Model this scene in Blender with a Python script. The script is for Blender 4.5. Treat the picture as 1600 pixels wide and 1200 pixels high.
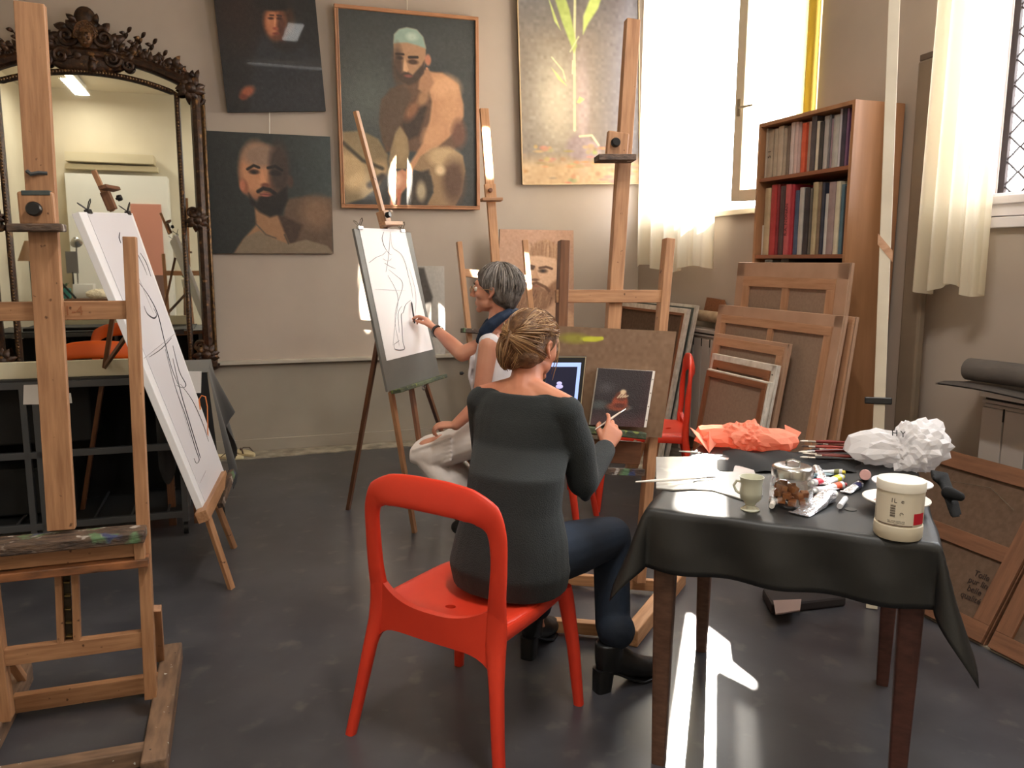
import bpy, bmesh, math, random
import numpy as np
from mathutils import Vector, Matrix, Quaternion, noise
from math import sin, cos, pi, radians, sqrt, atan2, hypot
random.seed(7); rng = np.random.default_rng(7)
for o in list(bpy.data.objects): bpy.data.objects.remove(o)
SC = bpy.context.scene; COL = SC.collection
V3 = Vector
# ---------------------------------------------------------------- camera
FPX = 1250.0; PITCH = radians(8.7); ROLL = radians(.3); CAMP = V3((0, 0, 1.5))
FWD = V3((0, cos(PITCH), -sin(PITCH))); UP0 = V3((0, sin(PITCH), cos(PITCH))); R0 = V3((1, 0, 0))
RT = R0*cos(ROLL) + UP0*sin(ROLL); UPV = -R0*sin(ROLL) + UP0*cos(ROLL)
cd = bpy.data.cameras.new('camera'); cam = bpy.data.objects.new('camera', cd); COL.objects.link(cam)
cd.sensor_width = 36; cd.lens = 36*FPX/1600; cd.clip_start = .05
cam.matrix_world = Matrix(((RT.x, UPV.x, -FWD.x, 0), (RT.y, UPV.y, -FWD.y, 0), (RT.z, UPV.z, -FWD.z, 1.5), (0, 0, 0, 1)))
SC.camera = cam
# ---------------------------------------------------------------- world, sun, exposure
SC.view_settings.view_transform = 'Standard'; SC.view_settings.look = 'None'
SC.view_settings.exposure = 0.25; SC.view_settings.gamma = 1; SC.view_settings.use_curve_mapping = False
w = bpy.data.worlds.new('sky'); SC.world = w; w.use_nodes = True
bg = w.node_tree.nodes['Background']; bg.inputs[0].default_value = (.97, .98, 1, 1); bg.inputs[1].default_value = 12.5
def lamp(name, typ, loc, direction, energy, color=(1, 1, 1), **k):
    l = bpy.data.lights.new(name, typ); l.energy = energy; l.color = color
    for a, b in k.items(): setattr(l, a, b)
    o = bpy.data.objects.new(name, l); COL.objects.link(o); o.location = loc
    o.rotation_mode = 'QUATERNION'; o.rotation_quaternion = V3(direction).to_track_quat('-Z', 'Y')
    return o
SUN_DIR = V3((-.262, -1, -.66))
lamp('sun', 'SUN', (4, 12, 8), SUN_DIR, 14, (1, .93, .82), angle=radians(.6))
# ---------------------------------------------------------------- room axes: U along the back wall, W away from the camera along the window wall
TH = radians(19); U = V3((cos(TH), sin(TH), 0)); W = V3((-sin(TH), cos(TH), 0)); Z = V3((0, 0, 1))
VB = 6.55     # back wall
UR = 3.46     # window wall
UL = -3.2; VF = -2.6; CEIL = 4.3
def uw(u, v, z=0): return U*u + W*v + Z*z
def ray(x, y): return FWD + RT*((x-800)/FPX) - UPV*((y-600)/FPX)
def fl(x, y, z=0.0):
    d = ray(x, y); return CAMP + d*((z-1.5)/d.z)
def dY(x, y, Y):
    d = ray(x, y); return CAMP + d*(Y/d.y)
def onP(x, y, p0, n):
    d = ray(x, y); return CAMP + d*((V3(p0)-CAMP).dot(n)/d.dot(n))
def onV(x, y, v): return onP(x, y, W*v, W)
def onU(x, y, u): return onP(x, y, U*u, U)
# added spot lamps outside the grilled window make sun patches on wall and easel
for (px, py, d_, sz, e_, sc_) in ((574, 450, VB, 3.8, 20000, (.30, 1.6)), (572, 290, VB, 3.4, 1600, (.8, .7)), (764, 240, 5.59, 2.8, 26000, (.6, 1.5)), (818, 425, 5.49, 2.6, 22000, (.9, 1.1))):
    tg = onV(px, py, d_); gate = uw(3.35, 2.35, 2.75); src = gate+(gate-tg).normalized()*1.8; gl_ = lamp('sun_patch_spot', 'SPOT', src, tg-src, e_, (1, .88, .74), spot_size=radians(sz), spot_blend=(.9 if e_ < 3000 else .3), shadow_soft_size=.01)
    gl_.scale = (sc_[0], sc_[1], 1)
# two soft portals of daylight sit in the window openings (built below); ceiling tubes light the near half of the room
# ---------------------------------------------------------------- mesh builder
class MB:
    def __init__(s): s.v = []; s.f = []; s.mi = []; s.cur = 0
    def add(s, vs, fs):
        n = len(s.v); s.v += [V3(p) for p in vs]; s.f += [[i+n for i in f] for f in fs]; s.mi += [s.cur]*len(fs); return s
    def box(s, c, size, M=None):
        c = V3(c); h = V3(size)*.5
        vs = [V3((c.x+sx*h.x, c.y+sy*h.y, c.z+sz*h.z)) for sx in (-1, 1) for sy in (-1, 1) for sz in (-1, 1)]
        if M: vs = [M @ p for p in vs]
        return s.add(vs, [(0, 1, 3, 2), (4, 6, 7, 5), (0, 4, 5, 1), (2, 3, 7, 6), (0, 2, 6, 4), (1, 5, 7, 3)])
    def loft(s, rings, n=12, caps=True, closed=False):
        vs = []; fs = []
        for r in rings:
            c, A, B = V3(r[0]), V3(r[1]), V3(r[2]); e = r[3] if len(r) > 3 else 2
            for i in range(n):
                t = 2*pi*i/n; ct, st = cos(t), sin(t)
                a = math.copysign(abs(ct)**(2/e), ct); b = math.copysign(abs(st)**(2/e), st)
                vs.append(c + A*a + B*b)
        m = len(rings)
        for j in range(m-1 + (1 if closed else 0)):
            for i in range(n):
                a = j*n+i; b = j*n+(i+1) % n; k = (j+1) % m
                fs.append((a, b, k*n+(i+1) % n, k*n+i))
        if caps and not closed:
            fs.append(tuple(reversed(range(n)))); fs.append(tuple((m-1)*n+i for i in range(n)))
        return s.add(vs, fs)
    def tube(s, pts, r, n=8, caps=True, flat=None, closed=False):
        pts = [V3(p) for p in pts]; m = len(pts)
        rs = r if isinstance(r, (list, tuple)) else [r]*m
        rings = []; prev = None
        for i, p in enumerate(pts):
            if closed: d = pts[(i+1) % m]-pts[i-1]
            else: d = pts[min(i+1, m-1)]-pts[max(i-1, 0)]
            if d.length < 1e-9: d = V3((0, 0, 1))
            d.normalize()
            if prev is None:
                a = d.cross(V3((0, 0, 1)) if abs(d.z) < .9 else V3((1, 0, 0)))
            else: a = prev - d*prev.dot(d)
            a.normalize(); prev = a; b = d.cross(a)
            rings.append((p, a*rs[i], b*rs[i]*(flat or 1)))
        return s.loft(rings, n, caps, closed)
    def lathe(s, prof, n=24, M=None, caps=False):
        vs = []; fs = []
        for r, z in prof:
            for i in range(n):
                t = 2*pi*i/n; vs.append(V3((r*cos(t), r*sin(t), z)))
        for j in range(len(prof)-1):
            for i in range(n): fs.append((j*n+i, j*n+(i+1) % n, (j+1)*n+(i+1) % n, (j+1)*n+i))
        if caps: fs.append(tuple(reversed(range(n)))); fs.append(tuple((len(prof)-1)*n+i for i in range(n)))
        if M: vs = [M @ p for p in vs]
        return s.add(vs, fs)
    def prism(s, poly, n, th):
        n = V3(n)*th; k = len(poly); vs = [V3(p) for p in poly]; vs += [p+n for p in vs]
        return s.add(vs, [tuple(reversed(range(k))), tuple(range(k, 2*k))] + [(i, (i+1) % k, (i+1) % k+k, i+k) for i in range(k)])
    def grid(s, fn, nu, nv, wrap=False):
        vs = [fn(i/(nu if wrap else nu-1), j/(nv-1)) for j in range(nv) for i in range(nu)]
        fs = [(j*nu+i, j*nu+(i+1) % nu, (j+1)*nu+(i+1) % nu, (j+1)*nu+i) for j in range(nv-1) for i in range(nu if wrap else nu-1)]
        return s.add(vs, fs)
    def sph(s, c, r, n=12, m=8, M=None):
        c = V3(c); r = V3((r, r, r)) if not hasattr(r, '__len__') else V3(r)
        vs = [V3((0, 0, -1))]; fs = []
        for j in range(1, m):
            p = -pi/2+pi*j/m
            for i in range(n):
                t = 2*pi*i/n; vs.append(V3((cos(p)*cos(t), cos(p)*sin(t), sin(p))))
        vs.append(V3((0, 0, 1)))
        for i in range(n): fs.append((0, 1+(i+1) % n, 1+i))
        for j in range(m-2):
            for i in range(n):
                a = 1+j*n+i; b = 1+j*n+(i+1) % n; fs.append((a, b, b+n, a+n))
        L = len(vs)-1
        for i in range(n): fs.append((L, L-n+i, L-n+(i+1) % n))
        vs = [V3((p.x*r.x, p.y*r.y, p.z*r.z)) for p in vs]
        if M: vs = [M @ p for p in vs]
        return s.add([p+c for p in vs], fs)
    def cap(s, a, ra, b, rb, n=12):      # tapered capsule
        a, b = V3(a), V3(b); d = (b-a).normalized(); x = d.cross(V3((0, 0, 1)) if abs(d.z) < .9 else V3((1, 0, 0))).normalized(); y = d.cross(x)
        rings = []
        for k in range(1, 5):
            t = -pi/2+pi/2*k/4; rings.append((a+d*ra*sin(t), x*ra*cos(t), y*ra*cos(t)))
        for k in range(0, 4):
            t = pi/2*k/4; rings.append((b+d*rb*sin(t), x*rb*cos(t), y*rb*cos(t)))
        return s.loft(rings, n)
    def chain(s, pts, rs, n=12):
        for i in range(len(pts)-1): s.cap(pts[i], rs[i], pts[i+1], rs[i+1], n)
        return s
WM = {}
def wm(o): return WM[o.name] if o is not None and o.name in WM else Matrix()
def tag(o, label=None, cat=None, group=None, kind=None):
    for k, v in (('label', label), ('category', cat), ('group', group), ('kind', kind)):
        if v: o[k] = v
    return o
def thing(name, label, cat, loc=(0, 0, 0), group=None, M=None):
    o = bpy.data.objects.new(name, None); COL.objects.link(o); o.empty_display_size = .1
    m = M if M is not None else Matrix.Translation(V3(loc)); o.matrix_world = m; WM[o.name] = m.copy()
    return tag(o, label, cat, group)
def part(name, mb, mat, parent=None, M=None, smooth=False, bev=0, label=None, kind=None, seg=2, sub=0, angle=40):
    m = M if M is not None else Matrix()
    me = bpy.data.meshes.new(name)
    inv = m.inverted() if M is not None and getattr(mb, 'world', False) else None
    me.from_pydata([tuple(inv @ p) if inv else tuple(p) for p in mb.v], [], mb.f); me.validate()
    for mt in (mat if isinstance(mat, (list, tuple)) else [mat]): me.materials.append(mt)
    if isinstance(mat, (list, tuple)) and len(me.polygons) == len(mb.mi): me.polygons.foreach_set('material_index', mb.mi)
    if smooth: me.shade_smooth(); me.set_sharp_from_angle(angle=radians(angle))
    me.update()
    o = bpy.data.objects.new(name, me); COL.objects.link(o)
    return _fin(o, parent, m, bev, label, kind, seg, sub)
def _fin(o, parent, m, bev=0, label=None, kind=None, seg=2, sub=0):
    if parent is not None: o.parent = parent; o.matrix_parent_inverse = Matrix(); o.matrix_local = wm(parent).inverted() @ m
    else: o.matrix_world = m
    WM[o.name] = m.copy()
    if bev:
        b = o.modifiers.new('bevel', 'BEVEL'); b.width = bev; b.segments = seg; b.limit_method = 'ANGLE'
    if sub:
        b = o.modifiers.new('sub', 'SUBSURF'); b.levels = b.render_levels = sub
    return tag(o, label, None, None, kind)
def wpart(name, mb, mat, parent, **k):       # vertices given in world space, object origin at the parent's origin
    m = wm(parent); inv = m.inverted(); mb.v = [inv @ p for p in mb.v]
    return part(name, mb, mat, parent, M=m, **k)
def single(name, mb, mat, label, cat, group=None, loc=None, kind=None, **k):   # a thing of one mesh, vertices in world space
    c = V3(loc) if loc is not None else V3((sum(p.x for p in mb.v)/len(mb.v), sum(p.y for p in mb.v)/len(mb.v), min(p.z for p in mb.v)))
    M = Matrix.Translation(c); mb.v = [p-c for p in mb.v]
    o = part(name, mb, mat, None, M=M, **k); return tag(o, label, cat, group, kind)
def frame(c, x, y=None, z=None):
    x = V3(x).normalized()
    if z is not None: z = V3(z); z = (z-x*z.dot(x)).normalized(); y = z.cross(x)
    else: y = V3(y); y = (y-x*y.dot(x)).normalized(); z = x.cross(y)
    return Matrix(((x.x, y.x, z.x, c[0]), (x.y, y.y, z.y, c[1]), (x.z, y.z, z.z, c[2]), (0, 0, 0, 1)))
def bar(name, parent, a, b, w_, t, mat, nrm=None, bev=.002, label=None, end=0):
    """a straight timber from a to b: local x along it, w_ across (local y), t along nrm (local z)"""
    a, b = V3(a), V3(b); d = b-a; L = d.length
    M = frame((a+b)/2, d, z=nrm if nrm is not None else W)
    return part(name, MB().box((0, 0, 0), (L+end, w_, t)), mat, parent, M=M, bev=bev, label=label)
# ---------------------------------------------------------------- materials
def srgb(c): return tuple(((x/255)/12.92 if x/255 <= .04045 else ((x/255+.055)/1.055)**2.4) for x in c)
def mat(name, c, rough=.6, c2=None, scale=6, metal=0, bump=0, bscale=60, stretch=None, spec=.5, detail=4, trans=0, coat=0, emis=None, sss=0, sheen=0, contrast=(.35, .65), spots=None, coord='Object', alpha=None, ior=None):
    m = bpy.data.materials.new(name); m.use_nodes = True; nt = m.node_tree; N = nt.nodes; Lk = nt.links
    b = N['Principled BSDF']; b.inputs['Roughness'].default_value = rough; b.inputs['Metallic'].default_value = metal
    b.inputs['Specular IOR Level'].default_value = spec; b.inputs['Base Color'].default_value = (*srgb(c), 1)
    if trans: b.inputs['Transmission Weight'].default_value = trans
    if coat: b.inputs['Coat Weight'].default_value = coat
    if ior: b.inputs['IOR'].default_value = ior
    if sheen: b.inputs['Sheen Weight'].default_value = sheen
    if sss: b.inputs['Subsurface Weight'].default_value = sss; b.inputs['Subsurface Radius'].default_value = (.02, .008, .004); b.inputs['Subsurface Scale'].default_value = 1
    if alpha: b.inputs['Alpha'].default_value = alpha
    if emis: b.inputs['Emission Color'].default_value = (*srgb(emis[0]), 1); b.inputs['Emission Strength'].default_value = emis[1]
    tc = N.new('ShaderNodeTexCoord'); mp = N.new('ShaderNodeMapping'); Lk.new(tc.outputs[coord], mp.inputs[0])
    if stretch: mp.inputs['Scale'].default_value = stretch
    if c2 is not None:
        n = N.new('ShaderNodeTexNoise'); n.inputs['Scale'].default_value = scale; n.inputs['Detail'].default_value = detail; Lk.new(mp.outputs[0], n.inputs[0])
        r = N.new('ShaderNodeMapRange'); r.inputs[1].default_value, r.inputs[2].default_value = contrast; Lk.new(n.outputs[0], r.inputs[0])
        mx = N.new('ShaderNodeMix'); mx.data_type = 'RGBA'; mx.inputs[6].default_value = (*srgb(c), 1); mx.inputs[7].default_value = (*srgb(c2), 1)
        Lk.new(r.outputs[0], mx.inputs[0]); out = mx.outputs[2]
        for (sc_, lo, hi, cc) in (spots or []):
            n2 = N.new('ShaderNodeTexNoise'); n2.inputs['Scale'].default_value = sc_; n2.inputs['Detail'].default_value = 3; Lk.new(tc.outputs[coord], n2.inputs[0])
            mo = N.new('ShaderNodeVectorMath'); 
            r2 = N.new('ShaderNodeMapRange'); r2.inputs[1].default_value = lo; r2.inputs[2].default_value = hi; Lk.new(n2.outputs[0], r2.inputs[0])
            m2 = N.new('ShaderNodeMix'); m2.data_type = 'RGBA'; Lk.new(r2.outputs[0], m2.inputs[0]); Lk.new(out, m2.inputs[6]); m2.inputs[7].default_value = (*srgb(cc), 1); out = m2.outputs[2]
        Lk.new(out, b.inputs['Base Color'])
    if bump:
        n = N.new('ShaderNodeTexNoise'); n.inputs['Scale'].default_value = bscale; n.inputs['Detail'].default_value = 3; Lk.new(mp.outputs[0], n.inputs[0])
        bp = N.new('ShaderNodeBump'); bp.inputs['Strength'].default_value = bump; bp.inputs['Distance'].default_value = .01; Lk.new(n.outputs[0], bp.inputs['Height']); Lk.new(bp.outputs[0], b.inputs['Normal'])
    return m
def wood(name, a, b_, rough=.55, spots=None): return mat(name, a, rough, b_, scale=5, stretch=(1.2, 14, 14), bump=.06, bscale=14, spots=spots, contrast=(.3, .7))
def vcol_mat(name, rough=.5, bump=.15, bscale=300, spec=.5, coat=0):
    m = mat(name, (128, 128, 128), rough, bump=bump, bscale=bscale, spec=spec, coat=coat); nt = m.node_tree
    a = nt.nodes.new('ShaderNodeVertexColor'); a.layer_name = 'Col'; nt.links.new(a.outputs[0], nt.nodes['Principled BSDF'].inputs['Base Color']); return m
def glass_mat(name, tint=(1, 1, 1), fac=.08, rough=.02):
    m = bpy.data.materials.new(name); m.use_nodes = True; N = m.node_tree.nodes; L = m.node_tree.links; N.clear()
    o = N.new('ShaderNodeOutputMaterial'); t = N.new('ShaderNodeBsdfTransparent'); t.inputs[0].default_value = (*tint, 1)
    g = N.new('ShaderNodeBsdfGlossy'); g.inputs[1].default_value = rough
    lw = N.new('ShaderNodeLayerWeight'); lw.inputs[0].default_value = .3
    mr = N.new('ShaderNodeMapRange'); mr.inputs[3].default_value = fac; mr.inputs[4].default_value = .6; L.new(lw.outputs[1], mr.inputs[0])
    mx = N.new('ShaderNodeMixShader'); L.new(mr.outputs[0], mx.inputs[0]); L.new(t.outputs[0], mx.inputs[1]); L.new(g.outputs[0], mx.inputs[2]); L.new(mx.outputs[0], o.inputs[0]); return m
def sheer_mat(name, c, tr=.6, transp=0):
    m = bpy.data.materials.new(name); m.use_nodes = True; N = m.node_tree.nodes; L = m.node_tree.links; N.clear()
    o = N.new('ShaderNodeOutputMaterial'); d = N.new('ShaderNodeBsdfDiffuse'); t = N.new('ShaderNodeBsdfTranslucent')
    for s in (d, t): s.inputs[0].default_value = (*srgb(c), 1)
    mx = N.new('ShaderNodeMixShader'); mx.inputs[0].default_value = tr; L.new(d.outputs[0], mx.inputs[1]); L.new(t.outputs[0], mx.inputs[2])
    if transp:
        tt = N.new('ShaderNodeBsdfTransparent'); m2 = N.new('ShaderNodeMixShader'); m2.inputs[0].default_value = transp
        L.new(mx.outputs[0], m2.inputs[1]); L.new(tt.outputs[0], m2.inputs[2]); mx = m2
    L.new(mx.outputs[0], o.inputs[0]); return m
def text_mb(s, size, M, extrude=0.0005):
    c = bpy.data.curves.new('t', 'FONT'); c.body = s; c.size = size; c.extrude = extrude; c.align_x = 'CENTER'; c.align_y = 'CENTER'
    o = bpy.data.objects.new('t', c); COL.objects.link(o); dg = bpy.context.evaluated_depsgraph_get(); dg.update()
    me = bpy.data.meshes.new_from_object(o.evaluated_get(dg)); b = MB()
    b.add([M @ v.co for v in me.vertices], [list(p.vertices) for p in me.polygons])
    bpy.data.objects.remove(o); bpy.data.meshes.remove(me); return b
# pictures: a fine grid whose vertex colours are painted with soft shapes
class Pic:
    def __init__(s, x0, y0, x1, y1, nx, ny, bg_):
        s.nx, s.ny = nx, ny; s.box = (x0, y0, x1, y1)
        X, Y = np.meshgrid(np.linspace(x0, x1, nx), np.linspace(y0, y1, ny)); s.X, s.Y = X, Y
        s.c = np.ones((ny, nx, 3))*np.array(bg_, float)
    def mixm(s, m, col): s.c = s.c*(1-m[..., None]) + np.array(col, float)*m[..., None]; return s
    def ell(s, cx, cy, rx, ry, col, soft=.3, rot=0, a=1):
        t = radians(rot); dx, dy = s.X-cx, s.Y-cy; u = (dx*cos(t)+dy*sin(t))/rx; v = (-dx*sin(t)+dy*cos(t))/ry
        r = np.sqrt(u*u+v*v); return s.mixm(a*np.clip((1-r)/soft+.5, 0, 1), col)
    def sd(s, pts):
        P = np.array(pts, float); n = len(P); X, Y = s.X, s.Y; d2 = np.full(X.shape, 1e18); ins = np.zeros(X.shape, bool)
        for i in range(n):
            x1, y1 = P[i]; x2, y2 = P[(i+1) % n]; ex, ey = x2-x1, y2-y1
            t = np.clip(((X-x1)*ex+(Y-y1)*ey)/(ex*ex+ey*ey+1e-9), 0, 1); d2 = np.minimum(d2, (X-x1-t*ex)**2+(Y-y1-t*ey)**2)
            cnd = (y1 > Y) != (y2 > Y); xi = (x2-x1)*(Y-y1)/(y2-y1+1e-12)+x1; ins ^= (cnd & (X < xi))
        return np.where(ins, 1, -1)*np.sqrt(d2)
    def poly(s, pts, col, soft=2, a=1): return s.mixm(a*np.clip(s.sd(pts)/soft+.5, 0, 1), col)
    def line(s, pts, w_, col, soft=1.5, a=1):
        d2 = np.full(s.X.shape, 1e18)
        for (x1, y1), (x2, y2) in zip(pts, pts[1:]):
            ex, ey = x2-x1, y2-y1; t = np.clip(((s.X-x1)*ex+(s.Y-y1)*ey)/(ex*ex+ey*ey+1e-9), 0, 1); d2 = np.minimum(d2, (s.X-x1-t*ex)**2+(s.Y-y1-t*ey)**2)
        return s.mixm(a*np.clip((w_-np.sqrt(d2))/soft+.5, 0, 1), col)
    def grad(s, fn, col): return s.mixm(np.clip(fn(s.X, s.Y), 0, 1), col)
    def noise(s, amt, k=4):
        n = rng.normal(0, 1, (s.ny//k+2, s.nx//k+2)); n = np.kron(n, np.ones((k, k)))[:s.ny, :s.nx]
        for _ in range(2): n = (n+np.roll(n, 1, 0)+np.roll(n, -1, 0)+np.roll(n, 1, 1)+np.roll(n, -1, 1))/5
        s.c = np.clip(s.c+n[..., None]*amt, 0, 255); return s
    def mesh(s, name, TL, TR, BL, BR, mt, parent):
        """corner points in world space"""
        TL, TR, BL, BR = [np.array(p) for p in (TL, TR, BL, BR)]; nx, ny = s.nx, s.ny
        a, b = np.meshgrid(np.linspace(0, 1, nx), np.linspace(0, 1, ny)); a = a[..., None]; b = b[..., None]
        P = (TL*(1-a)+TR*a)*(1-b)+(BL*(1-a)+BR*a)*b
        inv = np.array(wm(parent).inverted()); P = P.reshape(-1, 3) @ inv[:3, :3].T + inv[:3, 3]
        me = bpy.data.meshes.new(name); me.vertices.add(nx*ny); me.vertices.foreach_set('co', P.astype(np.float32).ravel())
        i = np.arange(nx*ny).reshape(ny, nx); q = np.stack([i[:-1, :-1], i[1:, :-1], i[1:, 1:], i[:-1, 1:]], -1).reshape(-1, 4)
        me.loops.add(q.size); me.loops.foreach_set('vertex_index', q.ravel().astype(np.int32)); me.polygons.add(len(q))
        me.polygons.foreach_set('loop_start', (np.arange(len(q))*4).astype(np.int32)); me.update(calc_edges=True); me.shade_smooth()
        c = s.c/255; lin = np.where(c <= .04045, c/12.92, ((c+.055)/1.055)**2.4)
        at = me.color_attributes.new('Col', 'FLOAT_COLOR', 'POINT'); at.data.foreach_set('color', np.concatenate([lin.reshape(-1, 3), np.ones((nx*ny, 1))], 1).astype(np.float32).ravel())
        me.materials.append(mt); o = bpy.data.objects.new(name, me); COL.objects.link(o)
        return _fin(o, parent, wm(parent).copy())
def remesh(o, vox, sm=6, fac=.5):
    r = o.modifiers.new('remesh', 'REMESH'); r.mode = 'VOXEL'; r.voxel_size = vox; r.use_smooth_shade = True
    s = o.modifiers.new('smooth', 'SMOOTH'); s.iterations = sm; s.factor = fac; return o
# ---------------------------------------------------------------- setting
M_wall = mat('wall_paint', (182, 169, 156), .9, (173, 160, 148), scale=1.5, bump=.03, bscale=40)
M_wain = mat('wainscot_paint', (160, 151, 137), .8, (150, 141, 128), scale=2)
M_trim = mat('trim_white', (205, 200, 190), .5)
M_ceil = mat('ceiling_paint', (215, 205, 185), .9)
M_cream = mat('cream_wall', (222, 212, 188), .9, (208, 196, 172), scale=.8)
M_floor = mat('linoleum', (60, 60, 65), .30, (76, 76, 80), scale=3.5, spec=.5, detail=8, bump=.02, bscale=25, spots=[(9, .6, .75, (92, 90, 88))])
M_strip = mat('bare_concrete', (165, 155, 138), .9, (120, 112, 100), scale=9, detail=8)
def struct(name, mb, m, **k): o = single(name, mb, m, None, None, kind='structure', **k); return o
def poly_uv(mb, pts, z0, z1):
    P = [uw(u, v, z0) for u, v in pts]; return mb.prism(P, Z, z1-z0)
struct('floor', poly_uv(MB(), [(UL, VF), (UR, VF), (UR, VB), (UL, VB)], -.1, 0), M_floor)
struct('trim_1', poly_uv(MB(), [(UL, 6.12), (1.6, 6.33), (2.74, 6.33), (2.74, -1), (UR, -1), (UR, VB), (UL, VB)], 0, .006), M_strip)
struct('ceiling', poly_uv(MB(), [(UL, VF), (UR, VF), (UR, VB), (UL, VB)], CEIL, CEIL+.1), M_ceil)
struct('wall_back', MB().box((0, 0, 0), (1, 1, 1), Matrix()) if 0 else poly_uv(MB(), [(UL-.1, VB), (UR+.1, VB), (UR+.1, VB+.15), (UL-.1, VB+.15)], 0, CEIL), M_wall)
struct('wall_left', poly_uv(MB(), [(UL-.15, VF), (UL, VF), (UL, VB), (UL-.15, VB)], 0, CEIL), M_cream)
struct('wall_front', poly_uv(MB(), [(UL-.1, VF-.15), (UR+.1, VF-.15), (UR+.1, VF), (UL-.1, VF)], 0, CEIL), M_cream)
# wainscot and its ledge on the back wall
struct('trim_2', poly_uv(MB(), [(UL, VB-.025), (UR-.02, VB-.025), (UR-.02, VB+.01), (UL, VB+.01)], .006, .70), M_wain)
struct('trim_3', poly_uv(MB(), [(UL, VB-.075), (UR-.02, VB-.075), (UR-.02, VB+.01), (UL, VB+.01)], .70, .728), mat('ledge_paint', (178, 170, 156), .6), bev=.004)
mbd = MB()
for u0 in (-2.4, -1.1, .2, 1.5, 2.75): poly_uv(mbd, [(u0-.03, VB-.032), (u0, VB-.032), (u0, VB-.02), (u0-.03, VB-.02)], .1, .70)
struct('baseboard_back', poly_uv(MB(), [(UL, VB-.045), (UR-.02, VB-.045), (UR-.02, VB-.02), (UL, VB-.02)], .006, .10), M_wain, bev=.003)
# window wall with two openings
W1 = (4.27, 6.33, 1.86, 3.75)    # v0, v1, z0, z1
def vof(p): return p.dot(W)
v2 = vof(onU(1564, 250, UR+.25)); W2 = (v2-1.95, v2, 1.80, 3.70)
mb = MB()
def wseg(v0, v1, z0, z1): mb.prism([uw(UR, v0, z0), uw(UR+.28, v0, z0), uw(UR+.28, v1, z0), uw(UR, v1, z0)], Z, z1-z0)
wseg(VF, W2[0], 0, CEIL); wseg(W2[0], W2[1], 0, W2[2]); wseg(W2[0], W2[1], W2[3], CEIL); wseg(W2[1], W1[0], 0, CEIL)
wseg(W1[0], W1[1], 0, W1[2]); wseg(W1[0], W1[1], W1[3], CEIL); wseg(W1[1], VB, 0, CEIL)
struct('wall_right', mb, M_wall)
M_wframe = mat('window_frame_paint', (226, 214, 190), .4)
M_wframe2 = mat('window_frame_white', (225, 220, 224), .4)
M_glass = glass_mat('window_glass')
def window(name, w, fm, sill_m):
    v0, v1, z0, z1 = w; t = thing(name, None, None, uw(UR+.1, (v0+v1)/2, z0)); t['kind'] = 'structure'; del_ = 0
    b = MB(); uo = UR+.16
    wj = .05 if name == 'window_1' else .012
    for a in ((v0, v0+wj, z0, z1), (v1-wj, v1, z0, z1), (v0, v1, z0, z0+.05), (v0, v1, z1-.05, z1)):
        b.prism([uw(uo, a[0], a[2]), uw(uo+.06, a[0], a[2]), uw(uo+.06, a[1], a[2]), uw(uo, a[1], a[2])], Z, a[3]-a[2])
    wpart('window_frame', b, fm, t, bev=.004)
    b = MB(); b.prism([uw(UR-.04, v0-.04, z0-.02), uw(UR+.2, v0-.04, z0-.02), uw(UR+.2, v1+.04, z0-.02), uw(UR-.04, v1+.04, z0-.02)], Z, .04)
    wpart('window_sill', b, sill_m, t, bev=.005)
    return t
win1 = window('window_1', W1, M_wframe, M_wframe)
win2 = window('window_2', W2, M_wframe2, M_wframe2)
b = MB()
for i, (z, dz, du) in enumerate(((W2[2]-.075, .06, .02), (W2[2]-.13, .05, .035))):
    b.prism([uw(UR-du, W2[0]-.08, z), uw(UR+.01, W2[0]-.08, z), uw(UR+.01, W2[1]+.03, z), uw(UR-du, W2[1]+.03, z)], Z, dz)
wpart('sill_moulding', b, M_wframe2, win2, bev=.004)
# open casement leaf of window 1, hinged at its near side
hinge = uw(UR-.0, W1[0]+.02, W1[2]+.06)
free = onU(1145, 322, UR-.16); free.z = hinge.z
cz = W1[3]-W1[2]-.12; cdv = (free-hinge); nrm = cdv.cross(Z).normalized()
cas = []
def casbar(a, b_, w_): return bar('casement_bar', win1, a, b_, w_, .045, M_wframe, nrm=nrm, bev=.004)
dv = cdv.normalized()
casbar(free-dv*.035, free-dv*.035+Z*cz, .075); casbar(hinge+dv*.035, hinge+dv*.035+Z*cz, .075)
casbar(hinge+dv*.07+Z*.035, free-dv*.07+Z*.035, .075); casbar(hinge+dv*.07+Z*(cz-.035), free-dv*.07+Z*(cz-.035), .075)
b = MB().prism([hinge+dv*.07+Z*.07, free-dv*.07+Z*.07, free-dv*.07+Z*(cz-.07), hinge+dv*.07+Z*(cz-.07)], nrm, .004)
M_diffpane = sheer_mat('sun_diffusing_pane', (245, 243, 238), .85, .12)  # pane made milky to whiten the window and narrow the sunbeam
wpart('pane', b, M_diffpane, win1)
hd = free-dv*.035+Z*.62-nrm*.025*(1 if nrm.dot(CAMP-free) < 0 else -1)
b = MB().box((0, 0, 0), (.025, .012, .11), frame(hd, dv, z=Z)); q = hd+(CAMP-hd).normalized()*.04
b.tube([hd, q, q-dv*.12], .008, 8)
wpart('handle', b, mat('handle_metal', (190, 180, 160), .35, metal=1), win1, smooth=True)
for w_, t in ((W1, win1), (W2, win2)):
    n_ = 2 if t is win2 else 1
    b = MB().prism([uw(UR+.185, w_[0]+.05, w_[2]+.05), uw(UR+.19, w_[0]+.05, w_[2]+.05), uw(UR+.19, w_[1]-.05, w_[2]+.05), uw(UR+.185, w_[1]-.05, w_[2]+.05)], Z, w_[3]-w_[2]-.1)
    pass
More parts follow.
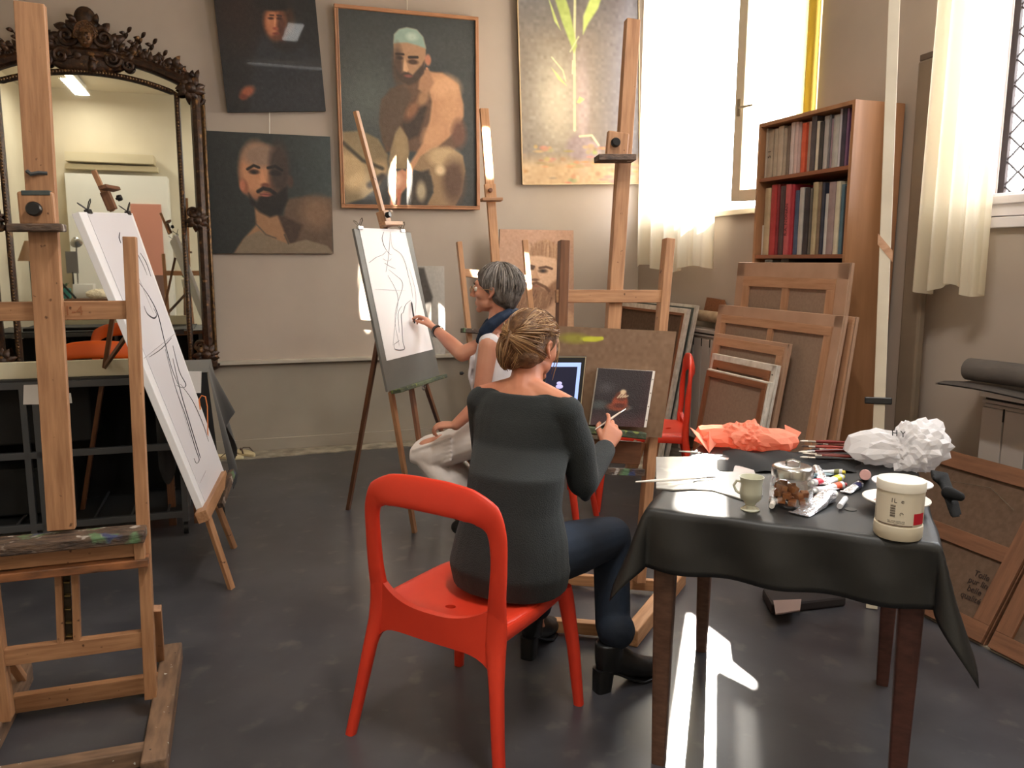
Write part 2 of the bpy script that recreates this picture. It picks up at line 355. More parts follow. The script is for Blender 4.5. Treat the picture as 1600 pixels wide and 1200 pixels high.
# wrought grille of window 2
M_iron = mat('grille_iron', (46, 36, 34), .6)
b = MB(); v0, v1, z0, z1 = W2; ug = UR+.24
for v in (v0+.03, v1-.03): b.box((0, 0, 0), (.02, .035, z1-z0), frame(uw(ug, v, (z0+z1)/2), U, z=Z))
b.box((0, 0, 0), (.02, v1-v0, .03), frame(uw(ug, (v0+v1)/2, z0+.03), U, z=Z))
wpart('grille_frame', b, M_iron, win2)
nv = int((v1-v0-.1)/.07)
for i in range(nv):
    b = MB(); vc = v1-.075-i*.07; pts = []
    for k in range(61):
        z = z0+.03+(z1-z0-.06)*k/60; pts.append(uw(ug, vc+.033*(1 if i % 2 else -1)*cos(pi*k/2), z))
    b.tube(pts, .006, 5); wpart('grille_wire', b, M_iron, win2, smooth=True)
for lp in (W1, W2):
    c = uw(UR+.3, (lp[0]+lp[1])/2, (lp[2]+lp[3])/2)
    l = lamp('window_portal', 'AREA', c, -U, 1, shape='RECTANGLE', size=lp[3]-lp[2], size_y=lp[1]-lp[0]); l.data.cycles.is_portal = True
    l.rotation_quaternion = frame((0, 0, 0), Z, z=U).to_quaternion()
# building across the street, seen through the grille
ext = thing('building', 'pale orange building with white shutters outside the grilled window', 'building', uw(9.5, 1.0, -1))
b = MB().prism([uw(9.5, -3, -1), uw(10, -3, -1), uw(10, 4.6, -1), uw(9.5, 4.6, -1)], Z, 3.9)
wpart('wall', b, mat('facade_orange', (225, 170, 130), .9, (210, 150, 112), scale=2), ext)
b = MB().prism([uw(9.4, -3, 2.9), uw(10, -3, 2.9), uw(10, 4.6, 2.9), uw(9.4, 4.6, 2.9)], Z, .14)
wpart('cornice', b, mat('cornice_white', (215, 215, 225), .8), ext)
for k in range(5):
    v = 3.9-k*1.4
    wpart('window', MB().prism([uw(9.44, v-.35, .6), uw(9.52, v-.35, .6), uw(9.52, v+.35, .6), uw(9.44, v+.35, .6)], Z, 1.5), mat('shutter', (190, 195, 210), .6), ext)
# ceiling tube lamps
M_tube = mat('lamp_tube', (255, 250, 235), .5, emis=((255, 232, 200), 6))
M_white = mat('white_enamel', (225, 222, 214), .4)
for k, (u, v) in enumerate(((-2.2, -1.5), (.9, 1.3), (1.0, -1.6))):
    t = thing('ceiling_lamp', ('tube lamp on the ceiling near the left rear corner', 'tube lamp on the ceiling nearest the window wall', 'tube lamp on the ceiling at the back of the room')[k], 'lamp', uw(u, v, CEIL-.14), group=None)
    M = frame(uw(u, v, CEIL-.07), W if k != 2 else U, z=Z)
    part('housing', MB().box((0, 0, .02), (1.3, .12, .08)), M_white, t, M=M, bev=.01)
    for s in (-1, 1): part('tube', MB().tube([(-.6, s*.03, -.04), (.6, s*.03, -.04)], .014, 10), M_tube, t, M=M, smooth=True)
    l = lamp('lamp_light', 'AREA', (0, 0, 0), (0, 0, -1), (26, 62, 30)[k], (1, .96, .90), shape='RECTANGLE', size=1.2, size_y=.2)
    l.parent = t; l.matrix_parent_inverse = Matrix(); l.location = (0, 0, -.03); l.rotation_quaternion = (frame((0, 0, 0), W if k != 2 else U, z=Z)).to_quaternion()
# curtains
M_cur = sheer_mat('curtain_cloth', (240, 232, 212), .6)
def curtain(px0, px1, ybot, u, ztop, folds, label, amp=.035, rag=.03, scale=1.0):
    A = onU(px0, ybot, u); B = onU(px1, ybot, u); va, vb = vof(A), vof(B); zb = (A.z+B.z)/2
    t = thing('curtain', label, 'curtain', uw(u, (va+vb)/2, zb))
    ph = [random.uniform(0, 6) for _ in range(4)]
    def f(s, k):
        v = va+(vb-va)*s; z = ztop+(zb-ztop)*k; am = amp*(.5+.6*k)
        off = am*sin(s*folds*2*pi+ph[0]+.5*sin(k*2+ph[1]))+.4*am*sin(s*folds*4.3*pi+ph[2])
        return uw(u+off, v+.3*am*cos(s*folds*2*pi), z+(rag*sin(s*9+ph[3])*k**8))
    wpart('cloth', MB().grid(f, 130, 24), M_cur, t, smooth=True, angle=180)
    b = MB().tube([uw(u, va-.1 if va < vb else va+.1, ztop+.02), uw(u, vb+.1 if va < vb else vb-.1, ztop+.02)], .012, 10)
    wpart('rod', b, M_white, t, smooth=True); return t
curtain(994, 1107, 420, 3.30, 3.8, 5, 'sheer cream curtain hanging at the bright window in the corner')
curtain(1431, 1532, 452, 3.28, 3.85, 4, 'cream curtain hanging beside the grilled window on the right')
M_cur_keep = M_cur; M_cur = sheer_mat('curtain_yellow', (244, 224, 120), .7)
curtain(1236, 1263, 330, 3.42, 3.8, 1.5, 'narrow yellow curtain edge glowing at the near side of the bright window', amp=.012)
M_cur = M_cur_keep
# ---------------------------------------------------------------- mirror with a carved frame
M_gilt = mat('dark_gilt', (70, 44, 26), .38, (34, 20, 12), scale=30, metal=.25, bump=.3, bscale=70, spots=[(22, .62, .72, (128, 92, 52))])
M_gilt2 = mat('worn_gold', (120, 88, 48), .4, (60, 38, 20), scale=40, metal=.4)
M_mirror = mat('mirror_glass', (238, 240, 232), .015, metal=1)
VM = VB-.09; NV = -W
def mp_(px, py, off=0): p = onV(px, py, VM); return p-W*off
mr = thing('wall_mirror', 'tall arched mirror in a dark carved gilt frame with a mask crest', 'mirror', mp_(160, 560))
def uz(p): return (p.dot(U), p.z)
iu0, iu1 = uz(mp_(15, 300))[0], uz(mp_(279, 300))[0]      # inner glass edges
zb = uz(mp_(330, 566))[1]; zs = uz(mp_(282, 150))[1]; zt = uz(mp_(140, 118))[1]
cu = (iu0+iu1)/2; hw = (iu1-iu0)/2
def arch(hw_, zs_, zt_, n=24, z0=None):      # outline from left foot over the arch to right foot
    z0 = zb if z0 is None else z0; P = [(cu-hw_, z0)]
    R = (hw_**2+(zt_-zs_)**2)/(2*(zt_-zs_)); a = math.asin(min(1, hw_/R))
    for i in range(n+1):
        t = -a+2*a*i/n; P.append((cu+R*sin(t), zt_-R+R*cos(t)))
    P.append((cu+hw_, z0)); return P
def P3(p, off): return uw(p[0], VM-off, p[1])
b = MB(); A = arch(hw+.13, zs+.04, zt+.11)
b.prism([P3(p, 0) for p in A], W, .012); wpart('glass', b, M_mirror, mr)
def rail(name, hw_, zs_, zt_, r, off, m, nb=0, flat=.8, z0=None):
    A = [P3(p, off) for p in arch(hw_, zs_, zt_, 30, z0)]
    return wpart(name, MB().tube(A, r, 8, flat=flat), m, mr, smooth=True)
rail('inner_rail', hw+.024, zs+.01, zt+.02, .024, .012, M_gilt)
rail('outer_rail', hw+.150, zs+.055, zt+.145, .048, .015, M_gilt)
rail('outer_moulding', hw+.198, zs+.06, zt+.17, .018, .0, M_gilt2)
# beading along the inner rail
A = arch(hw+.024, zs+.01, zt+.02, 60); b = MB(); pts = []
for (a0, a1) in zip(A, A[1:]):
    L = hypot(a1[0]-a0[0], a1[1]-a0[1]); n = max(1, int(L/.022))
    for k in range(n): pts.append((a0[0]+(a1[0]-a0[0])*k/n, a0[1]+(a1[1]-a0[1])*k/n))
for p in pts: b.sph(P3(p, .032), .009, 6, 4)
wpart('beading', b, M_gilt2, mr, smooth=True, kind='stuff')
b = MB().box((0, 0, 0), (2*(hw+.21), .07, .05), frame(P3((cu, zb-.01), .02), U, z=Z)); wpart('bottom_rail', b, M_gilt, mr, bev=.008)
# scrolls, leaves, clasps
def leaf(b, p, ang, L, w_, off=.03, curl=.02):
    d = V3((cos(ang), 0, sin(ang))); X = U*d.x+Z*d.z; Y = U*(-d.z)+Z*d.x; base = P3(p, off); rings = []
    for k in range(7):
        t = k/6; ww = w_*sin(pi*min(1, .12+.88*t))**.8+.001; rings.append((base+X*L*t-W*curl*sin(pi*t)+Y*L*.25*t*t, Y*ww, -W*ww*.35))
    b.loft(rings, 8)
def scroll(b, p, r, sgn, off=.03, th=.014, turns=1.6, a0=0):
    pts = []; rs = []
    for k in range(26):
        t = k/25; a = a0+sgn*turns*2*pi*t; rr = r*(1-.85*t); pts.append(P3((p[0]+rr*cos(a), p[1]+rr*sin(a)), off+.012*t)); rs.append(th*(1-.45*t))
    b.tube(pts, rs, 7)
R_ = random.Random(3)
def clasp(name, p, s=1.0):
    b = MB()
    for k in range(9): leaf(b, p, k*2*pi/9+R_.uniform(-.2, .2), .075*s, .022*s, .04)
    b.sph(P3(p, .045), (.035*s, .03*s, .035*s)); scroll(b, (p[0]-.03*s, p[1]+.05*s), .035*s, 1); scroll(b, (p[0]+.03*s, p[1]-.05*s), .035*s, -1)
    wpart(name, b, M_gilt, mr, smooth=True)
zmid = uz(mp_(305, 345))[1]
for s in (-1, 1):
    clasp('corner_ornament', (cu+s*(hw+.12), zs+.05), 1.35); clasp('side_ornament', (cu+s*(hw+.12), zmid), 1.1); clasp('foot_ornament', (cu+s*(hw+.13), zb+.06), 1.3)
# crest
def q(px, py): return uz(mp_(px, py))
b = MB(); wpart('key_ornament', MB().sph(P3(q(146, 104), .04), (.03, .03, .05)).sph(P3(q(146, 94), .04), .025), M_gilt, mr, smooth=True)
b = MB()
for k in range(46):      # running foliage over the arch, symmetrical
    s = -1 if k % 2 else 1; t = (k//2)/22; px = 175+t*128; top = (88 if t < .35 else 92)+t*30-(1-t)*10
    py = 100+32*t*t-R_.uniform(-2, 16)*(1.25-t); p = q(px, py); p = (p[0] if s > 0 else 2*cu-p[0], p[1]+.02)
    leaf(b, p, (pi/2 - s*R_.uniform(-.3, 1.5)), R_.uniform(.05, .10), R_.uniform(.014, .024), .03)
    if k % 3 == 0: scroll(b, p, R_.uniform(.025, .045), s, .035, .011, a0=R_.uniform(0, 6))
b.tube([P3(p, .01) for p in arch(hw+.16, zs+.10, zt+.20, 30)[1:-1]], .038, 8, flat=.6)
wpart('foliage', b, M_gilt, mr, smooth=True)
b = MB()
for px, py in ((200, 52), (222, 60), (240, 70), (212, 66), (256, 88)):
    p = q(px, py)
    for s in (-1, 1):
        pp = (p[0] if s > 0 else 2*cu-p[0], p[1])
        b.tube([P3((pp[0]-s*.05, pp[1]-.10), .03), P3((pp[0]-s*.03, pp[1]-.04), .035), P3(pp, .03)], [.006, .005, .004], 5)
        for k in range(4): leaf(b, (pp[0]-s*.012*k, pp[1]-.022*k), pi/2+s*(.9 if k % 2 else -.9), .045, .013, .03)
wpart('sprig', b, M_gilt, mr, smooth=True, kind='stuff')
b = MB()
for s in (-1, 1):
    for (dx, dy, r, sg) in ((.09, .16, .075, 1), (.15, .08, .06, -1), (.19, .03, .04, 1), (.10, .03, .05, -1)):
        c0 = q(136, 92); scroll(b, (c0[0]+s*dx, c0[1]+dy), r, s*sg, .03, .02, a0=pi/2)
    for (dx, dy, an, L) in ((.10, .17, .6, .09), (.05, .17, 1.1, .09), (.15, .12, .1, .12), (.03, .06, -.9, .1)):
        leaf(b, (q(136, 92)[0]+s*dx, q(136, 92)[1]+dy), pi/2-s*(pi/2-an), L, .03, .03)
c0 = q(136, 66); FM = frame((0, 0, 0), U, z=Z)
b.sph(P3(c0, .02), (.155, .03, .150), 24, 12, FM); b.sph(P3((c0[0], c0[1]-.14), .02), (.24, .03, .07), 24, 10, FM); b.sph(P3((c0[0], c0[1]+.15), .02), (.07, .03, .08), 20, 10, FM)
for s in (-1, 1):
    scroll(b, (c0[0]+s*.115, c0[1]+.02), .072, s, .05, .020, a0=pi/2); scroll(b, (c0[0]+s*.16, c0[1]-.11), .055, -s, .05, .017, a0=0); scroll(b, (c0[0]+s*.26, c0[1]-.14), .045, s, .04, .014, a0=1)
    for k in range(5): leaf(b, (c0[0]+s*(.06+.045*k), c0[1]+.11-.055*k), pi/2-s*(.5+.15*k), .075, .020, .04)
wpart('cartouche', b, M_gilt, mr, smooth=True)
b = MB(); ct = q(132, 50)
for k in range(7): leaf(b, (ct[0], ct[1]-.06), pi/2+(k-3)*.38, .115-.010*abs(k-3), .018, .035, .04)
for s in (-1, 1): scroll(b, (ct[0]+s*.045, ct[1]-.07), .035, s, .03, .012)
b.loft([(P3((ct[0], ct[1]-.20), .02), U*.11, W*.03), (P3((ct[0], ct[1]-.12), .02), U*.12, W*.03), (P3((ct[0], ct[1]-.04), .02), U*.05, W*.02)], 12)
wpart('palmette', b, M_gilt, mr, smooth=True)
mk = q(137, 64); b = MB()
b.sph(P3(mk, .10), (.048, .044, .066), 16, 12, frame((0, 0, 0), U, z=Z)); c = P3(mk, .143)
b.cap(c+Z*.012, .006, c-Z*.012-W*.012, .010, 8); b.sph(c-Z*.027, (.014, .006, .004)); b.sph(c-Z*.045+W*.006, .013)
for s in (-1, 1): b.sph(c+U*s*.017+Z*.014+W*.004, (.009, .006, .004)); b.sph(c+U*s*.018+Z*.024, (.013, .006, .004)); b.sph(c+U*s*.024-Z*.012+W*.008, .013)
for k in range(12): a = pi*k/11; scroll(b, (mk[0]+.052*cos(a), mk[1]+.018+.070*sin(a)), .020, 1 if k < 6 else -1, .09, .011)
wpart('mask', b, mat('mask_gilt', (112, 78, 48), .4, (66, 42, 25), scale=40, metal=.3), mr, smooth=True)

# ---------------------------------------------------------------- pictures on the back wall
M_pict = vcol_mat('oil_paint_gloss', .5, .3, 220, coat=.05); M_pictm = vcol_mat('oil_paint_matt', .6, .06, 260)
M_edge = mat('canvas_edge_dark', (44, 44, 40), .8); M_edgel = mat('canvas_edge_pale', (196, 186, 168), .8, (170, 158, 138), scale=30)
M_fr = wood('frame_wood', (188, 136, 98), (158, 108, 74), .35); M_frl = wood('lath_wood', (220, 196, 158), (190, 160, 120))
def picture(label, corners, pic, th=.03, top_out=.05, bot_out=.03, edge=M_edge, mt=None, cat='painting', framew=0, group=None, name='painting'):
    """corners TL TR BL BR in pixels; hung on the back wall, its top tipped forward"""
    TL, TR, BL, BR = [onV(*c, VB-(top_out if i < 2 else bot_out)) for i, c in enumerate(corners)]
    # make it a true rectangle around the measured corners
    c = (TL+TR+BL+BR)/4; x = ((TR-TL)+(BR-BL))/2; y = ((TL-BL)+(TR-BR))/2; x = x - Z*0; wv = x.length/2; hv = y.length/2
    xn = (U*x.dot(U)+Z*x.z).normalized(); n = xn.cross(y.normalized()).normalized(); n = n if n.dot(CAMP-c) > 0 else -n
    yn = n.cross(xn); yn = yn if yn.z > 0 else -yn
    t = thing(name, label, cat, c-yn*hv-n*th, group)
    b = MB(); b.box((0, 0, 0), (2*wv, 2*hv, th), frame(c-n*(th/2+.001), xn, y=yn)); wpart('canvas', b, edge, t, bev=.002)
    k = [c-xn*wv+yn*hv, c+xn*wv+yn*hv, c-xn*wv-yn*hv, c+xn*wv-yn*hv]
    pic.mesh('picture_surface', *k, mt or M_pict, t)
    if framew:
        for (a, d) in ((k[0], k[1]), (k[2], k[3])):
            s = 1 if a is k[0] else -1
            bar('frame_bar', t, a+yn*s*framew/2-xn*framew-n*.005, d+yn*s*framew/2+xn*framew-n*.005, framew, .035, M_fr, nrm=n, bev=.004)
            bar('frame_bar', t, a+yn*s*.006+n*.012, d+yn*s*.006+n*.012, .01, .012, M_fr, nrm=n, bev=.003)
        for (a, d) in ((k[0], k[2]), (k[1], k[3])):
            s = -1 if a is k[0] else 1
            bar('frame_bar', t, a+xn*s*framew/2-n*.005, d+xn*s*framew/2-n*.005, framew, .035, M_fr, nrm=n, bev=.004)
            bar('frame_bar', t, a+xn*s*.006+n*.012, d+xn*s*.006+n*.012, .01, .012, M_fr, nrm=n, bev=.003)
    return t, k, n
# upper left: dark portrait
p = Pic(335, -80, 502, 178, 150, 210, (22, 20, 22)).grad(lambda X, Y: .8*np.exp(-(((X-460)/80)**2+((Y-130)/70)**2)), (44, 48, 54)).grad(lambda X, Y: .5*np.exp(-(((X-370)/50)**2+((Y-20)/60)**2)), (58, 30, 20))
p.poly([(372, 178), (385, 110), (400, 60), (445, 40), (480, 70), (500, 178)], (36, 38, 44), 10).ell(447, 62, 26, 18, (28, 24, 24), .5).ell(449, 26, 15, 26, (60, 38, 26), .5)
p.ell(430, 34, 19, 28, (140, 84, 56), .45, 5).ell(426, 34, 11, 20, (184, 118, 84), .6, 5).ell(441, 42, 8, 20, (84, 48, 34), .8)
p.ell(424, 27, 5, 2, (64, 34, 26), .8).ell(438, 27, 4.5, 2, (58, 32, 24), .8).line([(423, 22), (429, 22)], 1.2, (52, 30, 22)).line([(435, 22), (442, 23)], 1.2, (48, 28, 22)).line([(431, 28), (429, 40)], 1.5, (206, 140, 104), 2).ell(430, 43, 4.5, 2.4, (150, 78, 60), .8).ell(430, 51, 6, 1.8, (120, 54, 46), .8).ell(431, 57, 8, 4, (100, 58, 42), .9)
p.ell(430, 6, 30, 9, (20, 16, 16), .5).ell(430, -4, 22, 12, (22, 18, 18), .5).ell(372, 145, 13, 8, (150, 82, 56), .8, -30).ell(364, 154, 7, 5, (110, 52, 36), .8).noise(4, 3)
picture('dark portrait of a half turned figure hung above the bearded head', [(336, -78), (495, -78), (344, 171), (500, 177)], p, .035, .09, .05)
# lower left: bearded head
p = Pic(325, 205, 520, 397, 170, 170, (38, 44, 44)).grad(lambda X, Y: np.clip((X-430)/80, 0, 1)*.8, (64, 74, 74)).grad(lambda X, Y: np.clip((390-X)/50, 0, 1)*.7, (26, 28, 28))
p.poly([(444, 308), (480, 302), (520, 304), (520, 397), (430, 397)], (96, 76, 60), 6).ell(495, 330, 26, 26, (124, 96, 74), .8).poly([(395, 322), (440, 335), (470, 350), (452, 397), (395, 397)], (66, 48, 38), 6)
p.poly([(358, 397), (374, 374), (396, 350), (394, 318), (430, 334), (446, 378), (460, 397)], (156, 116, 84), 4).poly([(360, 397), (378, 370), (400, 360), (420, 372), (446, 381), (475, 374), (510, 384), (520, 397)], (128, 112, 92), 3)
p.ell(410, 268, 38, 46, (112, 74, 54), .18, 3).ell(398, 262, 24, 42, (190, 134, 98), .5, 3).ell(410, 240, 30, 18, (142, 116, 98), .6).ell(436, 260, 16, 42, (62, 48, 42), .6)
p.ell(379, 289, 7, 12, (150, 92, 66), .5, -10).ell(377, 288, 4, 8, (184, 112, 84), .6).ell(453, 280, 5, 10, (72, 52, 44), .6)
p.poly([(386, 300), (398, 318), (402, 306), (414, 300), (428, 302), (446, 288), (448, 310), (436, 332), (418, 338), (402, 330), (388, 316)], (26, 22, 20), 5)
p.line([(386, 262), (396, 256), (404, 259)], 2.2, (30, 22, 18)).line([(418, 259), (430, 256), (440, 262)], 2.2, (24, 20, 18)).ell(396, 266, 8, 4, (62, 42, 32), .7).ell(430, 267, 9, 4.5, (34, 28, 26), .7).ell(396, 267, 3, 2, (20, 16, 14), .6)
p.poly([(409, 262), (413, 278), (416, 286), (406, 288), (404, 282)], (206, 146, 108), 3).ell(413, 287, 7, 4, (112, 66, 50), .7).line([(401, 297), (409, 292), (420, 294), (428, 300)], 3, (28, 22, 20), 2).ell(413, 302, 8, 3.2, (168, 96, 80), .7).line([(404, 301), (422, 302)], .8, (92, 48, 42))
p.line([(396, 350), (410, 366), (426, 372)], 1.2, (94, 82, 68)).line([(446, 381), (440, 366)], 1.2, (84, 72, 60)).noise(3, 3)
picture('square painting of a bald bearded man with bare shoulders', [(325, 205), (518, 213), (328, 395), (519, 397)], p, .03, .05, .03)
# centre: crouching man in a wooden frame
p = Pic(530, 13, 744, 322, 190, 270, (62, 66, 66)).grad(lambda X, Y: .8*np.exp(-(((X-570)/50)**2+((Y-150)/60)**2)), (96, 102, 98)).grad(lambda X, Y: np.clip((60-Y)/60, 0, 1)*.6, (44, 50, 50)).grad(lambda X, Y: np.clip((Y-250)/70, 0, 1)*.4, (48, 46, 44))
p.poly([(530, 205), (560, 202), (585, 214), (600, 240), (598, 262), (585, 290), (560, 312), (530, 322)], (136, 118, 88), 4).ell(545, 235, 34, 18, (150, 130, 98), .7, 20).ell(540, 268, 26, 32, (192, 164, 122), .6, -20).ell(588, 262, 12, 14, (178, 150, 112), .8).line([(530, 222), (560, 250), (590, 262)], 3, (72, 64, 50), 4).line([(570, 290), (590, 275)], 5, (50, 42, 36), 6)
p.poly([(592, 150), (618, 126), (640, 118), (662, 102), (690, 100), (716, 120), (724, 160), (722, 215), (690, 240), (640, 232), (596, 235), (588, 190)], (104, 78, 60), 5)
p.poly([(590, 160), (606, 132), (630, 126), (640, 140), (622, 190), (606, 232), (592, 220), (588, 185)], (92, 74, 60), 6).poly([(640, 150), (656, 142), (664, 160), (650, 205), (632, 215), (622, 190)], (62, 48, 40), 6).ell(640, 165, 8, 18, (142, 98, 70), .9, 30).ell(658, 144, 8, 14, (168, 126, 92), .8, 25)
p.poly([(663, 100), (690, 102), (716, 118), (724, 150), (724, 170), (712, 195), (690, 215), (664, 238), (640, 262), (632, 285), (620, 278), (636, 250), (656, 218), (668, 180), (672, 150), (668, 130)], (196, 146, 108), 4)
p.ell(694, 125, 24, 20, (218, 168, 128), .7).ell(700, 160, 16, 26, (204, 154, 114), .7, 10).ell(716, 200, 12, 22, (112, 76, 60), .8).ell(672, 205, 14, 20, (206, 156, 116), .8, 35)
p.poly([(604, 232), (612, 205), (620, 192), (632, 210), (634, 235), (628, 262), (604, 262), (600, 250)], (150, 128, 96), 3).ell(620, 225, 9, 26, (166, 142, 106), .7)
p.poly([(640, 262), (652, 240), (672, 226), (700, 222), (722, 236), (726, 262), (720, 300), (708, 322), (660, 322), (672, 300), (668, 272)], (150, 122, 90), 3).ell(690, 240, 26, 17, (196, 168, 128), .6).ell(706, 280, 18, 36, (92, 66, 50), .8).ell(684, 262, 8, 8, (222, 196, 156), .9).poly([(640, 268), (665, 262), (672, 290), (660, 322), (632, 322)], (62, 54, 46), 6).ell(652, 298, 8, 16, (176, 160, 132), .8)
p.poly([(606, 270), (622, 262), (634, 270), (630, 290), (618, 305), (606, 318), (598, 300)], (206, 146, 116), 3).line([(608, 298), (604, 320)], 3, (198, 128, 100), 3).line([(617, 298), (614, 322)], 3, (206, 132, 104), 3).ell(612, 280, 9, 12, (240, 190, 160), .8)
p.poly([(655, 100), (668, 96), (676, 118), (664, 138), (650, 130)], (176, 132, 100), 4)
p.poly([(613, 60), (614, 46), (622, 37), (634, 33), (650, 35), (660, 46), (664, 62), (663, 84), (658, 104), (648, 118), (636, 124), (624, 121), (616, 108), (613, 88)], (176, 136, 104), 2)
p.poly([(613, 60), (614, 46), (622, 37), (634, 33), (650, 35), (660, 46), (664, 64), (650, 60), (634, 57), (624, 58)], (148, 172, 160), 3).ell(642, 47, 9, 6, (184, 204, 190), .9).ell(619, 95, 8, 30, (86, 66, 54), .9)
p.poly([(613, 92), (622, 108), (632, 102), (642, 108), (656, 92), (662, 82), (660, 104), (648, 119), (636, 125), (624, 121), (616, 110)], (72, 58, 50), 3).ell(667, 82, 5, 9, (192, 128, 100), .5).ell(665, 96, 2, 2, (200, 140, 110), .5)
p.line([(617, 76), (628, 76)], 1.8, (52, 38, 30)).line([(637, 80), (650, 79)], 2.2, (44, 32, 26)).ell(622, 82, 5, 3, (60, 44, 36), .7).ell(643, 87, 8, 4, (72, 50, 38), .7).poly([(630, 82), (636, 100), (633, 104), (627, 102), (628, 90)], (212, 168, 130), 2).ell(635, 110, 7, 2.4, (130, 78, 66), .7).noise(3, 3)
t, k3, n3 = picture('framed painting of a crouching nude man with pale green cap', [(530, 14), (744, 32), (537, 318), (742, 323)], p, .03, .06, .04, framew=.03)
# right: plant painting
p = Pic(812, -60, 1004, 288, 160, 280, (128, 116, 104)).grad(lambda X, Y: .9*np.exp(-(((X-870)/40)**2+((Y-150)/80)**2)), (206, 194, 170)).grad(lambda X, Y: np.clip((60-Y)/60, 0, 1)*.75, (112, 110, 110)).grad(lambda X, Y: np.clip((X-930)/40, 0, 1)*.8, (104, 98, 98))
p.grad(lambda X, Y: np.clip((Y-235)/25, 0, 1)*.9, (196, 164, 124)).grad(lambda X, Y: .6*np.exp(-(((X-910)/12)**2+((Y-160)/90)**2)), (196, 170, 172))
p.ell(905, 228, 22, 20, (150, 132, 132), .4).ell(925, 232, 14, 14, (158, 140, 142), .5).line([(905, 210), (925, 208), (936, 224)], 1.6, (228, 204, 160)).line([(897, 200), (899, 60), (903, -60)], 2, (214, 214, 168)).line([(895, 110), (896, 90)], 1, (226, 220, 180))
p.poly([(862, -60), (878, -30), (892, 10), (903, 66), (898, 78), (880, 30), (868, -10)], (178, 194, 110), 3).poly([(858, -10), (866, 10), (878, 44), (868, 30)], (196, 208, 128), 2).poly([(913, 48), (914, 20), (924, -5), (944, -60), (960, -60), (938, 6), (922, 30)], (196, 214, 120), 3).line([(892, 76), (906, 52)], 1, (206, 210, 160))
p.poly([(862, 102), (872, 112), (886, 130), (872, 120)], (206, 216, 140), 2).line([(863, 86), (880, 106), (884, 122)], 1.2, (214, 212, 168)).poly([(901, 156), (906, 146), (914, 150), (906, 157)], (206, 216, 140), 2)
for k in range(60): X_, Y_ = rng.uniform(814, 1000), rng.uniform(225, 288); p.ell(X_, Y_, rng.uniform(3, 9), rng.uniform(1.5, 4), (rng.uniform(150, 200), rng.uniform(126, 160), rng.uniform(92, 120)), .9)
p.noise(5, 4)
t, k4, n4 = picture('tall painting of a sprouting green plant beside the window', [(812, -60), (1004, -52), (811, 284), (992, 291)], p, .03, .05, .04, mt=M_pictm)
for a, d in ((0, 1), (2, 3), (0, 2), (1, 3)): bar('frame_bar', t, k4[a]+n4*.004, k4[d]+n4*.004, .008, .02, M_frl, nrm=n4, bev=.001)
# hanging rods
M_rod = mat('hanging_rod', (214, 208, 196), .4, metal=.3)
for (x, y0, y1, lb) in ((421, 150, 212, 'thin pale rod between the two paintings on the left'), (636, -60, 16, 'thin pale rod above the framed crouching man')):
    single('hanging_rod', MB().tube([onV(x, y0, VB-.02), onV(x, y1, VB-.02)], .004, 6), M_rod, lb, 'rod')
# sheet of grey paper on the ledge and white paper under it
p = Pic(652, 415, 696, 562, 60, 140, (176, 172, 166)).poly([(652, 418), (662, 418), (668, 440), (676, 466), (668, 500), (676, 530), (664, 545), (652, 540)], (74, 70, 66), 4).grad(lambda X, Y: np.clip((X-676)/20, 0, 1)*.3, (210, 206, 200)).noise(4, 3)
picture('grey tonal sketch sheet leaning on the ledge behind the drawing board', [(652, 415), (692, 416), (656, 556), (698, 554)], p, .006, .03, .05, edge=M_edgel, mt=M_pictm, cat='sketch', name='sketch_sheet')
# ---------------------------------------------------------------- easels
M_w1 = wood('easel_wood', (184, 138, 100), (150, 106, 74), .45, spots=[(28, .70, .74, (88, 56, 36))])
M_w2 = wood('easel_wood_pale', (204, 154, 110), (172, 124, 84), .45)
M_w3 = wood('easel_wood_dark', (126, 84, 56), (96, 60, 38), .45)
M_dirty = mat('paint_crusted_wood', (104, 82, 66), .6, (58, 46, 40), scale=18, stretch=(1, 3, 3), bump=.5, bscale=40, spots=[(14, .58, .66, (92, 120, 84)), (23, .62, .68, (170, 160, 150)), (11, .64, .7, (60, 66, 100))])
M_worn = mat('worn_easel_foot', (132, 104, 82), .7, (98, 76, 60), scale=8, stretch=(1, 5, 5), spots=[(40, .70, .73, (205, 205, 196)), (26, .72, .75, (30, 26, 24))])
M_blk = mat('black_plastic', (22, 22, 24), .35)
M_brass = mat('dull_brass', (120, 100, 60), .4, metal=.8)
M_green = mat('green_crusted_wood', (84, 92, 66), .7, (52, 60, 44), scale=14, bump=.5, bscale=40, spots=[(30, .6, .66, (120, 128, 60))])
M_steel = mat('steel', (170, 168, 164), .25, metal=1)
def knob(par, p, n, r=.022, m=None, name='knob', L=.03):
    M = frame(p, V3(n).orthogonal(), z=n)
    return part(name, MB().lathe([(0, L), (r*.8, L), (r, L*.75), (r, L*.3), (r*.5, L*.2), (r*.35, 0), (0, 0)], 16), m or M_blk, par, M=M, smooth=True)
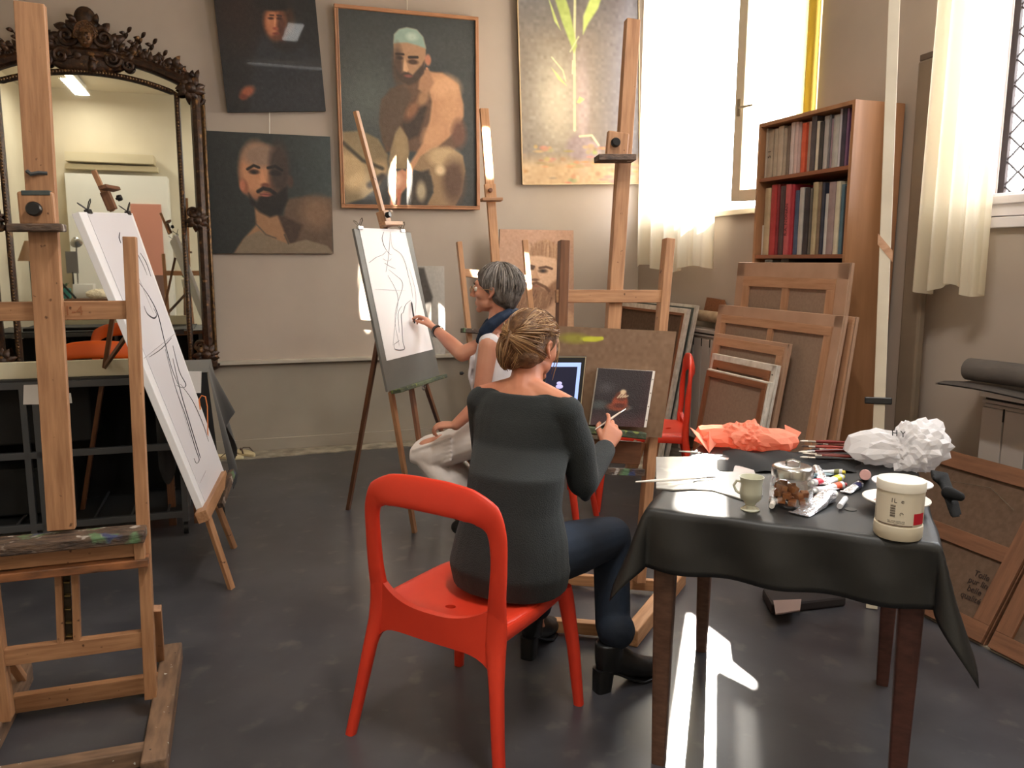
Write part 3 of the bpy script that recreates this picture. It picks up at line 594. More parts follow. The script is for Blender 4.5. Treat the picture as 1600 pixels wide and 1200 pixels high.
# --- big studio easel in the left foreground; its plane is parallel to the back wall
v0 = 2.73
def E(x, y, dv=0): return onV(x, y, v0+dv)
e1 = thing('studio_easel', 'large worn H-frame studio easel at the left edge of the picture', 'easel', fl(150, 1115))
NVn = -W
mast_t, mast_b = E(47, 6, -.03), E(97, 826, -.03)
bar('mast', e1, mast_t, mast_b + (mast_b-mast_t).normalized()*.0, .076, .035, M_w1, NVn)
pk = .0
ru_t, ru_b = E(203, 370), E(238, 1112); ru_b.z = .065
um = (E(75, 480)).dot(U); ur = E(208, 480).dot(U)
def mirr(p): return p + U*2*(um-p.dot(U))
bar('upright', e1, ru_t, ru_b, .036, .055, M_w1, NVn); bar('upright', e1, mirr(ru_t), mirr(ru_b), .036, .055, M_w1, NVn)
cb = E(203, 484, .005); bar('crossbar', e1, mirr(cb), cb, .056, .03, M_w1, NVn)
# pale 14 on the crossbar
pc = E(115, 486, -.011); b = text_mb('1-4', .04, frame((0, 0, 0), (1, 0, 0), z=(0, 0, 1)), .0004)
part('painted_number', b, mat('faded_mark', (150, 96, 62), .7), e1, M=frame(pc, U, z=NVn))
# sliding clamp
cl = E(59, 326, -.055); bar('clamp_block', e1, E(56, 300, -.055), E(61, 352, -.055), .092, .03, M_w1, NVn, bev=.006)
bar('clamp_cap', e1, E(35, 302, -.055), E(80, 302, -.055), .014, .034, mat('teal_paint', (52, 64, 66), .7, (80, 84, 78), scale=30), NVn)
knob(e1, E(55, 327, -.07), NVn, .021)
bar('clamp_lip', e1, E(14, 356, -.07), E(101, 356, -.07), .022, .07, M_dirty, NVn, bev=.004)
b = MB().tube([E(42, 267, -.05), E(48, 272, -.055), E(60, 270, -.05), E(74, 271, -.045)], .006, 6); wpart('string', b, mat('grey_string', (64, 66, 66), .8), e1, smooth=True)
# paint tray
tr = E(228, 832, -.06); tl = mirr(E(228, 832, -.06)); tl = E(-75, 862, -.06)
tlz = (tr.z+tl.z)/2; tr.z = tl.z = tlz
bar('tray_ledge', e1, tl, tr, .034, .10, M_dirty, NVn, bev=.005)
bar('tray_front', e1, tl-Z*.045+W*.02, tr-Z*.045+W*.02-U*.03, .062, .03, M_w1, NVn)
lo_r = E(233, 877, -.05); lo_l = E(-75, 905, -.05); lo_r.z = lo_l.z = (lo_r.z+lo_l.z)/2
bar('tray_bottom', e1, lo_l, lo_r, .028, .06, mat('stained_wood', (176, 114, 72), .5, (84, 58, 42), scale=7, stretch=(1, 4, 4)), NVn, bev=.004)
bar('tray_end', e1, E(216, 832, -.05), E(220, 873, -.05), .03, .05, M_w1, NVn)
b = MB().sph(E(93, 857, -.085), .006); wpart('screw', b, M_brass, e1, smooth=True)
# ratchet rails below the tray
bar('ratchet_rail', e1, E(91, 880), E(96, 1004), .020, .03, M_w1, NVn); bar('ratchet_rail', e1, E(117, 876), E(121, 1000), .020, .03, M_w1, NVn)
bar('ratchet_plate', e1, E(103, 880, .01), E(108, 998, .01), .022, .006, mat('ratchet_metal', (70, 62, 48), .4, metal=.6), NVn)
for k in range(6): bar('ratchet_tooth', e1, E(99+k, 888+k*21), E(109+k, 888+k*21), .005, .02, M_brass, NVn)
mb_r = E(228, 1006, .0); mb_l = E(-40, 1022, 0); mb_r.z = mb_l.z = (mb_r.z+mb_l.z)/2
bar('lower_crossbar', e1, mb_l, mb_r, .054, .03, M_w1, NVn)
br = fl(268, 1040); uR = -.285; uLf = 2*um+.285
# feet, rails, struts
def foot(u): bar('foot', e1, uw(u, 3.10, .035), uw(u, 2.34, .035), .07, .07, M_worn, Z, bev=.006)
foot(uR+.0); foot(2*um-uR)
bar('front_rail', e1, uw(uR-.03, 2.44, .035), uw(2*um-uR+.03, 2.44, .035), .055, .05, M_worn, NVn, bev=.004)
bar('back_rail', e1, uw(uR-.03, 2.86, .045), uw(2*um-uR+.03, 2.86, .045), .06, .03, M_w1, NVn)
for s in (1, -1):
    a = uw(ur+.01, v0+.02, .36); c = uw(uR-.03, 2.98, .07)
    if s < 0: a, c = mirr(a), mirr(c)
    bar('strut', e1, a, c, .026, .026, M_w1, NVn)
# --- boards on field easels -------------------------------------------------
def solve_board(bl, br_, tl, z0, Yl):
    """bottom corners at height z0, bottom-left at depth Yl; returns BL, BR, top direction and height"""
    BL = dY(*bl, Yl); z0 = BL.z; BR = fl(*br_, z0)
    x = (BR-BL).normalized(); n = x.cross(Z); n = n if n.dot(CAMP-BL) > 0 else -n
    # top-left must project on tl: BL + h*Z - s*n
    d = ray(*tl); A = np.array([[d.x, 0, n.x], [d.y, 0, n.y], [d.z, -1, 0]]); r = np.array([BL.x, BL.y, BL.z-1.5])
    t_, h, s_ = np.linalg.solve(A, r); return BL, BR, (Z*h - n*s_), x, n
def clip(par, p, up, n, m=M_steel, s=1.0):
    """bulldog clip: body, two wire handles"""
    side = up.cross(n).normalized(); M = frame(p, side, z=n)
    o = part('clip', MB().prism([M @ V3(q_) for q_ in ((-.02*s, -.012*s, -.008), (.02*s, -.012*s, -.008), (.016*s, .012*s, -.008), (-.016*s, .012*s, -.008))], n, .016), m, par, M=Matrix(), bev=.001) if 0 else wpart('clip', MB().box((0, 0, 0), (.042*s, .018*s, .018*s), M), m, par, bev=.002)
    for sg in (-1, 1):
        b = MB(); c0 = p+up*.008; dirv = (up+n*.7*sg).normalized()
        pts = [c0-side*.008, c0-side*.009+dirv*.022*s, c0-side*.012+dirv*.032*s, c0+dirv*.044*s, c0+side*.012+dirv*.032*s, c0+side*.009+dirv*.022*s, c0+side*.008]
        b.tube(pts, .0022, 6); wpart('clip_handle', b, m, o, smooth=True)
    return o
M_board = mat('drawing_board_grey', (104, 102, 96), .5, (88, 86, 80), scale=3); M_paper = mat('drawing_paper', (240, 236, 236), .7)
M_bedge = mat('board_edge', (52, 50, 48), .7); M_char = mat('charcoal_line', (62, 60, 66), .9); M_char2 = mat('charcoal_faint', (172, 168, 172), .9)
def strokes(par, paths, mp, n, name='drawing_line', r=.0017, m=None, wob=.002):
    b = MB()
    for w_, pts in paths:
        P = [mp(*p) for p in pts]; Q = []
        for i in range(len(P)-1):          # smooth the polyline
            p0, p1, p2, p3 = P[max(0, i-1)], P[i], P[i+1], P[min(len(P)-1, i+2)]
            for k in range(4):
                t = k/4; Q.append(.5*((2*p1)+(p2-p0)*t+(2*p0-5*p1+4*p2-p3)*t*t+(3*p1-3*p2+p3-p0)*t**3))
        Q.append(P[-1]); L = len(Q); b.tube(Q, [r*w_*(.35+.8*sin(pi*min(1, (i+.6)/L))) for i in range(L)], 5, flat=.3)
    return wpart(name, b, m or M_char, par, smooth=True, kind='stuff')
# --- centre easel: board corners in the picture
BL, BR, UPb, bx, bn = solve_board((606, 612), (688, 590), (553, 357), .8, 3.95)
nb = bx.cross(UPb).normalized(); nb = nb if nb.dot(CAMP-BL) > 0 else -nb
def board(par, BL, BR, UPb, n, th, M=M_board):
    b = MB().prism([BL, BR, BR+UPb, BL+UPb], -n, th); return wpart('drawing_board', b, M, par, bev=.002)
e2 = thing('field_easel', 'slim wooden tripod easel in the centre holding the figure drawing', 'easel', (fl(648, 833)+fl(545, 797))/2)
bd = thing('drawing_board', 'grey board with a charcoal figure drawing clipped on the centre easel', 'drawing board', BL)
board(bd, BL, BR, UPb, nb, .014)
def bmap(BL, BR, UPb, n, TLp, TRp, BLp, off=.002):
    def f(x, y): return onP(x, y, BL+n*off, n)
    return f
bm = bmap(BL, BR, UPb, nb, 0, 0, 0, .003)
b = MB().prism([onP(*c, BL+nb*.0005, nb) for c in ((561, 356), (632, 359), (676, 546), (604, 564))], nb, .0015); wpart('paper_sheet', b, M_paper, bd)
strokes(bd, [(1, [(600, 362), (597, 372), (600, 384), (604, 391)]), (1, [(604, 392), (598, 398), (588, 402), (580, 408), (576, 411)]), (.8, [(604, 391), (609, 397), (613, 398)]),
    (1, [(601, 411), (609, 416), (618, 420)]), (.8, [(607, 421), (618, 430), (627, 438), (629, 448), (625, 462), (620, 478), (617, 494)]), (1.1, [(617, 494), (618, 510), (622, 530), (624, 541)]),
    (1, [(611, 366), (613, 386), (626, 396), (633, 410), (638, 430), (643, 450), (645, 466)]), (1.3, [(642, 469), (634, 476), (630, 488), (627, 492), (628, 510), (629, 530), (632, 544)]),
    (1.4, [(616, 537), (617, 545), (625, 547), (632, 545), (630, 537)]), (.9, [(624, 532), (616, 538)]), (.7, [(628, 478), (622, 490), (624, 520)])], bm, nb)
strokes(bd, [(1, [(610, 362), (607, 400), (603, 425)]), (1, [(586, 452), (610, 453), (634, 454)]), (1, [(606, 430), (618, 452), (622, 470), (618, 500), (614, 540)]), (1, [(640, 420), (650, 460), (648, 500)]), (1, [(598, 404), (606, 408), (612, 404)])], bm, nb, 'faint_line', m=M_char2)
clip(bd, onP(562, 356, BL, nb)+nb*.0, UPb.normalized(), nb); clip(bd, onP(628, 361, BL, nb), UPb.normalized(), nb)
# easel timbers
upn = UPb.normalized(); TLb = BL+UPb; cenb = (BL+BR)/2
def dd(x, y, off): return onP(x, y, BL-nb*off, nb)      # a point on the plane behind the board
bar('mast', e2, dd(556, 174, .04), dd(603, 352, .04), .03, .022, M_w1, nb)
bar('mast', e2, dd(603, 340, .05), dd(655, 690, .05), .03, .02, M_w3, nb)
bar('head_block', e2, dd(597, 330, .03), dd(604, 356, .03), .055, .05, M_w1, nb, bev=.004); bar('head_lip', e2, dd(592, 351, .0)+nb*.02, dd(620, 351, .0)+nb*.02, .02, .04, M_w1, nb)
knob(e2, dd(602, 337, .0)+nb*.0, nb, .016)
tz = BL.z
bar('tray', e2, onP(618, 612, BL+nb*.02, nb), onP(692, 588, BL+nb*.02, nb), .02, .06, M_green, nb, bev=.004)
def leg(par, top, foot_px, m=M_w1, w_=.028, nrm=None, z=0):
    f_ = fl(*foot_px, z); return bar('leg', par, top, f_, w_, .022, m, nrm or bn)
leg(e2, dd(611, 612, .03), (648, 832)); leg(e2, dd(592, 525, .06), (544, 796), M_w3)
leg(e2, dd(664, 598, .03), (700, 705), M_w3)
b = MB(); c = dd(655, 606, .0)+nb*.03; b.tube([c+bx*.016*cos(a)+Z*.016*sin(a) for a in [k*pi/8 for k in range(16)]], .0028, 6, closed=True); wpart('wing_ring', b, M_steel, e2, smooth=True)
# --- left tripod easel with the long white board
BL3, BR3, UP3, x3, n3_ = solve_board((319, 798), (352, 742), (123, 331), .5, 3.45)
nb3 = x3.cross(UP3).normalized(); nb3 = nb3 if nb3.dot(CAMP-BL3) > 0 else -nb3
e3 = thing('field_easel', 'slim brown tripod easel on the left carrying the long white board', 'easel', (fl(362, 920)+fl(125, 822))/2)
bd3 = thing('drawing_board', 'long white board seen edge-on with a figure drawing, left easel', 'drawing board', BL3)
M_wb = mat('white_board', (232, 230, 232), .6)
TL3 = onP(123, 331, BL3, nb3); TR3 = onP(207, 333, BL3, nb3); BRp = onP(352, 742, BL3, nb3)
b = MB().prism([BL3, BRp, TR3, TL3], -nb3, .03); wpart('drawing_board', b, M_wb, bd3, bev=.002)
b = MB().prism([onP(*c, BL3+nb3*.001, nb3) for c in ((136, 333), (204, 334), (350, 738), (322, 789))], nb3, .0015); wpart('paper_sheet', b, mat('drawing_paper_grey', (214, 211, 216), .7), bd3)
m3 = lambda x, y: onP(x, y, BL3+nb3*.0035, nb3)
strokes(bd3, [(1.3, [(187, 363), (186, 372), (189, 380)]), (1, [(205, 375), (214, 395), (224, 415), (230, 430)]), (1, [(219, 395), (228, 410), (236, 432)]), (1.6, [(225, 478), (230, 490), (240, 497), (245, 492), (240, 482)]),
   (1.2, [(216, 440), (232, 462), (246, 490), (256, 530), (268, 575), (278, 600)]), (1.2, [(270, 540), (280, 580), (290, 600), (286, 606), (276, 602)]), (1.2, [(233, 558), (252, 545), (268, 528)]),
   (1, [(258, 545), (274, 605), (290, 650), (305, 700), (311, 718), (307, 724), (303, 716)]), (1.3, [(270, 560), (282, 612), (296, 660), (310, 706), (313, 716)]), (.9, [(282, 600), (300, 625), (316, 660), (326, 690)])], m3, nb3, r=.0024)
strokes(bd3, [(1, [(190, 372), (215, 430), (240, 490)]), (1, [(225, 560), (275, 520)]), (1, [(275, 610), (285, 640), (300, 690)]), (1, [(312, 755), (322, 735)])], m3, nb3, 'faint_line', r=.0022, m=M_char2)
upn3 = UP3.normalized()
clip(bd3, onP(138, 331, BL3, nb3), upn3, nb3, M_blk, 1.1); clip(bd3, onP(200, 333, BL3, nb3), upn3, nb3, M_blk, 1.1)
def d3(x, y, off): return onP(x, y, BL3-nb3*off, nb3)
bar('mast', e3, d3(146, 266, .06), d3(176, 330, .06), .03, .022, M_w1, nb3); bar('head_block', e3, d3(164, 300, .05), d3(176, 328, .05), .05, .04, M_w3, nb3)
bar('clamp_lip', e3, d3(160, 292, .03), d3(182, 296, .03), .018, .04, M_w3, nb3); knob(e3, d3(181, 311, .03), nb3, .016)
bar('leg', e3, d3(191, 400, .09), fl(125, 822), .03, .022, M_w3, n3_)
bar('brace', e3, d3(205, 515, .05), (d3(191, 400, .09)*.62+fl(125, 822)*.38), .025, .015, M_w3, n3_)
bar('tray', e3, onP(316, 808, BL3+nb3*.0, nb3), onP(348, 744, BL3, nb3), .05, .05, M_w1, nb3)
bar('tray_knob', e3, onP(344, 790, BL3, nb3), onP(348, 742, BL3, nb3)+nb3*.05, .03, .03, M_dirty, nb3)
leg(e3, d3(322, 800, .0), (362, 920)); leg(e3, d3(340, 790, .04), (366, 856))
# --- right H easel with the brown board
pR = fl(1015, 800)       # reference on the floor plane below the right upright
x4 = (fl(1057, 518, 1.25)-fl(880, 510, 1.25)).normalized() if 0 else (uw(1, -.12, 0)-uw(0, 0, 0)).normalized()
e4 = thing('studio_easel', 'H-frame studio easel holding the brown board and small cake painting', 'easel', fl(960, 960))
n4h = x4.cross(Z); n4h = n4h if n4h.y < 0 else -n4h
base4 = V3((.62, 3.42, 0)); lean = .10
n4 = (n4h + Z*lean).normalized(); up4 = (Z - n4h*lean).normalized()
def F4(x, y, off=0): return onP(x, y, base4+n4*off, n4)
bar('mast', e4, F4(988, 32, -.02), F4(945, 700, -.02), .062, .045, M_w1, n4, bev=.003)
for s, (a, c) in enumerate((((881, 376), (862, 1000)), ((1045, 373), (1008, 800)))):
    A_, B_ = F4(*a), F4(*c); d = (B_-A_); B_ = A_ + d*((A_.z-.08)/(-d.z)) if 1 else B_
    bar('upright', e4, A_, B_, .042, .055, M_w1 if s else M_w3, n4, bev=.003)
bar('crossbar', e4, F4(868, 463, .005), F4(1036, 463, .005), .055, .03, M_w1, n4)
bar('clamp_block', e4, F4(966, 207, .03), F4(962, 252, .03), .095, .03, M_w1, n4, bev=.006); knob(e4, F4(960, 224, .05), n4, .02)
bar('clamp_lip', e4, F4(932, 248, .06), F4(990, 248, .06), .025, .07, M_dirty, n4)
bar('tray', e4, F4(860, 664, .07), F4(1004, 680, .07), .03, .10, M_green, n4, bev=.005)
bar('tray_bar', e4, F4(868, 733, .02), F4(1006, 738, .02), .03, .03, M_dirty, n4); bar('tray_front', e4, F4(868, 700, .03), F4(1000, 708, .03), .10, .02, M_w3, n4)
bar('brace', e4, F4(1000, 690, -.02), F4(985, 735, -.02), .05, .03, M_w1, n4)
ul = F4(868, 900).dot(U); 
fb = [fl(1062, 912), fl(992, 1000)]; lb = [fl(905, 895), fl(790, 985)]
for a, c in (fb, lb): bar('foot', e4, a+Z*.035, c+Z*.035+(c-a).normalized()*.06, .06, .07, M_w2, Z, bev=.005)
bar('back_rail', e4, fl(880, 918)+Z*.045, fl(1040, 930)+Z*.045, .05, .03, M_w2, n4h); bar('front_rail', e4, fl(800, 985)+Z*.04, fl(985, 1000)+Z*.04, .05, .04, M_w2, n4h)
bar('strut', e4, F4(885, 830, -.03), fl(912, 905)+Z*.06, .026, .026, M_w3, n4h)
# brown board, small painting, laptop
bb = thing('painting_board', 'wide brown board with a yellow smear on the right easel', 'painting', F4(960, 680, .04))
pb = Pic(868, 508, 1058, 684, 150, 130, (118, 90, 66)).grad(lambda X, Y: np.clip((X-960)/120, 0, 1)*.4, (134, 106, 78)).grad(lambda X, Y: np.clip((Y-600)/80, 0, 1)*.3, (96, 74, 54))
pb.ell(900, 527, 22, 8, (136, 128, 44), .9).ell(926, 527, 15, 4.5, (178, 178, 44), .5).line([(916, 528), (942, 525)], 3, (190, 188, 50)).noise(4, 4)
q4 = [F4(866, 509, .06), F4(1057, 518, .06), F4(852, 676, .06), F4(1034, 684, .06)]
wpart('board', MB().prism([q4[2]-n4*.001, q4[3]-n4*.001, q4[1]-n4*.001, q4[0]-n4*.001], -n4, .012), mat('brown_board_edge', (176, 146, 112), .7), bb, bev=.001)
pb.mesh('painted_face', *q4, M_pictm, bb)
sp = thing('painting', 'small dark canvas of a glazed bun on the easel tray', 'painting', F4(965, 668, .10))
pc_ = Pic(927, 574, 1018, 668, 110, 110, (40, 32, 34)).grad(lambda X, Y: .7*np.exp(-(((X-945)/14)**2+((Y-605)/10)**2)), (82, 80, 82)).grad(lambda X, Y: np.clip((Y-640)/20, 0, 1)*.7, (84, 54, 56)).grad(lambda X, Y: np.clip((X-1000)/20, 0, 1)*.4, (80, 44, 46)).ell(938, 634, 14, 7, (70, 74, 72), .8)
pc_.ell(976, 637, 16, 5, (92, 92, 88), .5).ell(968, 636, 18, 7, (130, 66, 44), .5).ell(971, 628, 13, 12, (150, 66, 38), .35).ell(971, 634, 10, 4, (92, 40, 26), .8).ell(972, 618, 10, 8, (104, 50, 32), .4).ell(974, 611, 5, 4, (222, 196, 158), .6)
for k in range(4): pc_.line([(966+k*4, 621-k*.5), (971+k*4, 614+k)], .9, (232, 212, 176))
pc_.noise(3, 3); q5 = [F4(935, 575, .085), F4(1020, 580, .085), F4(922, 664, .10), F4(1006, 668, .10)]
wpart('canvas', MB().prism([q5[2]-n4*.001, q5[3]-n4*.001+x4*.012, q5[1]-n4*.001+x4*.012, q5[0]-n4*.001], -n4, .018), mat('canvas_edge_white', (226, 220, 210), .8), sp, bev=.001)
pc_.mesh('picture_surface', *q5, M_pict, sp)
b = MB()
for k in range(4): b.sph(q5[1].lerp(q5[3], .15+.24*k)+x4*.006, .003, 6, 4)
wpart('tack', b, M_steel, sp, kind='stuff')
lt = thing('tablet', 'tablet in a black case showing a dark photo with a pale border', 'tablet', F4(870, 662, .10))
q6 = [F4(850, 556, .085), F4(917, 556, .085), F4(838, 664, .11), F4(906, 664, .11)]
nt6 = (q6[1]-q6[0]).cross(q6[2]-q6[0]).normalized(); nt6 = nt6 if nt6.dot(CAMP-q6[0]) > 0 else -nt6
wpart('case', MB().prism([q6[2], q6[3], q6[1], q6[0]], -nt6, .012), M_blk, lt, bev=.003)
def qi(a, b_): return (q6[0].lerp(q6[1], a)).lerp(q6[2].lerp(q6[3], a), b_)
wpart('bezel', MB().prism([qi(.02, .985), qi(.985, .985), qi(.985, .012), qi(.02, .012)], nt6, .001), mat('bezel_metal', (188, 170, 140), .4, metal=.6), lt)
wpart('bezel_black', MB().prism([qi(.04, .975), qi(.965, .975), qi(.965, .022), qi(.04, .022)], nt6, .002), M_blk, lt)
def scr(name, a0, b0, a1, b1, off, m): return wpart(name, MB().prism([qi(a0, b1), qi(a1, b1), qi(a1, b0), qi(a0, b0)], nt6, off), m, lt)
scr('screen_border', .1, .10, .88, .94, .003, mat('screen_border', (150, 170, 220), .3, emis=((150, 175, 235), .8)))
scr('screen_image', .1, .16, .80, .90, .004, mat('screen_image', (14, 16, 34), .3, emis=((16, 20, 48), .6)))
b = MB(); c = onP(874, 604, q6[0]+nt6*.004, nt6)
for (dx, dy, r) in ((0, 0, .016), (0, .014, .012), (0, -.016, .014)): b.sph(c+x4*dx+up4*dy, (r, .001, r*.6), 12, 6, frame((0, 0, 0), x4, y=nt6))
wpart('screen_subject', b, mat('screen_pale', (170, 165, 210), .3, emis=((170, 165, 215), .8)), lt, smooth=True)
# --- back easel beside the wall, with the bearded portrait behind it
e5 = thing('studio_easel', 'sunlit H-frame easel by the back wall behind the grey-haired person', 'easel', onV(780, 680, 5.5)*1)
e5p = W*5.3; n5 = (-W + Z*.13).normalized()
def F5(x, y, off=0): return onP(x, y, e5p+n5*off, n5)
bar('mast', e5, F5(756, 170, -.02), F5(779, 470, -.02), .062, .03, M_w2, n5)
def tofl(a, c): d = c-a; return a+d*((a.z-.03)/-d.z)
bar('mast', e5, F5(779, 470, -.04), tofl(F5(756, 170, -.04), F5(779, 470, -.04)), .05, .02, M_w2, n5)
bar('upright', e5, F5(717, 378), tofl(F5(717, 378), F5(741, 600)), .034, .045, M_w2, n5); bar('upright', e5, F5(820, 375), tofl(F5(820, 375), F5(829, 480)), .04, .03, M_w2, n5)
bar('crossbar', e5, F5(722, 426, .005), F5(826, 436, .005), .055, .025, M_w2, n5)
bar('clamp_block', e5, F5(765, 288, .03), F5(767, 312, .03), .08, .03, M_w2, n5); knob(e5, F5(765, 298, .045), n5, .016, M_w3); bar('clamp_lip', e5, F5(752, 312, .05), F5(784, 312, .05), .02, .06, M_w1, n5)
bar('tray', e5, F5(722, 516, .05), F5(800, 522, .05), .03, .09, M_dirty, n5); knob(e5, F5(725, 583, .03), -U, .012)
for s in (721, 825): 
    c = tofl(F5(717, 378), F5(741, 600)) if s < 800 else tofl(F5(820, 375), F5(829, 480))
    bar('foot', e5, c+W*.35+Z*.0, c-W*.25, .05, .05, M_w2, Z)
bp = thing('portrait_board', 'sepia portrait of a bearded man with swept-up hair behind the easels', 'painting', onV(840, 640, 6.0))
pp = Pic(780, 358, 897, 560, 130, 200, (182, 144, 120)).grad(lambda X, Y: np.clip((X-860)/40, 0, 1)*.6, (160, 124, 104)).grad(lambda X, Y: np.clip((395-Y)/40, 0, 1)*.3, (168, 128, 106))
pp.poly([(826, 430), (829, 400), (838, 378), (855, 374), (872, 384), (876, 410), (874, 440)], (170, 130, 98), 4)
for k in range(70): a = rng.uniform(-1, 1); j = rng.uniform(0, 9); pp.line([(850+25*a, 409-j), (851+24*a, 396-j), (851+25*a+rng.uniform(-3, 3), 374+j+9*abs(a)**2)], .5, [(128, 92, 68), (206, 168, 134), (150, 110, 82)][k % 3], 2, .6)
pp.poly([(827, 402), (846, 402), (868, 406), (874, 430), (872, 452), (860, 470), (836, 478), (822, 470), (820, 440)], (210, 172, 142), 3)
pp.poly([(806, 476), (822, 448), (840, 450), (852, 458), (864, 446), (874, 438), (872, 462), (860, 486), (840, 500), (812, 512), (800, 500)], (142, 104, 78), 5)
for k in range(40): X_, Y_ = rng.uniform(806, 866), rng.uniform(456, 500); pp.line([(X_, Y_), (X_-3, Y_+9)], .6, [(98, 66, 48), (188, 148, 116)][k % 2], 1.5, .7)
pp.line([(826, 418), (834, 420)], 2, (98, 66, 48)).line([(843, 422), (853, 420), (862, 423)], 2, (98, 66, 48)).ell(830, 423, 5, 3, (84, 60, 46), .8).ell(848, 427, 7, 3.6, (92, 68, 52), .8).ell(848, 427, 2.4, 2, (50, 38, 30), .8)
pp.poly([(837, 420), (841, 436), (844, 441), (834, 443), (830, 438)], (196, 154, 122), 2).ell(836, 442, 6, 2.2, (110, 76, 56), .8).line([(826, 452), (838, 447), (852, 454), (858, 460)], 2.4, (112, 78, 56), 2).ell(838, 453, 6, 1.6, (150, 98, 78), .8)
pp.poly([(800, 560), (806, 530), (840, 504), (868, 480), (897, 500), (897, 560)], (202, 162, 132), 6).noise(6, 2)
qb = [onV(x, y, v) for (x, y), v in (((781, 358), 6.38), ((896, 360), 6.38), ((776, 545), 6.25), ((897, 548), 6.25))]
qn = (qb[1]-qb[0]).cross(qb[2]-qb[0]).normalized(); qn = qn if qn.dot(CAMP-qb[0]) > 0 else -qn
wpart('board', MB().prism([qb[2]-qn*.001, qb[3]-qn*.001, qb[1]-qn*.001, qb[0]-qn*.001], -qn, .02), M_edge, bp, bev=.001); pp.mesh('picture_surface', *qb, M_pictm, bp)
qz = (qb[2]+qb[3])/2; stl = thing('low_stand', 'plain wooden stand under the bearded portrait by the back wall', 'stand', V3((qz.x, qz.y, 0)))
bar('shelf', stl, qb[2]-Z*.015-W*.02, qb[3]-Z*.015-W*.02, .03, .12, M_w3, n5)
for s in (.1, .9): a = qb[2].lerp(qb[3], s); bar('leg', stl, a-Z*.03, V3((a.x, a.y, .006)), .04, .04, M_w3, n5)
# ---------------------------------------------------------------- bookcase and books
UB = 3.11; zt_b = 2.35
def hitz(x, y, u): p = onU(x, y, u); return p
pl_, pr_ = onU(1186, 193, UB), onU(1337, 156, UB); vb0, vb1 = pr_.dot(W), pl_.dot(W); zt_b = (pl_.z+pr_.z)/2; DB = .33
M_bc = mat('bookcase_veneer', (172, 126, 92), .35, (156, 112, 78), scale=3, stretch=(6, 6, .6)); M_bcd = mat('bookcase_dark_back', (72, 44, 36), .7)  # back panel is a darker brown than the veneer
bc = thing('bookcase', 'tall brown bookcase full of books standing by the bright window', 'bookcase', uw(UB+DB/2, (vb0+vb1)/2, 0))
def ubox(u0, u1, v0, v1, z0, z1): return MB().prism([uw(u0, v0, z0), uw(u1, v0, z0), uw(u1, v1, z0), uw(u0, v1, z0)], Z, z1-z0)
T = .022
wpart('side_panel', ubox(UB, UB+DB, vb0, vb0+T, 0, zt_b), M_bc, bc, bev=.0015); wpart('side_panel', ubox(UB, UB+DB, vb1-T, vb1, 0, zt_b), M_bc, bc, bev=.0015)
wpart('top_panel', ubox(UB, UB+DB, vb0+T, vb1-T, zt_b-T, zt_b), M_bc, bc, bev=.0015)
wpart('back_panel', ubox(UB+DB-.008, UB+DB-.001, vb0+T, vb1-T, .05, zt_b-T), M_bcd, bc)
s1 = onU(1330, 257, UB).z; s2 = onU(1325, 397, UB).z
M_bcs = mat('bookcase_shelf', (140, 88, 62), .45)
for z in (s1, s2, s2-.33, s2-.66, s2-.99, .07): wpart('shelf', ubox(UB+.006, UB+DB-.01, vb0+T, vb1-T, z-.022, z), M_bcs, bc, bev=.001)
wpart('plinth', ubox(UB+.01, UB+.03, vb0+T, vb1-T, 0, .05), M_bcs, bc)
def book(x0, x1, ytop, col, label, zs, row, text=None, tcol=(40, 30, 30), pale=False):
    """x in the zoomed crop of the shelves; the spine stands on the shelf zs"""
    X0, X1, Y = 1140+x0/3.75, 1140+x1/3.75, 120+ytop/3.75
    us = UB+.03+random.uniform(0, .02); a = onU(X1, Y, us); c = onU(X0, Y, us); va, vc = a.dot(W), c.dot(W)
    va = max(va, vb0+T+.001); vc = min(vc, vb1-T-.001)
    h = (a.z+c.z)/2-zs; v0_, v1_ = va+.001, vc-.001; d = min(.21, .15+h*.25); th = v1_-v0_
    t = thing('book', label, 'book', uw(us, (v0_+v1_)/2, zs), row); col = tuple(int(k*.88+.12*(sum(col)/3)) for k in col); m = mat('book_cover', col, .5, tuple(max(0, k-18) for k in col), scale=14)
    cv = ubox(us, us+d, v0_, v0_+.0025, zs, zs+h); cv.v and 0
    rings = []
    b = MB().add(ubox(us+.002, us+d, v0_, v0_+.0025, zs, zs+h).v, ubox(0, 1, 0, 1, 0, 1).f)
    q_ = ubox(us+.002, us+d, v1_-.0025, v1_, zs, zs+h); b.add(q_.v, q_.f)
    sp_ = [uw(us+.003, v1_, zs), uw(us-.001, v1_-th*.25, zs), uw(us-.002, (v0_+v1_)/2, zs), uw(us-.001, v0_+th*.25, zs), uw(us+.003, v0_, zs), uw(us+.006, v0_+.001, zs), uw(us+.006, v1_-.001, zs)]
    b.prism(sp_, Z, h); wpart('cover', b, m, t)
    wpart('pages', ubox(us+.006, us+d-.003, v0_+.0025, v1_-.0025, zs+.003, zs+h-.003), M_pages, t)
    if text:
        M = frame(uw(us-.0035, (v0_+v1_)/2, zs+h*.5), Z, z=-U)
        tb = text_mb(text, min(th*.75, .04), Matrix(), .0004); part('title', tb, mat('title_ink', tcol, .6), t, M=M)
    return t
M_pages = mat('book_pages', (206, 194, 170), .9, (180, 168, 144), scale=60)
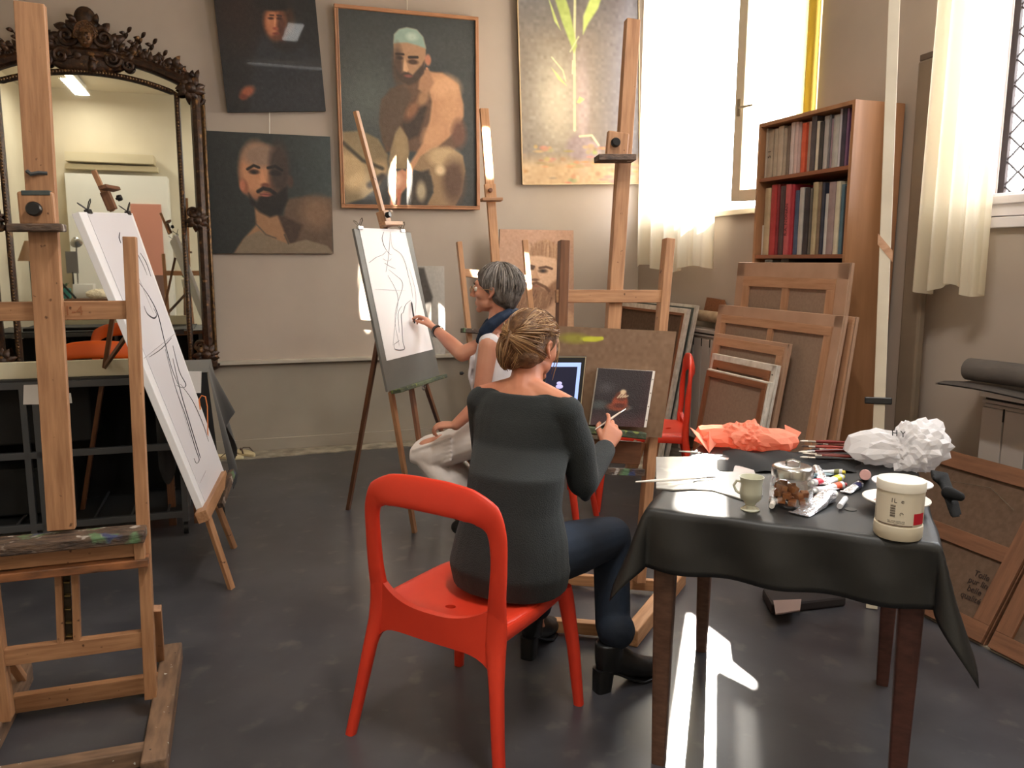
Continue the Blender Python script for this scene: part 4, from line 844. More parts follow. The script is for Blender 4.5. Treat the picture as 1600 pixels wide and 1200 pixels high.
row1 = [(198, 226, 306, (186, 168, 150), 'narrow grey-beige book at the far left end of the top shelf'), (227, 262, 312, (190, 172, 150), 'wide beige volume with two dark figures on its spine, top shelf'), (264, 286, 304, (184, 166, 144), 'beige book right of the volume with two dark figures, top shelf'),
 (288, 318, 290, (196, 178, 156), 'taller beige book on the top shelf, left part'), (319, 338, 300, (176, 158, 138), 'thin tan book right of the taller beige one on the top shelf'), (340, 360, 288, (128, 110, 98), 'brown-grey book on the top shelf left of the pale pink one'),
 (362, 384, 268, (214, 196, 190), 'pale pink-white slim book on the top shelf'), (386, 405, 265, (216, 186, 178), 'pinkish book second from the pale slim one, top shelf'), (406, 424, 266, (208, 176, 170), 'dusty pink book beside the bright orange one'), (426, 452, 270, (226, 92, 60), 'bright orange-red book with a dark block on the top shelf'),
 (454, 467, 264, (206, 178, 152), 'cream book just right of the orange-red one'), (468, 481, 262, (176, 140, 122), 'tan striped book left of the tall dark grey one'), (483, 511, 230, (88, 80, 84), 'tall dark grey book in the middle of the top shelf'), (513, 529, 260, (212, 198, 176), 'cream book right of the tall dark grey one'),
 (531, 553, 262, (70, 64, 62), 'dark book in the middle of the top shelf, right of a cream one'), (556, 586, 230, (192, 182, 176), 'light grey tall book on the top shelf'), (588, 598, 222, (110, 104, 108), 'thin grey book between the light grey and mauve ones'), (600, 610, 246, (150, 118, 126), 'thin mauve book on the top shelf'),
 (612, 648, 222, (190, 186, 178), 'wide light grey book on the right part of the top shelf'), (650, 662, 184, (196, 186, 190), 'very tall pale book edge on the top shelf'), (663, 688, 182, (66, 58, 72), 'very tall dark slate book on the top shelf'), (690, 704, 184, (116, 72, 108), 'tall purple book near the right end of the top shelf'),
 (706, 718, 320, (236, 226, 206), 'short white book near the right end of the top shelf'), (720, 732, 182, (72, 48, 78), 'tall dark violet book at the right end of the top shelf')]
for r in row1: book(*r, s1, 'books on the top shelf', **({'text': '5 1'} if 'two dark figures on its' in r[4] else {}))
row2 = [(190, 207, 870, (214, 208, 200), 'short white booklet at the left end of the second shelf'), (210, 244, 652, (198, 176, 142), 'wide cream book on the second shelf beside the red one'), (247, 280, 632, (192, 60, 62), 'wide crimson book on the second shelf'), (281, 297, 630, (150, 44, 52), 'narrow dark crimson book right of the wide crimson one'),
 (300, 328, 640, (84, 66, 70), 'dark brown-grey book between two red ones, second shelf'), (331, 360, 630, (206, 92, 96), 'rose red book with dark lettering up its spine'), (362, 384, 630, (186, 52, 66), 'bright red book right of the lettered rose red one'), (387, 411, 665, (74, 92, 124), 'blue book on the second shelf'),
 (413, 438, 648, (190, 184, 178), 'light grey book right of the blue one'), (441, 472, 650, (60, 54, 60), 'black-grey book in the middle of the second shelf'), (474, 488, 655, (96, 88, 80), 'thin grey-brown book in the middle of the second shelf'), (490, 522, 617, (188, 172, 136), 'tall cream-tan book in the middle of the second shelf'),
 (524, 542, 617, (140, 116, 92), 'tall tan-brown book next to the tall cream one'), (544, 560, 620, (58, 60, 76), 'tall dark navy book on the second shelf'), (562, 582, 685, (208, 202, 196), 'shorter white book on the second shelf, right part'), (585, 623, 616, (164, 142, 140), 'wide grey-pink book on the second shelf'),
 (626, 653, 612, (214, 204, 176), 'tall pale cream book near the right end of the second shelf'), (655, 676, 630, (86, 118, 132), 'teal book near the right end of the second shelf'), (678, 691, 640, (56, 50, 58), 'dark book at the right end of the second shelf')]
for r in row2: book(*r, s2, 'books on the second shelf', **({'text': 'R.A. NONAN', 'tcol': (60, 24, 34)} if 'lettering' in r[4] else {}))
for k, (x0, x1, c, lb) in enumerate(((205, 250, (150, 160, 160), 'grey-green book lying in shadow on the third shelf'), (300, 345, (90, 84, 80), 'dark book in shadow on the third shelf'))): book(x0, x1, 1072-k*4, c, lb, s2-.33, 'books on the third shelf')
# ---------------------------------------------------------------- stretched canvases leaning face to the wall
M_str = wood('stretcher_wood', (190, 148, 116), (168, 124, 92), .6); M_strd = wood('stretcher_wood_dark', (150, 98, 66), (124, 78, 50), .6)
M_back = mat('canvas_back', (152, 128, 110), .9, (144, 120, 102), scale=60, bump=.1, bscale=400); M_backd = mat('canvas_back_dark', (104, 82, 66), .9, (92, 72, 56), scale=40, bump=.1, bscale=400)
M_fold = mat('canvas_fold', (184, 150, 126), .85, (174, 140, 116), scale=6); M_foldw = mat('canvas_fold_white', (222, 216, 206), .85, (196, 188, 176), scale=20)
def canvas(label, A, B, zbot, lean, bw=.055, mids=(1, 0), fold=M_fold, m=M_str, back=M_back, th=.03, uz_=None, border=0, nail=False, group='canvases leaning face to the wall'):
    """A, B: far and near top corners in world space (same height); lean: how far the foot comes out towards -U"""
    x = (B-A); L = x.length; x.normalize(); out = x.cross(Z); out = out if out.dot(CAMP-A) > 0 else -out
    h = A.z-zbot; y = (Z*h - out*lean); H = y.length; y.normalize(); n = x.cross(y); n = n if n.dot(out) > 0 else -n
    foot = A - y*H; t = thing('canvas', label, 'canvas', V3(((foot+x*L/2).x, (foot+x*L/2).y, zbot)), group)
    O = A+x*L/2-y*H/2
    wpart('canvas_back', MB().box((0, 0, 0), (L-.01, H-.01, .004), frame(O-n*.0+n*.002, x, y=y)), back, t)
    wpart('folded_edge', MB().box((0, 0, 0), (L+.004, H+.004, th*.6), frame(O-n*(th*.3)+n*.0, x, y=y)), fold, t, bev=.002)
    def B_(c0, c1, w_, off=0, mm=None, nm='stretcher_bar'): bar(nm, t, c0+n*(.004+th/2-.006+off), c1+n*(.004+th/2-.006+off), w_, th*.5, mm or m, n, bev=.002)
    hx, hy = L/2-bw/2-border, H/2-bw/2-border
    if border:
        for s in (-1, 1):
            bar('folded_strip', t, O+y*s*(H/2-border/2)-x*L/2+n*.006, O+y*s*(H/2-border/2)+x*L/2+n*.006, border, .012, fold, n, bev=.002)
            bar('folded_strip', t, O+x*s*(L/2-border/2)-y*H/2+n*.006, O+x*s*(L/2-border/2)+y*H/2+n*.006, border, .012, fold, n, bev=.002)
    B_(O+y*hy-x*(hx+bw/2), O+y*hy+x*(hx+bw/2), bw); B_(O-y*hy-x*(hx+bw/2), O-y*hy+x*(hx+bw/2), bw)
    B_(O+x*hx-y*(hy-bw/2), O+x*hx+y*(hy-bw/2), bw); B_(O-x*hx-y*(hy-bw/2), O-x*hx+y*(hy-bw/2), bw)
    for k in range(mids[0]): s = -hx+2*hx*(k+1)/(mids[0]+1); B_(O+x*s-y*(hy-bw/2), O+x*s+y*(hy-bw/2), bw*.9, -.003)
    for k in range(mids[1]): s = -hy+2*hy*(k+1)/(mids[1]+1); B_(O+y*s-x*(hx-bw/2), O+y*s+x*(hx-bw/2), bw*.9, -.003)
    if nail:
        b = MB()
        for k in range(9): b.sph(O+x*(L/2-.018)+y*(-H/2+H*(k+.5)/9)+n*.014, .004, 6, 4)
        wpart('tack', b, M_blk, t, kind='stuff')
    return t, O, x, y, n, L, H
def topc(a, b_, u):
    A, B = onU(*a, u), onU(*b_, u); z = (A.z+B.z)/2; A.z = B.z = z; return A, B
canvas('tallest wide bare-backed canvas, topmost of the stack before the bookcase', *topc((1156, 408), (1331, 414), 3.03), 0.01, .10, bw=.06, mids=(1, 0), border=.085)
canvas('canvas right behind the large one, only its right edge showing', *topc((1150, 476), (1338, 499), 2.97), 0.01, .14, mids=(1, 0), bw=.06)
canvas('large canvas back with a folded rim and one vertical bar, mid stack', *topc((1126, 474), (1321, 497), 2.91), 0.01, .17, bw=.05, mids=(1, 0), border=.06)
canvas('medium canvas back with a broad wood top bar, before the large one', *topc((1121, 518), (1234, 541), 2.80), 0.01, .17, bw=.05, mids=(0, 0), border=.02)
canvas('white-rimmed canvas back with tacks along its right rim', *topc((1116, 550), (1216, 574), 2.71), 0.01, .16, bw=.045, mids=(0, 0), fold=M_foldw, m=M_strd, border=.035, nail=True)
canvas('smallest canvas back, front of the stack before the bookcase', *topc((1108, 576), (1204, 598), 2.63), 0.01, .14, bw=.035, mids=(0, 0), fold=M_foldw, m=M_strd, border=.008)
# pair left of the far radiator
canvas('dark-bordered canvas with white rim leaning near the corner, behind the red chair', *topc((998, 470), (1090, 476), 3.28), 0.01, .22, bw=.05, mids=(0, 0), fold=M_foldw, m=mat('grey_green_strip', (84, 90, 84), .8), border=.02, group='canvases in the corner')
canvas('bare-backed canvas with a cracked white rim in the corner', *topc((972, 478), (1077, 476), 3.17), 0.01, .2, bw=.02, mids=(0, 0), fold=M_foldw, border=.035, m=M_strd, back=M_backd, group='canvases in the corner')
# big dark canvases at the right edge, leaning on the near radiator
br_ = V3((1.93, 3.02, .01)); vN = onU(1555, 1000, 2.80).dot(W)
def big(label, v_far, v_near, u_top, ztop, leanv, **k): return canvas(label, uw(u_top, v_far, ztop), uw(u_top, v_near, ztop), .01, leanv, **k)
tA = onU(1600, 736, 3.10); zA = tA.z
M_sd = wood('dark_brown_stretcher', (132, 90, 64), (108, 72, 50), .6)  # darker brown wood for the large canvases at the right edge
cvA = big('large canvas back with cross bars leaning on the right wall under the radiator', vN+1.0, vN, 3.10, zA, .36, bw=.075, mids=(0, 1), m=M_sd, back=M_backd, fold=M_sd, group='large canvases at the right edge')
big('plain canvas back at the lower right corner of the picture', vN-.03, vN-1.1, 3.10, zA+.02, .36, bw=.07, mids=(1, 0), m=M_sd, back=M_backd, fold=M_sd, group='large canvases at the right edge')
t, O, x, y, n, L, H = cvA
# stamped lettering on the canvas back
st = onP(1524, 920, O+n*.008, n); b = MB()
Ms = frame(st, x, y=y)
for k in range(4):
    tb = text_mb(('Toile', 'pur lin', 'belle', 'qualité')[k], .035, Matrix(), .0004); M = Ms @ Matrix.Translation((0, .06-k*.034, 0)); b.add([M @ p for p in tb.v], tb.f)
wpart('stamp', b, mat('stamp_ink', (48, 34, 30), .9), t)
b = MB().tube([onP(1487, 752, O+n*.02, n), onP(1548, 762, O+n*.02, n), onP(1585, 798, O+n*.02, n)], .0012, 5); wpart('wire', b, M_steel, t)
# ---------------------------------------------------------------- radiators
M_rad = mat('radiator_enamel', (188, 178, 170), .45); M_slot = mat('radiator_slot', (40, 36, 34), .8)
def radiator(label, u, v0, v1, z0, z1):
    t = thing('radiator', label, 'radiator', uw(u+.06, (v0+v1)/2, z0)); n_ = max(3, int(abs(v1-v0)/.11))
    wpart('body', ubox(u+.02, u+.12, v0, v1, z0, z1-.06), M_rad, t, bev=.006)
    wpart('top_grille', ubox(u+.0, u+.12, v0-.005, v1+.005, z1-.028, z1), M_rad, t, bev=.004)
    wpart('slot', ubox(u+.015, u+.11, v0+.01, v1-.01, z1-.058, z1-.03), M_slot, t); wpart('grille_bar', ubox(u+.004, u+.02, v0, v1, z1-.055, z1-.040), M_rad, t, bev=.002)
    for k in range(n_): a = v0+(v1-v0)*k/n_; wpart('fin_panel', ubox(u+.004, u+.022, a+.004, a+(v1-v0)/n_-.004, z0+.01, z1-.075), M_rad, t, bev=.003)
    for k in range(1, n_): a = v0+(v1-v0)*k/n_; wpart('slit', ubox(u+.001, u+.006, a-.003, a+.003, z1-.13, z1-.07), M_slot, t)
    wpart('bracket', ubox(u+.1, UR-.001, v0+.05, v0+.09, z0+.1, z0+.2), M_rad, t); wpart('pipe', MB().tube([uw(u+.07, v1+.03, z0+.1), uw(u+.07, v1+.03, .0)], .012, 8), M_rad, t, smooth=True)
    return t
ur_ = 3.30
a = onU(1062, 508, ur_); radiator('white radiator below the bright window behind the leaning canvases', ur_, a.dot(W)-1.1, a.dot(W)+.02, .15, a.z-.005)
a = onU(1535, 610, ur_); radiator('white slatted radiator below the grilled window', ur_, a.dot(W)-1.3, a.dot(W), .14, a.z)
# things lying on the far radiator
a = onU(1098, 503, 3.34)
b = MB(); c = uw(3.36, a.dot(W), a.z+.045)
single('canvas_roll', MB().tube([c-W*.28, c+W*.16], .042, 14).tube([c-W*.285, c-W*.28], .02, 12), mat('roll_canvas', (186, 164, 136), .8, (160, 138, 110), scale=12), 'beige roll lying on the far white radiator', 'roll', smooth=True)
b = MB().prism([uw(3.43, a.dot(W)+.16, a.z+.0), uw(3.43, a.dot(W)-.25, a.z+.0), uw(3.43, a.dot(W)-.12, a.z+.17), uw(3.43, a.dot(W)+.10, a.z+.18)], U, .015)
single('wood_panel', b, M_strd, 'small brown panel standing behind the beige roll on the radiator', 'panel')
# grey roll of material on the near radiator
A0 = onU(1494, 578, 3.18); v00 = A0.dot(W); rr = .055
def rollf(s, k):
    a = 2*pi*k*1.15; r_ = rr*(1-.12*k); v = v00-s*1.6; c = uw(3.26, v, A0.z-.0+.01*sin(s*5)+(-.018*s)); return c+U*r_*cos(a)+Z*r_*sin(a)
single('felt_roll', MB().grid(rollf, 20, 26), mat('grey_felt', (104, 98, 92), .9, (92, 86, 82), scale=5, bump=.1, bscale=90), 'grey roll of felt lying on the near radiator', 'roll', smooth=True, angle=180)
def shf(s, k): v = v00+.06-s*1.7; return uw(3.12+.30*k, v, A0.z-rr-.012+.008*sin(s*11+k)+(-.012*s)+.006*sin(k*7))
b = MB().grid(shf, 24, 6); b2 = MB().grid(lambda s, k: shf(s, k)-Z*.006, 24, 6); b.add(b2.v, [tuple(reversed(f)) for f in b2.f])
single('felt_sheet', b, mat('dark_felt', (74, 68, 64), .9), 'dark sheet under the grey felt roll on the near radiator', 'sheet', smooth=True, angle=180)
wq = onU(1548, 598, 3.34)
single('radiator_shelf', ubox(3.20, 3.44, v00-1.6, v00-.12, A0.z-rr-.05, A0.z-rr-.024), M_white, 'white shelf between the felt roll and the near radiator', 'shelf')
# ---------------------------------------------------------------- poles by the bookcase
M_pole = mat('painted_batten', (206, 196, 176), .6, (192, 180, 160), scale=4)
pb_, pt_ = fl(1362, 950), dY(1400, -70, 3.8)
pt = thing('batten', 'tall pale wooden batten standing upright before the bookcase', 'batten', pb_); xax = (pt_-pb_).normalized()
bar('batten', pt, pb_, pt_, .046, .035, M_pole, U*-.55-W*.6, bev=.002)
kz = dY(1383, 392, 3.62); 
b = MB(); fr_ = frame(pb_, xax, z=(U*-.55-W*.6)); tk = (kz-pb_).dot(xax)
b.prism([fr_ @ V3((tk+dx, dy_, .0178)) for dx, dy_ in ((-.06, -.031), (.02, .031), (.07, .031), (-.01, -.031))], fr_.to_3x3() @ V3((0, 0, 1)), .0012)
wpart('bare_wood_patch', b, M_str, pt)
tk2 = (dY(1368, 626, 3.5)-pb_).dot(xax)
bar('black_clamp', pt, fr_ @ V3((tk2, -.05, 0)), fr_ @ V3((tk2, .06, 0)), .03, .05, M_blk, fr_.to_3x3() @ V3((0, 0, 1)), bev=.004)
a = fl(1402, 850); c = onU(1455, 92, 3.38)
tp = thing('cardboard_tube', 'tall grey-brown plank leaning on the wall right of the bookcase', 'plank', a)
bar('plank', tp, a, c, .12, .05, mat('grey_card', (132, 116, 98), .8, (118, 102, 86), scale=3), -U, bev=.012); bar('cap', tp, c-(c-a).normalized()*.002, c+(c-a).normalized()*.03, .105, .045, mat('card_cap', (96, 82, 70), .8), -U, bev=.004)
# ---------------------------------------------------------------- metal rack, cloth and things by the mirror
M_met = mat('grey_metal_frame', (92, 94, 98), .45, metal=.5); M_blkc = mat('black_cloth', (13, 13, 14), .9, sheen=.02, bump=.1, bscale=300)
vr0, vr1 = 4.62, 5.25
def R_(x, y, v=vr0): return onV(x, y, v)
rk = thing('metal_rack', 'grey metal wheeled rack draped inside with black cloth below the mirror', 'rack', uw(-1.2, (vr0+vr1)/2, 0))
ur0, ur1 = -1.95, R_(284, 700).dot(U)
zT, z1_, z2_, z3_ = R_(180, 597).z, R_(180, 703).z, R_(180, 772).z, R_(180, 812).z
for u in (ur0, R_(62, 700).dot(U), R_(117, 760).dot(U) if 0 else ur0+.9, ur1):
    for v in (vr0, vr1): bar('post', rk, uw(u, v, .07), uw(u, v, zT if u != ur1 or 1 else z1_), .03, .03, M_met, -W)
for z in (zT, z1_, z3_):
    for v in (vr0, vr1): bar('rail', rk, uw(ur0, v, z), uw(ur1+.0, v, z), .035, .03, M_met, -W)
    for u in (ur0, ur1): bar('rail', rk, uw(u, vr0, z), uw(u, vr1, z), .035, .03, M_met, U)
for k in range(9): u = ur0+(ur1-ur0)*(k+.5)/9; bar('shelf_slat', rk, uw(u, vr0, z3_+.01), uw(u, vr1, z3_+.01), .012, .01, M_met, Z)
wpart('mesh_shelf', MB().prism([uw(ur0, vr0, z3_-.01), uw(ur1, vr0, z3_-.01), uw(ur1, vr1, z3_-.01), uw(ur0, vr1, z3_-.01)], Z, .004), mat('dark_mesh', (34, 36, 38), .6), rk)
wpart('top_plate', MB().prism([uw(ur0, vr0, zT+.017), uw(ur1-.05, vr0, zT+.017), uw(ur1-.05, vr1, zT+.017), uw(ur0, vr1, zT+.017)], Z, .012), mat('dark_top', (44, 44, 46), .6), rk)
for u in (ur0, ur1):
    for v in (vr0, vr1): wpart('caster', MB().tube([uw(u-.012, v, .035), uw(u+.012, v, .035)], .035, 14), M_blk, rk, smooth=True)
# black cloth lining hung at the back and middle of the rack
def cl1(s, k): u = ur0+.02+(ur1-.06-ur0)*s; return uw(u, vr1-.07-.03*sin(s*40)-.03*sin(s*17+k*2), zT-.03-(zT-.12)*k)
b = MB().grid(cl1, 90, 6); b2 = MB().grid(lambda s, k: cl1(s, k)-W*.012, 90, 6); b.add(b2.v, b2.f)
single('black_cloth', b, M_blkc, 'black cloth hanging inside the metal rack below the mirror', 'cloth', smooth=True, angle=180)
single('storage_box', MB().box((0, 0, 0), (.95, .35, .40), frame(uw(-1.25, 4.98, z1_+.22), U, z=Z)), mat('black_box', (14, 14, 15), .7), 'wide black box standing on the middle rail of the rack', 'box', bev=.01)
single('storage_box', MB().box((0, 0, 0), (.85, .35, .26), frame(uw(-1.3, 4.98, z3_+.145), U, z=Z)), mat('black_box', (14, 14, 15), .7), 'lower black box on the bottom shelf of the rack', 'box', bev=.01)
# cream panel lying on the rack, white sheet, table cloth at the right end
pA = onV(36, 588, vr0+.05); pB_ = onV(208, 570, vr0+.05)
b = MB().prism([uw(-1.62, vr0+.04, zT+.03), uw(R_(236, 590).dot(U), vr0+.04, zT+.03), uw(R_(236, 590).dot(U), vr0+.075, zT+.03), uw(-1.62, vr0+.075, zT+.03)], Z, .085)
single('cream_panel', b, mat('cream_panel', (226, 218, 192), .6), 'long cream board standing on the rack in front of the mirror', 'board', bev=.003)
for (x, y, lb) in ((56, 616, 'torn white paper hanging from the rack rail at the left'), (102, 622, 'small scrap of white paper beside the easel mast')):
    c = onV(x, y, vr0-.02); s = 1 if x < 80 else .5
    single('paper_scrap', MB().prism([c+U*-.05*s+Z*.05*s, c+U*-.06*s-Z*.05*s, c+U*.06*s-Z*.055*s, c+U*.055*s+Z*.05*s], -W, .003), M_paper, lb, 'paper')
# black cloth draped over a small table at the end of the rack, with a white sheet on top
tu0, tu1 = R_(236, 590).dot(U), onV(322, 580, 4.95).dot(U); tz = onV(300, 573, 5.0).z
st = thing('side_table', 'small table hidden under a black cloth right of the rack', 'table', uw((tu0+tu1)/2, 5.0, 0))
wpart('top', MB().prism([uw(tu0, 4.75, tz-.03), uw(tu1-.03, 4.75, tz-.03), uw(tu1-.03, 5.3, tz-.03), uw(tu0, 5.3, tz-.03)], Z, .024), M_w3, st)
for u in (tu0+.05, tu1-.08):
    for v in (4.8, 5.25): bar('leg', st, uw(u, v, 0), uw(u, v, tz-.03), .04, .04, M_w3, -W)
def drape(s, k):     # s across, k down
    u = tu0+(tu1-tu0)*min(1, s*1.15) + (max(0, s-.87)*.5*(k+.2)); v = 4.72-.02*sin(s*20)*k-.04*k*s
    hem = .42+.2*sin(s*7+.5)+.28*(s > .8)*(s-.8)/.2; return uw(u, v, tz-hem*k)
b = MB().grid(drape, 40, 14)
def dr2(s, k): v = 4.72+.6*k; u = tu1+.015+.02*sin(k*13); return uw(u, v, tz)
def side(s, k): hem = .5+.22*sin(s*5+2.2); return uw(tu1+.02+.10*k+.03*sin(s*16)*k, 4.70+.62*s, tz-hem*k)
b.add(*(lambda g: (g.v, g.f))(MB().grid(side, 24, 14)))
b.add([uw(tu0, 4.71, tz+.003), uw(tu1+.02, 4.71, tz+.003), uw(tu1+.02, 5.32, tz+.003), uw(tu0, 5.32, tz+.003)], [(0, 1, 2, 3)])
single('black_cloth', b, mat('charcoal_cloth', (30, 30, 32), .8, sheen=.3), 'charcoal cloth draped over the side table right of the rack', 'cloth', smooth=True, angle=50)
single('paper_sheet', MB().prism([onV(x, y, 4.66) for x, y in ((292, 580), (315, 580), (314, 614), (301, 614))], -W, .003), M_paper, 'white paper sheet hanging over the charcoal cloth', 'paper')
# flip-flops
M_ff = mat('flipflop_sole', (214, 200, 160), .7); M_ffs = mat('flipflop_strap', (74, 54, 40), .6)
def flip(cx, cy, ang, label):
    c = fl(cx, cy, .006); t = thing('flip_flop', label, 'sandal', c, 'pair of sandals'); X = V3((cos(ang), sin(ang), 0)); Y = Z.cross(X)
    P = []
    for k in range(24):
        a = 2*pi*k/24; wv = .047 if cos(a) > 0 else .038; P.append(c+X*.125*cos(a)+Y*wv*sin(a)*(1-.15*cos(2*a)))
    wpart('sole', MB().prism(P, Z, .022), M_ff, t, bev=.005)
    for s in (-1, 1):
        b = MB(); b.tube([c+X*.07+Z*.022, c+X*.05+Y*s*.012+Z*.045, c+X*.0+Y*s*.034+Z*.05, c-X*.035+Y*s*.044+Z*.02], [.006, .007, .007, .006], 8, flat=.5); wpart('strap', b, M_ffs, t, smooth=True)
    return t
flip(357, 716, radians(-10), 'cream flip-flop nearer the black cloth at the foot of the back wall'); flip(384, 710, radians(140), 'cream flip-flop on the right of the pair by the back wall')
# ---------------------------------------------------------------- moulded red chairs
M_red = mat('red_plastic', (228, 66, 42), .38, (216, 58, 38), scale=4, spec=.4); M_or = mat('orange_plastic', (232, 98, 28), .4)
def red_chair(M, label, m=None, group='moulded chairs'):
    m = m or M_red; t = thing('moulded_chair', label, 'chair', M=M, group=group)
    # local: +y is the front
    for s in (-1, 1):
        b = MB(); rings = []
        for (x, y, z, a, c) in ((.285, -.285, 0, .017, .017), (.262, -.262, .14, .019, .018), (.24, -.236, .29, .022, .020), (.224, -.216, .38, .030, .021), (.218, -.209, .43, .036, .020), (.220, -.208, .48, .034, .018), (.224, -.211, .53, .024, .014)):
            rings.append((V3((s*x, y, z)), V3((a, 0, 0)), V3((0, c, 0)), 2.6))
        b.loft(rings, 16); part('leg', b, m, t, M=M, smooth=True)
        b = MB(); rings = []
        for (x, y, z, a) in ((.252, .262, 0, .017), (.236, .244, .22, .021), (.215, .222, .40, .026), (.208, .214, .435, .028)): rings.append((V3((s*x, y, z)), V3((a, 0, 0)), V3((0, a, 0)), 2.6))
        b.loft(rings, 16); part('leg', b, m, t, M=M, smooth=True)
    # seat: a dished slab with rounded outline and two rails
    def top(x, y): d = max(0, 1-(x/.2)**2)*max(0, 1-((y-.02)/.23)**2); return .452-.020*d
    b = MB(); n_ = 21; vs = []; N_ = 40
    rings_ = []
    def outl(k, sc): a = 2*pi*k/N_; e = 5; ct, st_ = cos(a), sin(a); return (.232*sc*math.copysign(abs(ct)**(2/e), ct)*(1-.05*(st_ > 0)*st_), .005+.238*sc*math.copysign(abs(st_)**(2/e), st_))
    prof = [(0.13, 0), (.25, 0), (.5, 0), (.75, 0), (.9, 0), (.975, -.002), (1, -.012), (1, -.032), (.95, -.042), (.85, -.040), (.5, -.036), (.13, -.036)]
    hx, hy = 0, -.13
    V_, F_ = [], []
    for j, (sc, dz) in enumerate(prof):
        for k in range(N_):
            x, y = outl(k, sc); f = (1-sc)/.87; a = 2*pi*k/N_
            if j in (0, len(prof)-1): x, y = .017*cos(a), .017*sin(a)
            x, y = x+(hx)*f, y+(hy)*f
            V_.append(V3((x, y, top(x, y)+dz)))
    for j in range(len(prof)-1):
        for k in range(N_): F_.append((j*N_+k, j*N_+(k+1) % N_, (j+1)*N_+(k+1) % N_, (j+1)*N_+k))
    L_ = len(prof)-1
    for k in range(N_): F_.append((L_*N_+k, L_*N_+(k+1) % N_, (k+1) % N_, k))
    b.add(V_, F_); part('seat', b, m, t, M=M, smooth=True, angle=60)
    # back hoop with the apron below, one continuous band
    path = []
    for (x, y, z) in ((-.214, -.207, .40), (-.220, -.207, .47), (-.228, -.214, .56), (-.234, -.216, .66), (-.230, -.222, .745), (-.203, -.229, .805), (-.147, -.237, .829), (-.07, -.244, .838), (0, -.248, .840)): path.append((x, y, z))
    path += [(-x, y, z) for x, y, z in reversed(path[:-1])]
    wid = [.026, .033, .027, .025, .030, .044, .048, .050, .050]; wid = wid+wid[:-1][::-1]
    P = [V3(p) for p in path]; rings = []
    for i, p in enumerate(P):
        d = (P[min(i+1, len(P)-1)]-P[max(i-1, 0)]).normalized(); nn = V3((0, -1, .25)).normalized(); a = d.cross(nn).normalized()
        sh = V3((0, 0, 0))
        if 5 <= i <= 11: sh = V3((0, 0, -.012))
        rings.append((p+sh, a*wid[i], nn*(.012 if 3 < i < 13 else .017), 2.6))
    # subdivide smoothly
    R2 = []
    for i in range(len(rings)-1):
        c0, A0_, B0, e = rings[i]; c1, A1, B1, _ = rings[i+1]; p0 = rings[max(0, i-1)][0]; p3 = rings[min(len(rings)-1, i+2)][0]
        for k in range(4):
            s = k/4; c = .5*((2*c0)+(c1-p0)*s+(2*p0-5*c0+4*c1-p3)*s*s+(3*c0-3*c1+p3-p0)*s**3); R2.append((c, A0_.lerp(A1, s), B0.lerp(B1, s), e))
    R2.append(rings[-1]); b = MB().loft(R2, 20); part('backrest', b, m, t, M=M, smooth=True, angle=60)
    # apron under the opening: curved web between the rear posts
    def ap(s, k):
        e = abs(2*s-1)**2.6; x = (-.214+.428*s)*(1+.09*k*e); zt_ = .462+.055*e; zb_ = .372-.075*abs(2*s-1)**7; z = zt_+(zb_-zt_)*k; return V3((x, -.243+.028*e-.012*k*e, z))
    g = MB().grid(ap, 25, 8); g2 = MB().grid(lambda s, k: ap(s, k)+V3((0, .022, 0)), 25, 8)
    g.add(g2.v, [tuple(reversed(f)) for f in g2.f]); n2 = 25*8
    for i in range(24): g.f.append([i+1, i, n2+i, n2+i+1]); g.f.append([7*25+i, 7*25+i+1, n2+7*25+i+1, n2+7*25+i]); g.mi += [0, 0]
    part('apron', g, m, t, M=M, smooth=True, angle=60)
    for s in (-1, 1): b = MB(); b.loft([(V3((s*.222, -.19, .425)), V3((.014, 0, 0)), V3((0, 0, .024)), 3), (V3((s*.225, .0, .425)), V3((.014, 0, 0)), V3((0, 0, .022)), 3), (V3((s*.212, .20, .425)), V3((.014, 0, 0)), V3((0, 0, .020)), 3)], 12); part('side_rail', b, m, t, M=M, smooth=True)
    return t
def chM(x, y, deg, s=1.0): return Matrix.Translation((x, y, 0)) @ Matrix.Rotation(radians(deg), 4, 'Z') @ Matrix.Scale(s, 4)
red_chair(chM(-.118, 2.46, -32), 'red moulded chair in the foreground under the person in the dark sweater')
a = fl(972, 772); red_chair(chM(.84, 4.92, 82, 1.08), 'red moulded chair behind the brown board, its back at the board edge')
red_chair(chM(.16, 4.42, 75), 'red moulded chair glimpsed under the painting arm of the sweater wearer')
red_chair(chM(*(uw(-.80, 5.90).xy), 10, 1.13), 'orange moulded chair in front of the mirror above the cream board', M_or)
b = MB(); q0 = [onV(x, y, 4.3) for x, y in ((313, 640), (311, 624), (315, 618), (321, 620), (324, 635), (325, 690))]; b.tube(q0, .006, 6, flat=.5)
single('orange_strap', b, mat('orange_strap', (226, 132, 70), .6), 'loop of orange strap hanging at the right edge of the white board', 'strap', smooth=True)
single('dark_bag', MB().sph(onV(296, 700, 4.45), (.07, .06, .22), 16, 12), mat('dark_plum_cloth', (24, 22, 28), .85), 'dark bag hanging behind the white board, below the charcoal cloth', 'bag', smooth=True)
